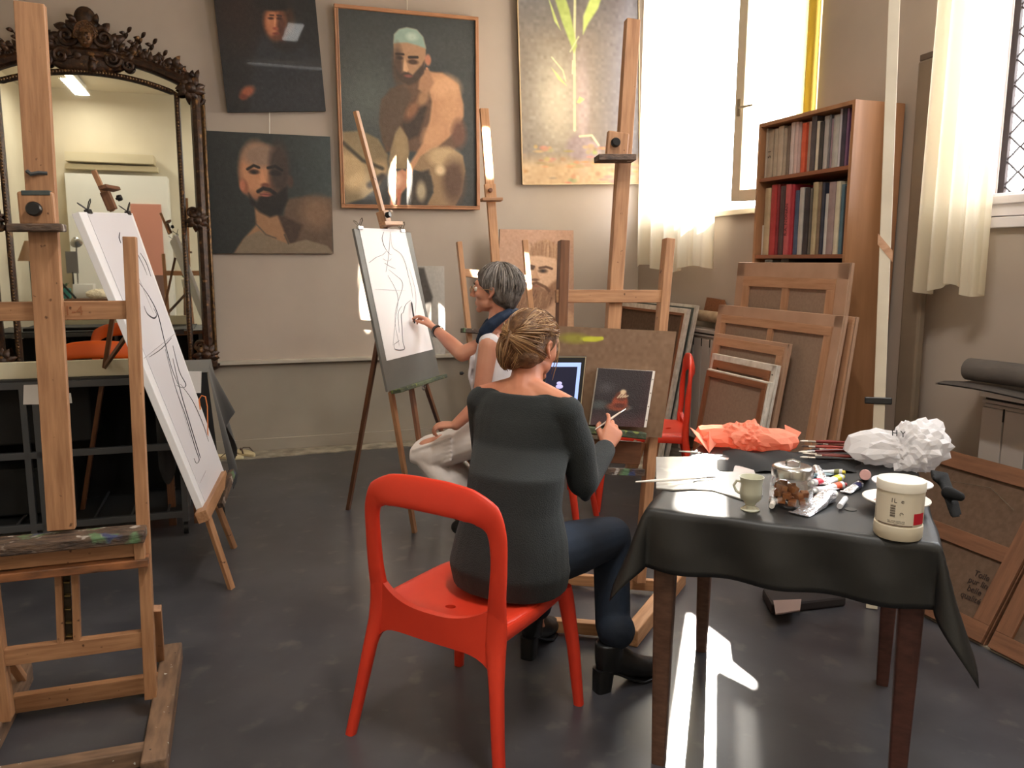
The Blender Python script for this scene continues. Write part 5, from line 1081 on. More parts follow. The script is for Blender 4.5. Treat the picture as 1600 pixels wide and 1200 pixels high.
# ---------------------------------------------------------------- black-clothed table and what lies on it
TZ = .80
tFL, tFR = fl(1014, 797, TZ), fl(1466, 853, TZ); tx = (tFR-tFL).normalized(); ty = Z.cross(tx); TWd = (tFR-tFL).length; TDp = .86
def tp_(s, k, z=0): return tFL + tx*s + ty*k + Z*z
tbl = thing('table', 'dark wooden table with tapered legs standing under the black cloth', 'table', tp_(TWd/2, TDp/2, -TZ))
M_tleg = wood('table_wood', (112, 82, 66), (88, 62, 50), .4); M_tleg2 = wood('table_wood_red', (92, 56, 48), (70, 42, 36), .4)
wpart('top', MB().prism([tp_(.0, .0, -.028), tp_(TWd, 0, -.028), tp_(TWd, TDp, -.028), tp_(0, TDp, -.028)], Z, .024), M_tleg, tbl, bev=.002)
for k, (s, d) in enumerate(((.045, .045), (TWd-.045, .045), (.045, TDp-.045), (TWd-.045, TDp-.045))):
    c = tp_(s, d, -.028); f_ = V3((c.x, c.y, 0)); b = MB()
    b.loft([(c, tx*.032, ty*.032, 6), (c-Z*.10, tx*.032, ty*.032, 6), (f_+Z*.04, tx*.021, ty*.021, 6), (f_, tx*.020, ty*.020, 6)], 16)
    wpart('leg', b, M_tleg2 if s > .2 else M_tleg, tbl, smooth=True)
for a, c in (((.06, .04), (TWd-.06, .04)), ((.06, TDp-.04), (TWd-.06, TDp-.04)), ((.04, .06), (.04, TDp-.06)), ((TWd-.04, .06), (TWd-.04, TDp-.06))):
    bar('apron', tbl, tp_(*a, -.075), tp_(*c, -.075), .08, .02, M_tleg, ty if a[1] == c[1] else tx)
# the cloth
M_tcl = mat('black_tablecloth', (26, 26, 25), .48, (21, 21, 21), scale=5, spec=.5, bump=.06, bscale=500)
ov = (.185, .19, .18, .18)   # left, right, front, back
def clo(s, k):
    a = -ov[0]+(TWd+ov[0]+ov[1])*s; c = -ov[2]+(TDp+ov[2]+ov[3])*k
    ca, cc = min(max(a, 0), TWd), min(max(c, 0), TDp); da, dc = a-ca, c-cc; d = hypot(da, dc)
    if d < 1e-6: return tp_(a, c, .004+.0012*sin(a*31)*sin(c*23))
    corner = abs(da) > 1e-6 and abs(dc) > 1e-6
    ux, uy = da/d, dc/d
    wv = .016*sin((ca*9+cc*7+(a+c)*2)*2.2)*min(1, d/.12)
    cn = 2*abs(ux*uy); d *= 1+(.22 if ux > 0 and uy < 0 else .02 if ux < 0 and uy < 0 else -.24)*cn
    fl_ = (.16+(.30 if ux > 0 else .26)*cn+(.10*max(0, -ux) if uy < .3 else 0))*d + .006 + wv 
    r = .012; drop = max(0, d-.008)
    # cloth folds at the corner: push alternate sides out
    return tp_(ca+ux*fl_, cc+uy*fl_, .004-drop*(.965+(.05*cn)))
def axis(n_, o0, L, o1):
    tot = L+o0+o1; return tot
b = MB(); NU_, NV_ = 76, 84
def warp(f, o0, L, o1, n):      # make sure grid lines fall on the table edges
    xs = [-o0*(1-i/12) for i in range(12)] + [L*i/(n-25) for i in range(n-24)] + [L+o1*(i+1)/12 for i in range(12)]
    return [(x+o0)/(L+o0+o1) for x in xs][:n+1]
SU = warp(0, ov[0], TWd, ov[1], 76); SV = warp(0, ov[2], TDp, ov[3], 84)
def gridl(fn, A, B_): 
    vs = [fn(a, c) for c in B_ for a in A]; n = len(A); return vs, [(j*n+i, j*n+i+1, (j+1)*n+i+1, (j+1)*n+i) for j in range(len(B_)-1) for i in range(n-1)]
b.add(*gridl(clo, SU, SV))
o = single('tablecloth', b, M_tcl, 'black cloth draped over the table, its corners hanging in points', 'tablecloth', smooth=True, angle=180)
md = o.modifiers.new('solid', 'SOLIDIFY'); md.thickness = .002; md.offset = 1
b = MB()
for (s, k) in ((.945, .03), (.985, .02)): b.sph(clo(s, k)-ty*.004, .004, 8, 6)
def T(x, y, dz=.006): return fl(x, y, TZ+dz)
# palette sheet
M_pal = mat('palette_plate', (196, 194, 188), .22, (176, 174, 168), scale=5, spec=.7, coat=.3, spots=[(9, .6, .7, (226, 224, 218))])
pal = thing('palette', 'pale plastic palette sheet with a thumb hole at the sunny end of table', 'palette', T(1100, 745))
P = [T(x, y) for x, y in ((1025, 764), (1025, 716), (1100, 715), (1172, 719), (1181, 745), (1192, 775), (1170, 785), (1140, 776), (1112, 768), (1080, 766), (1052, 767))]
wpart('plate', MB().prism(P, Z, .005), M_pal, pal, bev=.001)
hc = T(1098, 753, .0115); b = MB(); b.prism([hc+V3((.03*cos(2*pi*k/24), .02*sin(2*pi*k/24), 0)) for k in range(24)], Z, .0006); wpart('thumb_hole', b, mat('hole_dark', (70, 68, 64), .6), pal)
# long pale brush
def brush(label, a, c, hcol, r=.004, fcol=(190, 186, 180), tip=(60, 40, 30), group=None, flat=False, m=None):
    a, c = V3(a), V3(c); t = thing('paintbrush', label, 'brush', (a+c)/2, group); d = c-a
    mh = m or mat('brush_handle', hcol, .35); wpart('handle', MB().tube([a, a+d*.15, a+d*.5, a+d*.72], [r*.5, r*.8, r*1.3, r*.9], 10), mh, t, smooth=True)
    wpart('ferrule', MB().tube([a+d*.72, a+d*.86], [r*.95, r*1.1], 10, flat=.7), mat('ferrule_metal', fcol, .25, metal=.9), t, smooth=True)
    wpart('bristles', MB().tube([a+d*.86, a+d*.94, c], [r*1.05, r*1.2, r*.4], 10, flat=.5), mat('bristles', tip, .9), t, smooth=True); return t
M_wh = mat('white_handle', (232, 226, 216), .35)
brush('long white-handled brush reaching left over the palette edge', T(993, 753, .030), T(1120, 745, .016), (232, 226, 216), .0045, m=M_wh)
brush('short pale brush lying by the tip of the coral paper', T(1061, 705, .01), T(1100, 708, .012), (222, 214, 200), .0035, m=M_wh)
# cup
def lathe_part(name, par, prof, m, c, ax=None, n=32, **k): M = Matrix.Translation(c); return part(name, MB().lathe(prof, n), m, par, M=M, smooth=True, **k)
M_cup = mat('cup_porcelain', (206, 206, 186), .3, spec=.5, coat=.3)
c = T(1172, 797); cup = thing('cup', 'small footed pale cup standing beside the glass jar', 'cup', c)
s = .072/.115
prof = [(0, 0), (.030, 0), (.032, .004), (.022, .010), (.016, .016), (.020, .024), (.034, .036), (.037, .055), (.035, .078), (.038, .094), (.041, .102), (.039, .102), (.035, .094), (.032, .078), (.034, .055), (.030, .040), (0, .032)]
prof = [(r*.84, z*.96) for r, z in prof]
lathe_part('bowl', cup, prof, M_cup, c)
hx = -tx; b = MB().tube([c+hx*.028+Z*.080, c+hx*.040+Z*.082, c+hx*.048+Z*.068, c+hx*.041+Z*.052, c+hx*.029+Z*.046], .004, 8); wpart('handle', b, M_cup, cup, smooth=True)
# jar of brown cubes
c = T(1235, 789); jar = thing('glass_jar', 'round glass jar of brown sugar cubes with a steel lid', 'jar', c)
M_jar = glass_mat('jar_glass', (.98, .985, .98), .02)
lathe_part('glass', jar, [(0, .0), (.048, 0), (.056, .006), (.060, .020), (.060, .060), (.055, .078), (.050, .086), (.052, .092), (.050, .092), (.047, .085), (.052, .076), (.057, .058), (.057, .020), (.052, .009), (0, .006)], M_jar, c)
lathe_part('lid', jar, [(0, .120), (.030, .120), (.050, .118), (.056, .114), (.0575, .110), (.0575, .088), (.054, .088), (.054, .106), (0, .112)], mat('lid_steel', (205, 205, 205), .22, metal=1), c)
b = MB().tube([c+tx*-.018+Z*.119, c+tx*-.018+Z*.130, c+tx*0+Z*.135, c+tx*.018+Z*.130, c+tx*.018+Z*.119], .003, 8); wpart('lid_handle', b, M_steel, jar, smooth=True)
M_sug = mat('brown_sugar', (186, 118, 66), .85, (160, 92, 48), scale=60, bump=.4, bscale=500)
R_s = random.Random(5); k_ = 0
for lay in range(3):
    for k in range(7 if lay < 2 else 5):
        a = k*2*pi/7+lay*.5; rr = .036 if k else .0; p = c+V3((rr*cos(a), rr*sin(a), .018+lay*.019))
        M = Matrix.Translation(p) @ Matrix.Rotation(R_s.uniform(0, 3), 4, 'Z') @ Matrix.Rotation(R_s.uniform(-.4, .4), 4, 'X')
        o = part('sugar_cube', MB().box((0, 0, 0), (.022, .017, .016)), M_sug, None, M=M, bev=.0015); tag(o, 'brown sugar cube in the pile inside the steel-lidded glass jar', 'sugar cube', 'sugar cubes in the jar')
# paint tubes
def tube(label, a, c, r, cap=(230, 230, 226), band=None, m=None, crumple=.0, group='paint tubes on the table'):
    """a: cap end, c: crimped tail"""
    a, c = V3(a), V3(c); d = (c-a); L = d.length; d.normalize(); side = d.cross(Z).normalized(); up = side.cross(d); t = thing('paint_tube', label, 'paint tube', (a+c)/2, group)
    rings = []; N = 9
    for k in range(N):
        s = k/(N-1); wv = r*(1+.35*s); h = r*(1-.93*s**1.5); off = R_s.uniform(-crumple, crumple)
        rings.append((a+d*(L*(.12+.88*s))+up*off+side*off, side*wv, up*h, 2.2))
    wpart('body', MB().loft([(a+d*L*.10, side*r*.4, up*r*.4)]+rings, 14), m or M_alu, t, smooth=True, angle=28)
    wpart('cap', MB().tube([a-d*L*.02, a+d*L*.10], [r*.55, r*.6], 12), mat('tube_cap', cap, .4), t, smooth=True)
    wpart('crimp', MB().box((0, 0, 0), (.008, r*2.75, .0025), frame(c, d, z=up)), m or M_alu, t)
    if band:
        rb = [(x[0], x[1]*1.03, x[2]*1.03, 2.2) for x in rings[1:4]]; wpart('colour_band', MB().loft(rb, 14), mat('band', band, .4), t, smooth=True)
    return t
M_alu = mat('tube_foil', (206, 206, 212), .22, metal=.85, bump=.5, bscale=90); M_tw = mat('tube_label_white', (222, 222, 226), .35, bump=.3, bscale=60)
def Tz(x, y, r): return T(x, y, .006+r)
tube('largest crumpled silver tube in front of the jar', Tz(1303, 772, .02), Tz(1248, 803, .004), .021, crumple=.003)
tube('silver tube standing out behind the jar lid to the right', Tz(1274, 730, .02), Tz(1290, 757, .006), .014, crumple=.002)
tube('silver tube with pinched end left of the jar', Tz(1206, 790, .012), Tz(1222, 752, .01), .014, cap=(230, 226, 220), crumple=.002)
tube('silver tube behind the jar on the left', Tz(1219, 742, .03), Tz(1226, 762, .01), .014, crumple=.002)
tube('white tube with a crimson band on the table', Tz(1265, 756, .012), Tz(1300, 747, .006), .012, band=(212, 36, 60), m=M_tw)
tube('white tube with a yellow band on the table', Tz(1317, 745, .012), Tz(1288, 754, .006), .012, cap=(220, 210, 40), band=(224, 216, 40), m=M_tw)
tube('white tube with an orange-red band and dark red cap', Tz(1321, 757, .012), Tz(1282, 764, .006), .012, cap=(150, 40, 40), band=(232, 92, 48), m=M_tw)
tube('white tube lying just right of the jar', Tz(1270, 768, .012), Tz(1302, 762, .006), .013, m=M_tw)
tube('dark blue-capped silver tube between the bowls and the other tubes', Tz(1346, 755, .012), Tz(1322, 769, .005), .012, cap=(36, 40, 84), band=(40, 44, 92))
tube('long olive-labelled tube at the back of the tube pile', Tz(1320, 738, .014), Tz(1285, 736, .008), .010, cap=(220, 200, 60), band=(120, 120, 70), m=M_tw)
tube('teal-grey tube in the middle of the tube pile', Tz(1270, 745, .012), Tz(1296, 740, .006), .011, cap=(80, 110, 120), m=mat('tube_teal', (126, 148, 156), .4))
single('bottle_cap', MB().tube([T(1312, 791, .018), T(1321, 779, .018)], .008, 14), M_tw, 'small white cap lying in front of the paint tubes', 'cap', smooth=True)
single('coin_lid', MB().lathe([(0, .0), (.016, 0), (.016, .003), (0, .003)], 24, Matrix.Translation(T(1329, 797))), mat('dark_lid', (52, 54, 52), .4), 'small dark round lid lying before the white tub', 'lid', smooth=True)
single('bottle_cap', MB().tube([T(1352, 742, .02), T(1352, 742, .052)], [.018, .016], 16), mat('pink_cap', (206, 160, 156), .5), 'pinkish bottle cap behind the paint bowls', 'cap', smooth=True)
# bowls
def bowl(label, c, R, h, m, inner=None):
    t = thing('bowl', label, 'bowl', c, 'paint bowls'); n = 40
    lathe_part('shell', t, [(0, 0), (R*.45, 0), (R*.55, .004), (R*.95, h), (R*1.08, h+.002), (R*1.08, h+.005), (R*.93, h+.004), (R*.52, .008), (0, .006)], m, c, n=n)
    if inner: lathe_part('paint', t, [(R*.50, .008), (R*.70, h*.5), (R*.90, h*.93), (R*.90, h*.95), (R*.5, .0105), (0, .0085)], inner, c, n=n)
    return t
M_bowl = mat('bowl_white', (226, 220, 212), .35)
bowl('pale bowl smeared with orange paint behind the white tub', T(1399, 796, .006), .083, .030, M_bowl, mat('paint_smear', (206, 148, 110), .4, (150, 84, 60), scale=14, bump=.3, bscale=40))
bowl('white bowl resting behind the orange-smeared one', T(1408, 772, .012), .078, .034, mat('bowl_white_clean', (236, 236, 240), .35))
# tub
c = T(1402, 836); tub = thing('tub', 'white one-litre plastic tub with a red label corner', 'tub', c)
M_tub = mat('tub_plastic', (222, 212, 190), .4, spec=.4); Rt = .0585
lathe_part('body', tub, [(0, 0), (Rt*.93, 0), (Rt*.99, .006), (Rt*1.0, .028), (Rt*.985, .036), (Rt*.94, .038), (Rt*.94, .040), (Rt*.97, .044), (Rt*.97, .128), (0, .128)], M_tub, c, n=48)
lathe_part('lid', tub, [(0, .150), (Rt*.97, .150), (Rt*1.0, .147), (Rt*1.0, .126), (Rt*.96, .126), (0, .13)], mat('tub_lid', (232, 226, 212), .4), c, n=48)
vw = (CAMP-c); vw.z = 0; vw.normalize(); vr = -vw.cross(Z)*-1
def cyl_patch(a0, a1, z0, z1, R, n=14):
    b = MB(); V_ = []
    for z in (z0, z1):
        for k in range(n+1): a = a0+(a1-a0)*k/n; V_.append(c+(vw*cos(a)+vw.cross(Z)*-sin(a))*R+Z*z)
    return b.add(V_, [(k, k+1, n+2+k, n+1+k) for k in range(n)])
def adeg(x): return math.asin(max(-1, min(1, (x-1402)/39)))
# direction test: positive angle to the right of the picture
vs_ = 1 if (vw.cross(Z)*-1).dot(RT) > 0 else -1
def patch(x0, x1, z0, z1, R, m, nm): return wpart(nm, cyl_patch(vs_*adeg(x0), vs_*adeg(x1), z0, z1, R), m, tub, smooth=True)
patch(1366, 1436, .043, .124, Rt*.975, mat('tub_label', (226, 216, 196), .45), 'label')
patch(1425, 1439, .045, .074, Rt*.985, mat('label_red', (196, 24, 46), .45), 'red_block')
patch(1370, 1424, .0405, .043, Rt*.978, mat('label_stripe', (110, 88, 76), .5), 'label_stripe')
M_ink = mat('label_ink', (70, 58, 54), .7); b = MB()
def wrap_text(s, size, xpx, z, R=Rt*.982):
    tb = text_mb(s, size, Matrix(), .0001); a0 = vs_*adeg(xpx); out = MB()
    out.add([c+(vw*cos(a0+vs_*p.x/R)+(vw.cross(Z)*-1)*sin(a0+vs_*p.x/R))*(R+p.z)+Z*(z+p.y) for p in tb.v], tb.f); return out
b = wrap_text('1L  e', .016, 1398, .105); 
for k, z in enumerate((.056, .052, .048)): w_ = wrap_text(('mat · acrylic binder base', 'conserver à l\'abri du gel', 'www')[k], .0042, 1398, z-.003); b.add(w_.v, w_.f)
wpart('lettering', b, M_ink, tub)
b = MB()
for k in range(16):
    z = .094-k*.0021; g = cyl_patch(vs_*adeg(1388), vs_*adeg(1396), z, z+(.0006+.0010*((k*7) % 3)/2), Rt*.982, 4); b.add(g.v, g.f)
wpart('barcode', b, M_ink, tub, kind='stuff')
g = [c+(vw*cos(vs_*adeg(1406))+(vw.cross(Z)*-1)*sin(vs_*adeg(1406)))*(Rt*.982)+Z*.072]; b = MB().tube([g[0]+tx*.004*cos(a)+Z*.004*sin(a) for a in [k*pi/6 for k in range(9)]], .0006, 5); wpart('recycling_mark', b, M_ink, tub)
# crumpled papers
def crumple(name, label, c, ax, R, m, seed, amp=.18, cut=None, freq=2.2, cat='paper', n=5):
    bm = bmesh.new(); bmesh.ops.create_icosphere(bm, subdivisions=n, radius=1); off = V3((seed*3.1, seed*1.7, seed)); M = frame(c, ax, z=Z)
    b = MB(); V_ = []
    for v in bm.verts:
        p = v.co; s = 1.0
        for f, a in ((freq, amp), (freq*2.1, amp*.55), (freq*4.3, amp*.25)):
            _, pts = noise.voronoi(p*f+off)[0:2]; dd_ = noise.voronoi(p*f+off)[0]; s += a*(dd_[1]-dd_[0])*1.6-a*.6
            s += a*.5*noise.noise(p*f*1.3+off)
        q = V3((p.x*R[0]*s, p.y*R[1]*s, p.z*R[2]*s))
        if cut: q.z = max(q.z, -R[2]*cut)
        V_.append(M @ q)
    b.add(V_, [[v.index for v in f.verts] for f in bm.faces]); bm.free()
    return b
M_coral = sheer_mat('coral_paper', (255, 172, 146), .4); M_bag = sheer_mat('white_bag_paper', (238, 236, 238), .3)
cA = T(1166, 702, .0); 
def gem(c, ax, lobes, seed, planes=46, lo=.80, hi=1.05, crease=.10, n=4, zmin=None):
    R_g = random.Random(seed); M = frame(c, ax, z=Z); PL = []
    for _ in range(planes):
        v = V3((R_g.gauss(0, 1), R_g.gauss(0, 1), R_g.gauss(0, 1))).normalized(); PL.append((v, R_g.uniform(lo, hi)))
    bm = bmesh.new(); bmesh.ops.create_icosphere(bm, subdivisions=n, radius=1); V_ = []
    for v in bm.verts:
        p = v.co.normalized(); rad = .02
        for (lc_, lr) in lobes:     # exit distance of the ray through an ellipsoid
            q_ = V3((p.x/lr[0], p.y/lr[1], p.z/lr[2])); o_ = V3((-lc_[0]/lr[0], -lc_[1]/lr[1], -lc_[2]/lr[2])); A_ = q_.dot(q_); B_ = q_.dot(o_); C_ = o_.dot(o_)-1; D_ = B_*B_-A_*C_
            if D_ > 0: rad = max(rad, (-B_+sqrt(D_))/A_)
        s_ = min(h/max(p.dot(nn), .05) for nn, h in PL)
        s_ = min(s_, 1.12); dd_ = noise.voronoi(p*3.1+V3((seed, 0, 0)))[0]; s_ *= 1+crease*(dd_[1]-dd_[0])*2-crease*.5+.06*noise.noise(p*2.3)
        q_ = p*rad*s_
        if zmin is not None: q_.z = max(q_.z, zmin)
        V_.append(M @ q_)
    b = MB().add(V_, [[v.index for v in f.verts] for f in bm.faces]); bm.free(); return b
bcr = gem(cA+Z*.045, tx, [((-.12, 0, -.008), (.095, .075, .048)), ((.0, .01, .0), (.12, .085, .062)), ((.10, 0, -.005), (.11, .075, .055))], 5, crease=.22, zmin=-.043)
o = single('crumpled_paper', bcr, M_coral, 'crumpled coral tissue paper at the back left of the table', 'paper')
for (x, y, dx, dz, nm) in ((1079, 668, -.05, .08, 0), (1118, 672, .0, .09, 1)):
    pass
b = MB(); p0 = T(1100, 703, .01)
def fan(b, pts): b.add([V3(p) for p in pts]+[V3(p)+V3((.001, .002, .001)) for p in pts], [tuple(range(len(pts))), tuple(reversed(range(len(pts), 2*len(pts))))])
fan(b, [T(1108, 708, .005), dY(1078, 668, cA.y+.0), dY(1101, 683, cA.y+.03)]); fan(b, [T(1108, 708, .005), dY(1101, 683, cA.y+.03), dY(1108, 674, cA.y), dY(1122, 690, cA.y)]); fan(b, [T(1230, 706, .01), dY(1252, 676, cA.y-.03), dY(1226, 664, cA.y)])
o2 = part('torn_tip', MB().add([p-o.location for p in b.v], b.f), M_coral, o, M=Matrix.Translation(o.location), kind='stuff')
cB = T(1415, 735, .0)
c2 = T(1368, 728, .0)+Z*.06
cB = T(1412, 733, .0)+Z*.075
bcr = gem(cB, tx, [((-.085, 0, -.008), (.10, .075, .072)), ((.055, .0, .012), (.105, .085, .098)), ((.01, 0, -.03), (.08, .07, .048))], 11, crease=.2, zmin=-.074)
bag = single('crumpled_bag', bcr, M_bag, 'crumpled white paper bag with black letters at the table back', 'bag')
tb = text_mb('H Y', .03, Matrix(), .0005); lc = dY(1404, 678, c2.y-.10); M = frame(lc, (RT-Z*.15), z=(CAMP-lc).normalized()+Z*.3)
wpart('lettering', MB().add([M @ p for p in tb.v], tb.f), mat('bag_ink', (30, 30, 36), .7), bag)
# brush roll, black cloth, brushes
b = MB().grid(lambda s, k: T(1120+225*s, 738-34*k, .008)+Z*(.018*sin(pi*min(1, max(0, s)))**.5*sin(pi*k)+.006*sin(s*23+k*5)), 40, 16)
single('folded_cloth', b, M_blkc, 'folded black cloth along the back of the table under the brushes', 'cloth', smooth=True, angle=180)
mh = [(120, 34, 30), (140, 46, 36), (92, 30, 28), (150, 60, 40), (70, 26, 26), (110, 40, 34), (40, 34, 34), (130, 70, 50)]
for k, (x0, y0, x1, y1, lb) in enumerate(((1338, 692, 1250, 689, 'dark red brush lying topmost at the back of the brush pile'), (1330, 700, 1252, 697, 'crimson-handled brush second in the brush pile'), (1335, 703, 1248, 706, 'brown-red brush in the middle of the brush pile'), (1345, 706, 1270, 701, 'orange-brown brush pointing left in the brush pile'),
      (1332, 712, 1254, 708, 'dark handled brush below the crimson one in the pile'), (1340, 714, 1262, 711, 'thin red-brown brush at the front of the pile'), (1335, 718, 1250, 714, 'black thin brush at the near edge of the pile'), (1342, 697, 1276, 694, 'reddish brush with pale bristles lying at the right of the pile'))):
    brush(lb, T(x0, y0, .045-.002*k), T(x1, y1, .046-.002*k), mh[k], .0055, fcol=(200, 190, 180), tip=((214, 204, 190), (60, 44, 36))[k % 2], group='brushes behind the paint tubes')
# black sleeve hanging at the far right corner
kk = [T(1456, 742, .02), T(1474, 748, .0), dY(1486, 778, 2.45), dY(1494, 806, 2.42)]
b = MB(); b.loft([(kk[0], V3((.02, .05, 0)), V3((0, 0, .012))), (kk[1], V3((.03, .035, 0)), V3((.01, 0, .018))), (kk[2], V3((.032, .02, 0)), V3((.0, .014, .01))), (kk[3], V3((.024, .01, 0)), V3((0, .010, .006)))], 16)
b.cap(dY(1482, 770, 2.44), .022, dY(1500, 776, 2.42), .015)
gl = single('black_glove', b, M_blkc, 'black glove hanging over the far right corner of the table', 'glove')
remesh(gl, .004, 4)
# thing on the floor under the table
b = MB(); g0, g1 = fl(1185, 950), fl(1318, 942)
b.prism([fl(1190, 935), fl(1205, 962), fl(1322, 948), fl(1300, 925)], Z, .05)
single('folded_bag', b, mat('dark_bag', (44, 38, 38), .8), 'dark flat bag lying on the floor under the table', 'bag', bev=.012)
single('cloth_scrap', MB().prism([fl(x, y, .056) for x, y in ((1208, 940), (1212, 961), (1250, 955), (1252, 938))], Z, .006), mat('pale_scrap', (150, 128, 122), .8), 'pale scrap lying on the dark bag under the table', 'cloth')
# ---------------------------------------------------------------- people
def skin(name, c, c2): return mat(name, c, .5, c2, scale=7, spec=.35, sss=.12)
M_sk1 = skin('skin_a', (206, 148, 122), (192, 128, 104)); M_sk2 = skin('skin_b', (204, 142, 112), (188, 122, 96))
M_eye = mat('eye_white', (225, 220, 212), .2); M_iris = mat('iris', (60, 44, 34), .2)
def hand(b, w_, d, n, s, curl=(20, 35, 45, 50), thumb=(35, 25), sc=1.0, spread=5, L=(.078, .085, .080, .064)):
    """w_ wrist, d towards the fingers, n back of the hand, s towards the thumb"""
    d, n = V3(d).normalized(), V3(n); n = (n-d*n.dot(d)).normalized(); s = V3(s); s = (s-d*s.dot(d)-n*s.dot(n)).normalized()
    k = sc; pc = w_+d*.045*k
    b.loft([(w_-d*.01*k, s*.024*k, n*.018*k), (w_+d*.02*k, s*.031*k, n*.015*k, 2.4), (w_+d*.06*k, s*.040*k, n*.0135*k, 2.6), (w_+d*.086*k, s*.039*k, n*.011*k, 2.6), (w_+d*.092*k, s*.035*k, n*.007*k, 2.4)], 16)
    tips = []
    for i in range(4):
        p = w_+d*(.086-.004*abs(i-1))*k+s*(.030-.0200*i)*k; a = radians(curl[i]); fd = (d*cos(radians(spread*(1.2-i)))+s*sin(radians(spread*(1.2-i)))).normalized()
        r = (.0090, .0094, .0088, .0076)[i]*k; l = L[i]*k; segs = (.45, .30, .25); ang = a*.6
        P = [p-fd*.012*k, p]; R = [r*1.05, r*1.08]
        for j in range(3):
            dr = fd*cos(ang)-n*sin(ang); P.append(P[-1]+dr*l*segs[j]); R.append(r*(1-.07*(j+1))); ang += a*(1.0 if j == 0 else .8)
        b.chain(P, R, 10); tips.append(P[-1])
    t0 = w_+d*.022*k+s*.020*k-n*.004*k; a, c = radians(thumb[0]), radians(thumb[1]); td = (d*cos(a)+s*sin(a)-n*.25).normalized()
    t1 = t0+td*.042*k; td2 = (td*cos(c)-s*sin(c)*.9-n*.25).normalized(); t2 = t1+td2*.032*k; td3 = (td2*cos(c*.7)-s*sin(c*.7)).normalized(); t3 = t2+td3*.026*k
    b.chain([t0, t1, t2, t3], [.014*k, .0115*k, .010*k, .0085*k], 10); tips.append(t3); return tips
def head_shape(b, M, jaw=1.0):
    """local frame: x right, y face, z up; origin at the head's centre"""
    def S(c, r): b.sph(M @ V3(c), r, 20, 14, M.to_3x3().to_4x4())
    S((0, -.012, .032), (.072, .092, .084)); S((0, .030, .0), (.062, .062, .078)); S((0, .036, -.045), (.050*jaw, .050, .052)); S((0, .068, -.090), (.018, .016, .015))
    S((0, .075, .035), (.046, .020, .020)); S((0, .082, -.057), (.018, .010, .006)); S((0, .080, -.066), (.017, .010, .006))
    for s in (-1, 1): S((s*.034, .056, -.018), (.024, .026, .022)); S((s*.040, .02, -.056), (.016, .032, .024))
    b.cap(M @ V3((0, .088, .022)), .009, M @ V3((0, .110, -.022)), .0115, 10)
    for s in (-1, 1):
        S((s*.011, .098, -.027), (.008, .009, .007))
        # ear: a cupped rim
        pts = [M @ V3((s*(.072+.010*e), y, z)) for y, z, e in ((.006, -.030, .1), (-.004, -.022, .6), (-.018, -.004, 1), (-.020, .014, 1), (-.010, .026, .8), (.004, .022, .4), (.006, .006, .2))]
        b.tube(pts, [.006, .0055, .005, .005, .005, .005, .004], 8); S((s*.074, -.006, .0), (.004, .013, .022)); S((s*.074, .004, -.026), (.006, .007, .009))
def eyes(par, M, skinm):
    for s in (-1, 1):
        c = M @ V3((s*.031, .079, .008)); e = part('eye', MB().sph((0, 0, 0), .0125, 16, 12), M_eye, par, M=Matrix.Translation(c), smooth=True)
        wpart('iris', MB().sph(c+(M.to_3x3() @ V3((0, 1, -.1)))*.0085, .0062, 12, 8), M_iris, e, smooth=True)
    b = MB()
    for s in (-1, 1): b.tube([M @ V3((s*x, y, z)) for x, y, z in ((.014, .094, .030), (.028, .094, .036), (.044, .084, .032))], [.0025, .0032, .002], 6)
    wpart('eyebrows', b, mat('brow_hair', (84, 62, 48), .9), par, smooth=True)
def strands(par, paths, mats, r, name='hair_strands'):
    bs = [MB() for _ in mats]
    for i, P in enumerate(paths): n = len(P); bs[i % len(mats)].tube(P, [r*(.5+.9*sin(pi*min(1, (k+.8)/n))) for k in range(n)], 4)
    for b, m in zip(bs, mats): wpart(name, b, m, par, smooth=True, kind='stuff')
# ======== seated person with her back to us
f = V3((sin(radians(32)), cos(radians(32)), 0)); r = V3((f.y, -f.x, 0))
p2 = thing('person', 'seated person in a dark grey sweater and jeans, back to us, painting', 'person', (.0, 2.50, .46))
S_mid = dY(818, 630, 2.655); SL, SR = S_mid-r*.165+Z*.0, S_mid+r*.165-Z*.005
hipc = V3((.005, 2.50, .56)); HC = dY(833, 543, 2.73)
hf = V3((sin(radians(42)), cos(radians(42)), -.22)).normalized(); HM = frame(HC, hf.cross(Z).normalized(), y=hf)
elb, wri = dY(911, 752, 2.60), dY(947, 700, 2.83)
handd = (dY(966, 655, 2.90)-wri).normalized()
b = MB(); head_shape(b, HM)
nb_ = S_mid+Z*.035+f*.01
b.cap(nb_, .062, HC-Z*.06-hf*.025, .050, 16); b.cap(HC-Z*.06-hf*.02, .050, HC-hf*.02, .055, 16)
for S_ in (SL, SR): b.cap(nb_+Z*.02, .045, S_+Z*.005, .043, 14)
b.loft([(hipc-Z*.08, r*.15, f*.11), (hipc, r*.16, f*.11), (hipc+Z*.14, r*.125, f*.09), (S_mid-Z*.20, r*.13, f*.09), (S_mid-Z*.05, r*.15, f*.085), (S_mid+Z*.03, r*.12, f*.06), (S_mid+Z*.06, r*.07, f*.045)], 20)
b.chain([SR, elb, wri], [.045, .036, .026], 14)
eL, wL = dY(770, 770, 2.86)+f*.02, V3((.02, 2.93, .62)); b.chain([SL, eL, wL], [.045, .036, .026], 14)
hand(b, wri, handd, V3((.25, -1, .25)), -RT+Z*.1, curl=(24, 52, 62, 66), thumb=(42, 30), sc=.98, spread=4)
hand(b, wL, (f*.8+r*.3-Z*.3), Z, r, curl=(20, 25, 30, 30), sc=.95)
hpR, hpL = hipc+r*.095, hipc-r*.095; knR, knL = dY(955, 838, 2.78), V3((.13, 3.0, .51)); anR, anL = V3((.365, 2.665, .12)), V3((.095, 2.91, .12))
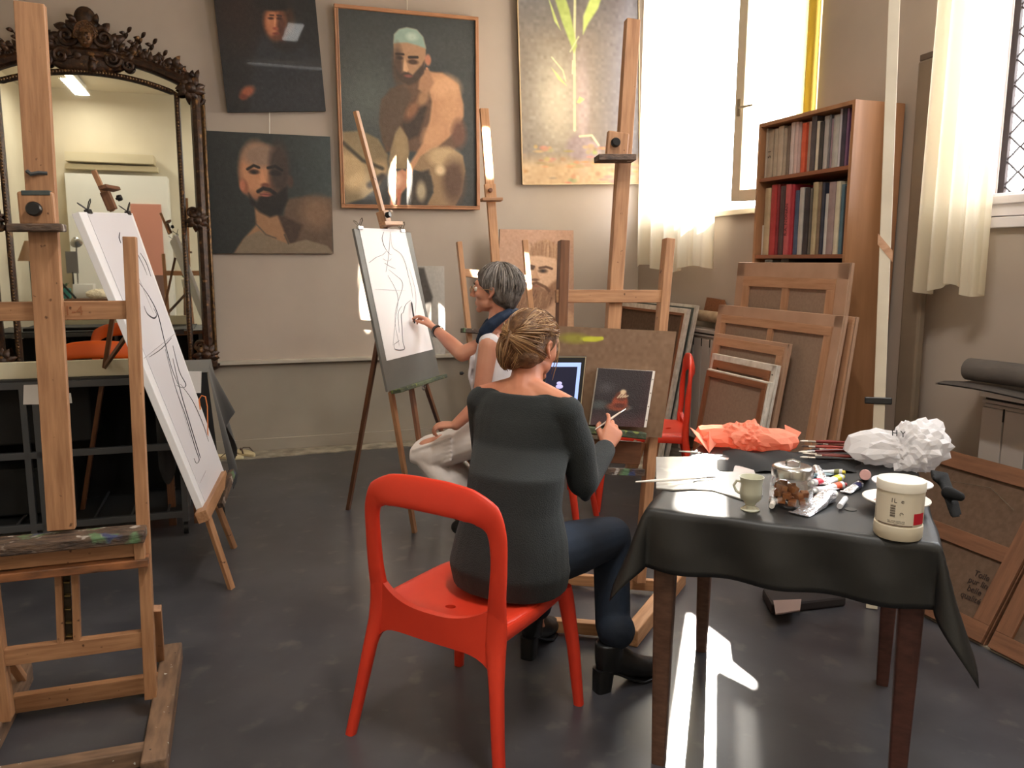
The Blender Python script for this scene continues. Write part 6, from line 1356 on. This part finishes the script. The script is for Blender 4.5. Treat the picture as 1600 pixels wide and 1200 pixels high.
for h, k, a in ((hpR, knR, anR), (hpL, knL, anL)): b.chain([h, h.lerp(k, .5), k, k.lerp(a, .35), a], [.075, .066, .048, .046, .032], 14)
for a, d in ((anR, V3((.88, .36, 0))), (anL, V3((.43, .9, 0)))): b.cap(a, .03, a+d.normalized()*.10-Z*.06, .026, 12)
bo = wpart('body', b, M_sk2, p2, smooth=True); remesh(bo, .0045, 5)
eyes(p2, HM, M_sk2)
# sweater
M_sw = mat('grey_sweater', (40, 44, 45), .95, (33, 37, 38), scale=5, sheen=.08, bump=.35, bscale=260)
b = MB()
b.loft([(hipc-Z*.10-f*.015, r*.19, f*.150, 2.3), (hipc-Z*.03-f*.02, r*.205, f*.155, 2.3), (hipc+Z*.06-f*.01, r*.195, f*.145), (hipc+Z*.16, r*.168, f*.125), (hipc+Z*.27+f*.02, r*.168, f*.120), (S_mid-Z*.13-f*.01, r*.182, f*.120), (S_mid-Z*.05, r*.190, f*.108), (S_mid+Z*.005, r*.178, f*.085), (S_mid+Z*.038, r*.145, f*.066)], 28)
for S_ in (SL, SR): b.sph(S_-Z*.012, (.058, .058, .058), 16, 12); b.cap(S_-Z*.004, .052, S_.lerp(S_mid+Z*.03, .42)+Z*.004, .046, 16)
b.chain([SR-Z*.02, SR.lerp(elb, .5)+r*.01, elb, elb.lerp(wri, .5), elb.lerp(wri, .93)], [.056, .058, .054, .047, .040], 16)
b.chain([SL-Z*.02, SL.lerp(eL, .5)-r*.01, eL, eL.lerp(wL, .5), eL.lerp(wL, .9)], [.056, .058, .054, .047, .040], 16)
# soft folds
b.chain([elb-Z*.05+r*.01, elb-Z*.035+f*.03], [.02, .018], 8)
sw = wpart('sweater', b, M_sw, p2, smooth=True); remesh(sw, .006, 10)
# jeans
M_je = mat('dark_jeans', (24, 38, 56), .8, (18, 28, 42), scale=8, bump=.15, bscale=400); b = MB()
b.chain([hpR+Z*.0, hpR.lerp(knR, .5), knR], [.098, .092, .072], 18); b.chain([knR, knR.lerp(anR, .3), knR.lerp(anR, .75), V3((.372, 2.665, .215))], [.072, .066, .063, .069], 18)
b.chain([hpL, hpL.lerp(knL, .5), knL], [.098, .088, .070], 18); b.chain([knL, knL.lerp(anL, .4), V3((.097, 2.905, .20))], [.070, .062, .062], 18)
b.sph(hipc, (.18, .15, .10))
je = wpart('jeans', b, M_je, p2, smooth=True); remesh(je, .006, 8)
# ankle boots
M_boot = mat('black_boot', (20, 20, 21), .42, spec=.5)
def boot(an, d, nm='boot'):
    d = V3(d).normalized(); s_ = d.cross(Z); g = V3((an.x, an.y, 0)); b = MB()
    b.loft([(g-d*.03+Z*.178, d*.054, s_*.045), (g-d*.032+Z*.15, d*.053, s_*.044), (g-d*.03+Z*.115, d*.055, s_*.040), (g-d*.02+Z*.075, d*.055, s_*.036)], 20)
    b.loft([(g-d*.072+Z*.105, Z*.035, s_*.028), (g-d*.03+Z*.11, Z*.055, s_*.036), (g+d*.03+Z*.092, Z*.060, s_*.038), (g+d*.08+Z*.064, Z*.046, s_*.043), (g+d*.13+Z*.046, Z*.038, s_*.043), (g+d*.17+Z*.040, Z*.032, s_*.034), (g+d*.20+Z*.034, Z*.020, s_*.018)], 20)
    o = wpart(nm, b, M_boot, p2, smooth=True); remesh(o, .005, 5)
    hb = MB(); hb.loft([(g-d*.052+Z*.085, d*.036, s_*.030, 4), (g-d*.058+Z*.0, d*.030, s_*.027, 4)], 16); wpart('heel', hb, M_boot, o, smooth=True)
    so = MB(); so.loft([(g-d*.02+Z*.068, Z*.006, s_*.026, 4), (g+d*.05+Z*.028, Z*.007, s_*.034, 4), (g+d*.10+Z*.008, Z*.008, s_*.041, 4), (g+d*.15+Z*.008, Z*.008, s_*.036, 4), (g+d*.19+Z*.012, Z*.006, s_*.014, 4)], 14); wpart('sole', so, M_blk, o, smooth=True)
boot(V3((.375, 2.665, 0)), V3((.82, .42, 0))); boot(V3((.095, 2.93, 0)), V3((.43, .9, 0)))
# pinned-up hair
M_h1 = [mat('hair_blond', (150, 112, 74), .55), mat('hair_brown', (98, 66, 42), .55), mat('hair_light', (178, 142, 100), .5), mat('hair_mid', (118, 82, 52), .55)]
bun = HM @ V3((-.020, -.095, -.030)); b = MB()
def SH(c, rr): b.sph(HM @ V3(c), rr, 20, 14, HM.to_3x3().to_4x4())
SH((0, -.018, .040), (.082, .098, .088)); SH((0, -.035, .0), (.078, .078, .075)); SH((0, .028, .062), (.066, .055, .050)); SH((-.018, -.085, -.012), (.056, .040, .066)); SH((-.02, -.075, -.055), (.042, .036, .034)); SH((.02, -.06, -.03), (.06, .05, .05))
hc_ = wpart('hair', b, mat('hair_mass', (120, 86, 56), .6, (84, 56, 36), scale=40, bump=.4, bscale=120), p2, smooth=True); remesh(hc_, .005, 4)
R_h = random.Random(9); paths = []
def skull(az, el, k=1.0):      # az from the face round to the right; surface a little above the hair
    return HM @ V3((.085*k*sin(az)*cos(el), -.016+.100*k*cos(az)*cos(el), .038+.092*k*sin(el)))
for i in range(760):
    az = R_h.uniform(-2.4, 2.4); el = R_h.uniform(.25, .75) if abs(az) < 1.0 else R_h.uniform(-.35, .8); a1 = pi*.93*(1 if az > 0 else -1); e1 = R_h.uniform(-.45, .15)
    if abs(az) > 1.0 and abs(az) < 1.8 and el < -.0: el = R_h.uniform(.1, .5)
    mid = R_h.uniform(.15, 1.9); P = []; kk = R_h.uniform(1.0, 1.055)
    for j in range(12):
        t = j/11; a = az+(a1-az)*t; e = el+(e1-el)*t+mid*.55*sin(pi*t)*(1 if abs(az) < 1.9 else .3); p = skull(a, min(e, 1.45), kk+.02*sin(t*9+i))
        if t > .75: p = p.lerp(bun+(p-bun)*.55, (t-.75)*3)
        P.append(p)
    paths.append(P)
for i in range(300):      # folds of the twist, running downwards
    ph = R_h.uniform(-.2, pi+.2); rr_ = R_h.uniform(.82, 1.06); dr2 = R_h.uniform(.3, 1.0); t0_, t1_ = R_h.uniform(.1, .6), R_h.uniform(2.1, 2.9); P = []
    for j in range(9):
        t = j/8; th = t0_+(t1_-t0_)*t; a = ph+dr2*(t-.5)+.08*sin(9*t+i); P.append(HM @ V3((-.018+.060*rr_*sin(th)*cos(a), -.080-.048*rr_*sin(th)*sin(a), -.018+.076*rr_*cos(th))))
    paths.append(P)
for i in range(520):      # the sides, combed back
    sg = 1 if i % 2 else -1; az = R_h.uniform(1.45, 2.9); e0 = R_h.uniform(-.85, .3); kk = R_h.uniform(1.07, 1.15)+max(0, -e0)*.16; P = []
    for j in range(8):
        t = j/7; p = skull(sg*(az+(pi*.97-az)*t), e0+(R_h.uniform(-.1, .1)*.2-.1-e0)*t*.8, kk+.01*sin(i+4*t)); P.append(p)
    if not (az < 1.95 and -.55 < e0 < .22): paths.append(P)
for i in range(240):      # swept up from the nape
    az = R_h.uniform(1.7, 4.6); e0 = R_h.uniform(-1.05, -.55); P = []
    for j in range(7):
        t = j/6; p = skull(az+(pi+.2-az)*t*.6, e0+(.1-e0)*t, 1.0+.02*sin(i)); p = p.lerp(bun, .35*t*t); P.append(p)
    paths.append(P)
for (az, L_) in ((1.25, .15), (1.35, .13), (1.15, .10), (-1.3, .1)):      # loose wisps by the ear
    p0 = skull(az, .1, 1.02); paths.append([p0+(V3((0, 0, -1))*L_*t)+r*.01*sin(t*4)-f*.012*t for t in [j/8 for j in range(9)]])
strands(p2, paths, M_h1, .00125)
b = MB().tube([skull(a, e, 1.09) for a, e in ((1.3, .28), (1.7, .26), (2.1, .22), (2.5, .2))], .002, 6); wpart('hair_pin', b, mat('hair_band', (176, 140, 104), .5), p2, smooth=True)
# brush in hand
brush('thin pale brush held in the hand of the person in the dark sweater', dY(930, 671, 2.85), dY(984, 634, 3.0), (196, 176, 160), .0035)
# ======== grey-haired person drawing at the centre easel
p1 = thing('person', 'seated grey-haired person in glasses, white top and navy scarf, drawing', 'person', (.0, 3.9, .6))
g = V3((-.97, .22, 0)).normalized(); lf = V3((g.y*1, -g.x*-1, 0)); lf = V3((-g.y, g.x, 0)); lf = lf if lf.y < 0 else -lf      # lf: her left, towards us
H1c = dY(772, 456, 3.86); h1f = (g+Z*.06).normalized(); H1 = frame(H1c, h1f.cross(Z).normalized(), y=h1f)
Sm = dY(776, 534, 3.88); s1L, s1R = Sm+lf*.155-g*.0, Sm-lf*.15+g*.03
hand_px = onP(664, 500, BL+nb*.07, nb); wr1 = dY(680, 514, hand_px.y-.01); el1 = dY(722, 553, 4.02)
hip1 = dY(790, 692, 3.9); hip1.z = .68
b = MB(); head_shape(b, H1, .95)
b.cap(Sm+Z*.03, .055, H1c-Z*.07-g*.03, .047, 16); b.cap(H1c-Z*.07-g*.03, .046, H1c-g*.02, .05)
for S_ in (s1L, s1R): b.cap(Sm+Z*.03, .045, S_, .043, 14)
b.loft([(hip1-Z*.05, lf*.15, g*.11), (hip1+Z*.05, lf*.14, g*.11), (hip1+Z*.2, lf*.12, g*.09), (Sm-Z*.15, lf*.135, g*.095), (Sm-Z*.03, lf*.145, g*.08), (Sm+Z*.04, lf*.08, g*.05)], 20)
b.chain([s1R, el1, el1.lerp(wr1, .4), wr1], [.045, .040, .038, .025], 14)
hd1 = (onP(652, 484, BL+nb*.04, nb)-wr1).normalized(); tp1 = hand(b, wr1, hd1, (Z*.8+RT*.5), V3((-.3, -1, .1)), curl=(36, 46, 56, 60), thumb=(28, 20), sc=.92, spread=3)
e1L = s1L+V3((-.04, -.02, -.27)); w1L = dY(712, 664, 3.68); b.chain([s1L, s1L.lerp(e1L, .4), e1L, w1L], [.048, .044, .037, .026], 14)
hand(b, w1L, g+Z*-.05, Z-lf*.2*-1, -lf, curl=(30, 40, 48, 52), sc=.9)
kn1 = [dY(668, 702, 3.82), dY(672, 702, 4.02)]; ft1 = [V3((kn1[0].x+.26, 3.84, .2)), V3((kn1[1].x+.26, 4.04, .2))]
for i, s in enumerate((1, -1)):
    h = hip1+lf*.09*s; b.chain([h, kn1[i], ft1[i]+Z*.03], [.075, .052, .034], 14)
bo = wpart('body', b, M_sk1, p1, smooth=True); remesh(bo, .0045, 5); eyes(p1, H1, M_sk1)
# white sleeveless top
M_wt = mat('white_top', (226, 220, 222), .85, (206, 200, 204), scale=9, bump=.1, bscale=200); b = MB()
b.loft([(hip1-Z*.06, lf*.18, g*.14), (hip1+Z*.06, lf*.165, g*.135), (hip1+Z*.2, lf*.14, g*.112), (Sm-Z*.2, lf*.145, g*.112), (Sm-Z*.08, lf*.152, g*.105), (Sm-Z*.0, lf*.148, g*.085), (Sm+Z*.035, lf*.12, g*.07)], 28)
b.chain([s1L-Z*.0-lf*.03, s1L+Z*.006-lf*.01], [.05, .052], 14); b.chain([s1R+lf*.03, s1R+lf*.01], [.05, .05], 14)
for k in range(4): b.tube([Sm+g*.10+lf*(.09-.02*k)-Z*(.06+.0*k), Sm+g*.115+lf*(.085-.03*k)-Z*.16, hip1+g*.125+lf*(.08-.03*k)+Z*.12], .009, 8)
tpz = wpart('top', b, M_wt, p1, smooth=True); remesh(tpz, .006, 7)
# white skirt over the knees
b = MB(); kc = (kn1[0]+kn1[1])/2
b.loft([(hip1-g*.10+Z*.02, lf*.17, Z*.09), (hip1+Z*.0, lf*.19, Z*.105), (hip1.lerp(kc, .5), lf*.19, Z*.105, 2.4), (kc-g*.06+Z*.0, lf*.185, Z*.085, 2.6), (kc+g*.045+Z*.0, lf*.17, Z*.055, 2.6)], 24)
b.loft([(kc-g*.02-Z*.02, g*.07, lf*.18, 2.6), (kc-g*.10-Z*.10, g*.09, lf*.19, 2.6), (kc-g*.19-Z*.20, g*.05, lf*.19, 2.6)], 20)
for k in range(6): b.tube([kc+g*(.03-.01*k)+lf*(.165-.008*k)+Z*(.03-.02*k), hip1.lerp(kc, .55)+lf*.195+Z*(.055-.022*k)], .008, 6)
sk = wpart('skirt', b, mat('white_skirt', (224, 214, 208), .85, (206, 196, 190), scale=8), p1, smooth=True); remesh(sk, .006, 6)
b = MB()
for i in range(2): b.chain([kn1[i]-g*.03-Z*.05, kn1[i]-g*.06-Z*.10, ft1[i]+Z*.05, ft1[i]+g*.12-Z*.02], [.04, .05, .042, .035], 12)
lg = wpart('stockings', b, mat('black_stocking', (16, 16, 18), .7), p1, smooth=True); remesh(lg, .006, 3)
# navy scarf
M_sc = mat('navy_scarf', (26, 44, 70), .85, (20, 34, 56), scale=10, bump=.2, bscale=180); b = MB()
nk = Sm+Z*.045
pts = [dY(794, 489, 3.80), dY(782, 496, 3.76), dY(768, 507, 3.74), dY(757, 519, 3.75), dY(748, 534, 3.80)]
b.tube(pts, [.020, .026, .029, .028, .018], 12); b.tube([dY(800, 487, 3.86), dY(806, 489, 3.95), dY(785, 495, 4.02), dY(764, 505, 3.98), dY(752, 520, 3.90)], [.022, .026, .026, .026, .018], 12); b.tube([dY(794, 489, 3.80), dY(800, 487, 3.86)], .022, 12)
scf = wpart('scarf', b, M_sc, p1, smooth=True); remesh(scf, .005, 5)
# short grey hair
M_g = [mat('hair_dark_grey', (78, 70, 64), .6), mat('hair_grey', (124, 116, 110), .6), mat('hair_silver', (168, 160, 154), .55), mat('hair_brown_grey', (62, 52, 46), .6)]
b = MB()
def SH1(c, rr): b.sph(H1 @ V3(c), rr, 20, 14, H1.to_3x3().to_4x4())
SH1((0, -.022, .046), (.084, .106, .088)); SH1((0, -.058, .0), (.080, .078, .080)); SH1((0, .036, .078), (.066, .050, .038)); SH1((0, -.075, -.040), (.062, .045, .045))
SH1((.064, -.012, .04), (.018, .05, .05)); SH1((-.064, -.012, .04), (.018, .05, .05))
hh = wpart('hair', b, mat('grey_hair_mass', (72, 62, 56), .7, (112, 104, 98), scale=18, stretch=(3, 3, .6), bump=.4, bscale=90), p1, smooth=True); remesh(hh, .005, 4)
paths = []; crown = V3((0, -.045, .13))
for i in range(820):
    a = R_h.uniform(0, 2*pi); kk = R_h.uniform(1.0, 1.09); P = []; drop = R_h.uniform(.5, 1.0)*(1.0 if abs(a-pi/2) > .9 else .62)*(1.22 if a > pi*1.05 and a < pi*1.95 else 1)
    for j in range(9):
        t = j/8; th = .15+t*1.75*drop; x, y, z = sin(th)*cos(a), sin(th)*sin(a), cos(th)
        wob = .004*sin(t*7+i); P.append(H1 @ V3((.088*kk*x+wob, -.026+.108*kk*y-(.01 if y < 0 else 0)*t, .042+.093*kk*z+wob)))
    paths.append(P)
strands(p1, paths, [M_g[0], M_g[1], M_g[3], M_g[2], M_g[1]], .0013)
# glasses
b = MB(); gm = mat('glasses_frame', (186, 150, 110), .35, metal=.5)
gl1 = thing('glasses', 'thin metal-framed glasses worn by the grey-haired person', 'glasses', H1 @ V3((0, .1, 0)))
for s in (-1, 1):
    c = H1 @ V3((s*.031, .106, .006)); X, Zz = H1.to_3x3() @ V3((1, 0, 0)), H1.to_3x3() @ V3((0, 0, 1))
    wpart('rim', MB().tube([c+X*.021*cos(a)+Zz*.015*sin(a) for a in [k*pi/10 for k in range(20)]], .0014, 6, closed=True), gm, gl1, smooth=True)
    wpart('lens', MB().prism([c+X*.020*cos(a)+Zz*.014*sin(a) for a in [k*pi/10 for k in range(20)]], H1.to_3x3() @ V3((0, 1, 0)), .001), M_glass, gl1)
    wpart('temple', MB().tube([H1 @ V3((s*x, y, z)) for x, y, z in ((.053, .104, .010), (.076, .05, .012), (.080, .0, .012), (.078, -.012, .0))], .0016, 6), gm, gl1, smooth=True)
wpart('bridge', MB().tube([H1 @ V3((x, y, .010)) for x, y in ((-.010, .107), (0, .112), (.010, .107))], .0014, 6), gm, gl1, smooth=True)
# wristband and charcoal stick
wb = el1.lerp(wr1, .90); fd = (wr1-el1).normalized(); a_ = fd.orthogonal().normalized(); c_ = fd.cross(a_)
single('wristband', MB().loft([(wb-fd*.010, a_*.030, c_*.030), (wb-fd*.010, a_*.034, c_*.034), (wb+fd*.010, a_*.033, c_*.033), (wb+fd*.010, a_*.029, c_*.029)], 24, caps=False, closed=True), M_blk, 'black wristband on the raised drawing arm', 'wristband', smooth=True)
ch = thing('charcoal_pencil', 'dark charcoal pencil held against the drawing on the grey board', 'pencil', wr1)
pa, pc2 = onP(643, 471, BL+nb*.006, nb), tp1[4].lerp(tp1[0], .5); wpart('stick', MB().tube([pa, pa.lerp(pc2, .12), pc2, pc2+(pc2-pa).normalized()*.02], [.001, .0042, .0045, .0045], 8), mat('charcoal', (30, 26, 32), .6), ch, smooth=True)
# stool under her
stl2 = thing('stool', 'black stool under the grey-haired person in the white skirt', 'stool', V3((hip1.x, hip1.y, 0))); zs_ = hip1.z-.13
wpart('seat', MB().lathe([(0, zs_-.05), (.17, zs_-.05), (.19, zs_-.03), (.18, zs_), (0, zs_)], 28, Matrix.Translation((hip1.x, hip1.y, 0))), M_blk, stl2, smooth=True)
for k in range(4):
    a = pi/4+k*pi/2; wpart('leg', MB().tube([V3((hip1.x+.12*cos(a), hip1.y+.12*sin(a), zs_-.04)), V3((hip1.x+.2*cos(a), hip1.y+.2*sin(a), 0))], .014, 8), M_blk, stl2, smooth=True)
wpart('foot_ring', MB().tube([V3((hip1.x+.175*cos(a), hip1.y+.175*sin(a), .18)) for a in [k*pi/12 for k in range(24)]], .010, 8, closed=True), M_blk, stl2, smooth=True)
# ---------------------------------------------------------------- the far end of the room, seen only in the mirror
def mrv(x, y, v):
    p = onV(x, y, 2*(VM-.012)-v); return p-W*(2*(p.dot(W)-(VM-.012)))
def mbox(x0, y0, x1, y1, v, th, back=True):
    a, c = mrv(x0, y0, v), mrv(x1, y1, v); u0, u1 = sorted((a.dot(U), c.dot(U))); z0, z1 = sorted((a.z, c.z)); return ubox_(u0, u1, v-th, v, max(z0, .0), z1)
def ubox_(u0, u1, v0, v1, z0, z1): return MB().prism([uw(u0, v0, z0), uw(u1, v0, z0), uw(u1, v1, z0), uw(u0, v1, z0)], Z, z1-z0)
M_sof = mat('soffit_cream', (206, 192, 160), .9); M_parti = mat('white_partition', (232, 228, 216), .8)
b = mbox(100, 236, 240, 256, -2.15, .40); struct('trim_4', b, M_sof)
b = mbox(100, 255, 246, 268, -2.25, .30); struct('trim_5', b, M_sof)
cbd = thing('cupboard', 'tall white cupboard partition seen in the mirror', 'cupboard', mrv(190, 480, -2.1)*1)
a = mrv(100, 270, -2.1); c = mrv(272, 470, -2.1); u0, u1 = sorted((a.dot(U), c.dot(U)))
wpart('carcass', ubox_(u0, u1, -2.55, -2.1, .02, a.z), M_parti, cbd, bev=.004)
a = mrv(203, 318, -2.08); c = mrv(258, 430, -2.08); q0, q1 = sorted((a.dot(U), c.dot(U)))
dr = wpart('door', ubox_(q0, q1, -2.098, -2.07, .05, a.z), mat('pink_door', (206, 140, 118), .6), cbd, bev=.003)
wpart('kick_panel', ubox_(q0+.02, q1-.02, -2.068, -2.06, .08, c.z), mat('brown_panel', (122, 92, 80), .6), cbd); 
wpart('door_knob', MB().sph(uw(q0+.08, -2.05, 1.1), .03), M_steel, dr, smooth=True)
wt = thing('work_table', 'cluttered work table with a drying cloth seen in the mirror', 'table', mrv(130, 500, -1.0))
a = mrv(88, 468, -1.0); c = mrv(180, 472, -1.0); u0, u1 = sorted((a.dot(U)+.1, c.dot(U)-.1)); ztab = a.z
wpart('top', ubox_(u0, u1, -1.7, -1.0, ztab-.04, ztab), M_w3, wt)
for u in (u0+.06, u1-.06):
    for v in (-1.64, -1.06): bar('leg', wt, uw(u, v, 0), uw(u, v, ztab-.04), .06, .06, M_w3, W)
def on_t(label, cat, name, x0, y0, x1, y1, v, th, m, **k):
    a, c = mrv(x0, y0, v), mrv(x1, y1, v); u0, u1 = sorted((a.dot(U), c.dot(U))); h = abs(a.z-c.z); return single(name, ubox_(u0, u1, v-th, v, ztab+.001, ztab+.001+h), m, label, cat, bev=.006, **k)
on_t('white plastic box on the work table seen in the mirror', 'box', 'storage_box', 112, 436, 146, 458, -1.30, .25, M_white)
on_t('small teal box on the work table seen in the mirror', 'box', 'storage_box', 96, 436, 108, 452, -1.2, .15, mat('teal_box', (70, 140, 126), .5))
cl_ = mrv(150, 459, -1.12); cl_.z = ztab+.07
bcl = gem(cl_, U, [((0, 0, 0), (.16, .10, .09)), ((.1, 0, -.02), (.10, .08, .06))], 21, crease=.12, zmin=-.069)
single('rag', bcl, mat('cream_rag', (222, 206, 178), .9), 'crumpled cream rag on the work table seen in the mirror', 'cloth')
q_ = mrv(106, 455, -1.08); q_.z = ztab+.01
t = thing('leaning_frame', 'dark frame leaning among the clutter on the work table, in the mirror', 'frame', q_)
for (du, dz, w_) in ((.0, 0, 0), (.10, 0, 1)): bar('frame_bar', t, q_+U*du, q_+U*(du-.22 if U.dot(RT) > 0 else du+.22)+Z*.26-W*.1, .03, .02, M_blk, W)
dl = thing('desk_lamp', 'jointed grey desk lamp above the work table seen in the mirror', 'lamp', uw(mrv(120, 430, -1.5).dot(U), -1.5, ztab))
p0 = dl.location.copy(); p1_ = mrv(119, 400, -1.5); p2_ = mrv(119, 380, -1.4)
wpart('base', MB().lathe([(0, 0), (.09, 0), (.08, .02), (0, .025)], 20, Matrix.Translation(p0)), M_steel, dl, smooth=True)
wpart('arm', MB().tube([p0+Z*.02, p1_, p2_], .012, 8), M_steel, dl, smooth=True)
wpart('shade', MB().lathe([(.02, .10), (.05, .09), (.09, .0), (.085, .0), (.045, .085), (.02, .095)], 20, frame(p2_, U, z=(Z*.4+W*.5-U*.6))), M_steel, dl, smooth=True)
gp = mrv(112, 410, -1.35)
t = thing('grey_panel', 'small grey tilted panel by the desk lamp seen in the mirror', 'panel', V3((gp.x, gp.y, ztab))); bar('panel', t, gp-Z*.17, gp+Z*.17, .17, .01, mat('grey_panel', (112, 108, 104), .5), W); bar('stand', t, V3((gp.x, gp.y, ztab)), gp-Z*.15, .02, .02, M_blk, W)
ls = mrv(46, 408, -.9)
t = thing('lamp_shade', 'brown conical lampshade on a stand seen at the left in the mirror', 'lamp', V3((ls.x, ls.y, 0)))
wpart('shade', MB().lathe([(.05, .30), (.16, 0), (.155, 0), (.045, .295)], 24, Matrix.Translation(ls)), mat('brown_shade', (150, 116, 88), .8), t, smooth=True)
wpart('pole', MB().tube([V3((ls.x, ls.y, .02)), ls+Z*.2], .014, 8), M_blk, t, smooth=True); wpart('base', MB().lathe([(0, 0), (.15, 0), (.14, .02), (0, .025)], 24, Matrix.Translation((ls.x, ls.y, 0))), M_blk, t, smooth=True)
M_leaf = mat('leaf_green', (58, 92, 52), .5, (40, 70, 40), scale=8); M_pot = mat('pot_white', (210, 205, 196), .5)
for (x, y, v, lb) in ((93, 428, -1.35, 'small green plant on the work table seen in the mirror'), (291, 428, .2, 'green potted plant seen at the right edge of the mirror')):
    c = mrv(x, y, v); onT = x < 200; z0 = ztab if onT else 0
    t = thing('potted_plant', lb, 'plant', V3((c.x, c.y, z0))); hh_ = .14 if onT else c.z-.0-.1
    if not onT: wpart('stand', MB().tube([V3((c.x, c.y, 0)), V3((c.x, c.y, c.z-.2))], [.10, .05], 16), M_w3, t, smooth=True); pz = c.z-.2
    else: pz = z0
    wpart('pot', MB().lathe([(0, 0), (.06, 0), (.08, .12), (.07, .12), (.0, .10)], 20, Matrix.Translation((c.x, c.y, pz))), M_pot, t, smooth=True)
    for k in range(12):
        a = k*2.4; L_ = .18+.05*sin(k*1.7); b0 = V3((c.x, c.y, pz+.11)); dr_ = V3((cos(a)*.6, sin(a)*.6, .9)).normalized(); sd = dr_.cross(Z).normalized(); b = MB()
        b.loft([(b0+dr_*L_*s_-Z*.05*s_*s_, sd*(.004+.035*sin(pi*s_)), dr_.cross(sd)*.002) for s_ in (0, .2, .45, .7, .9, 1)], 8); wpart('leaf', b, M_leaf, t, smooth=True)
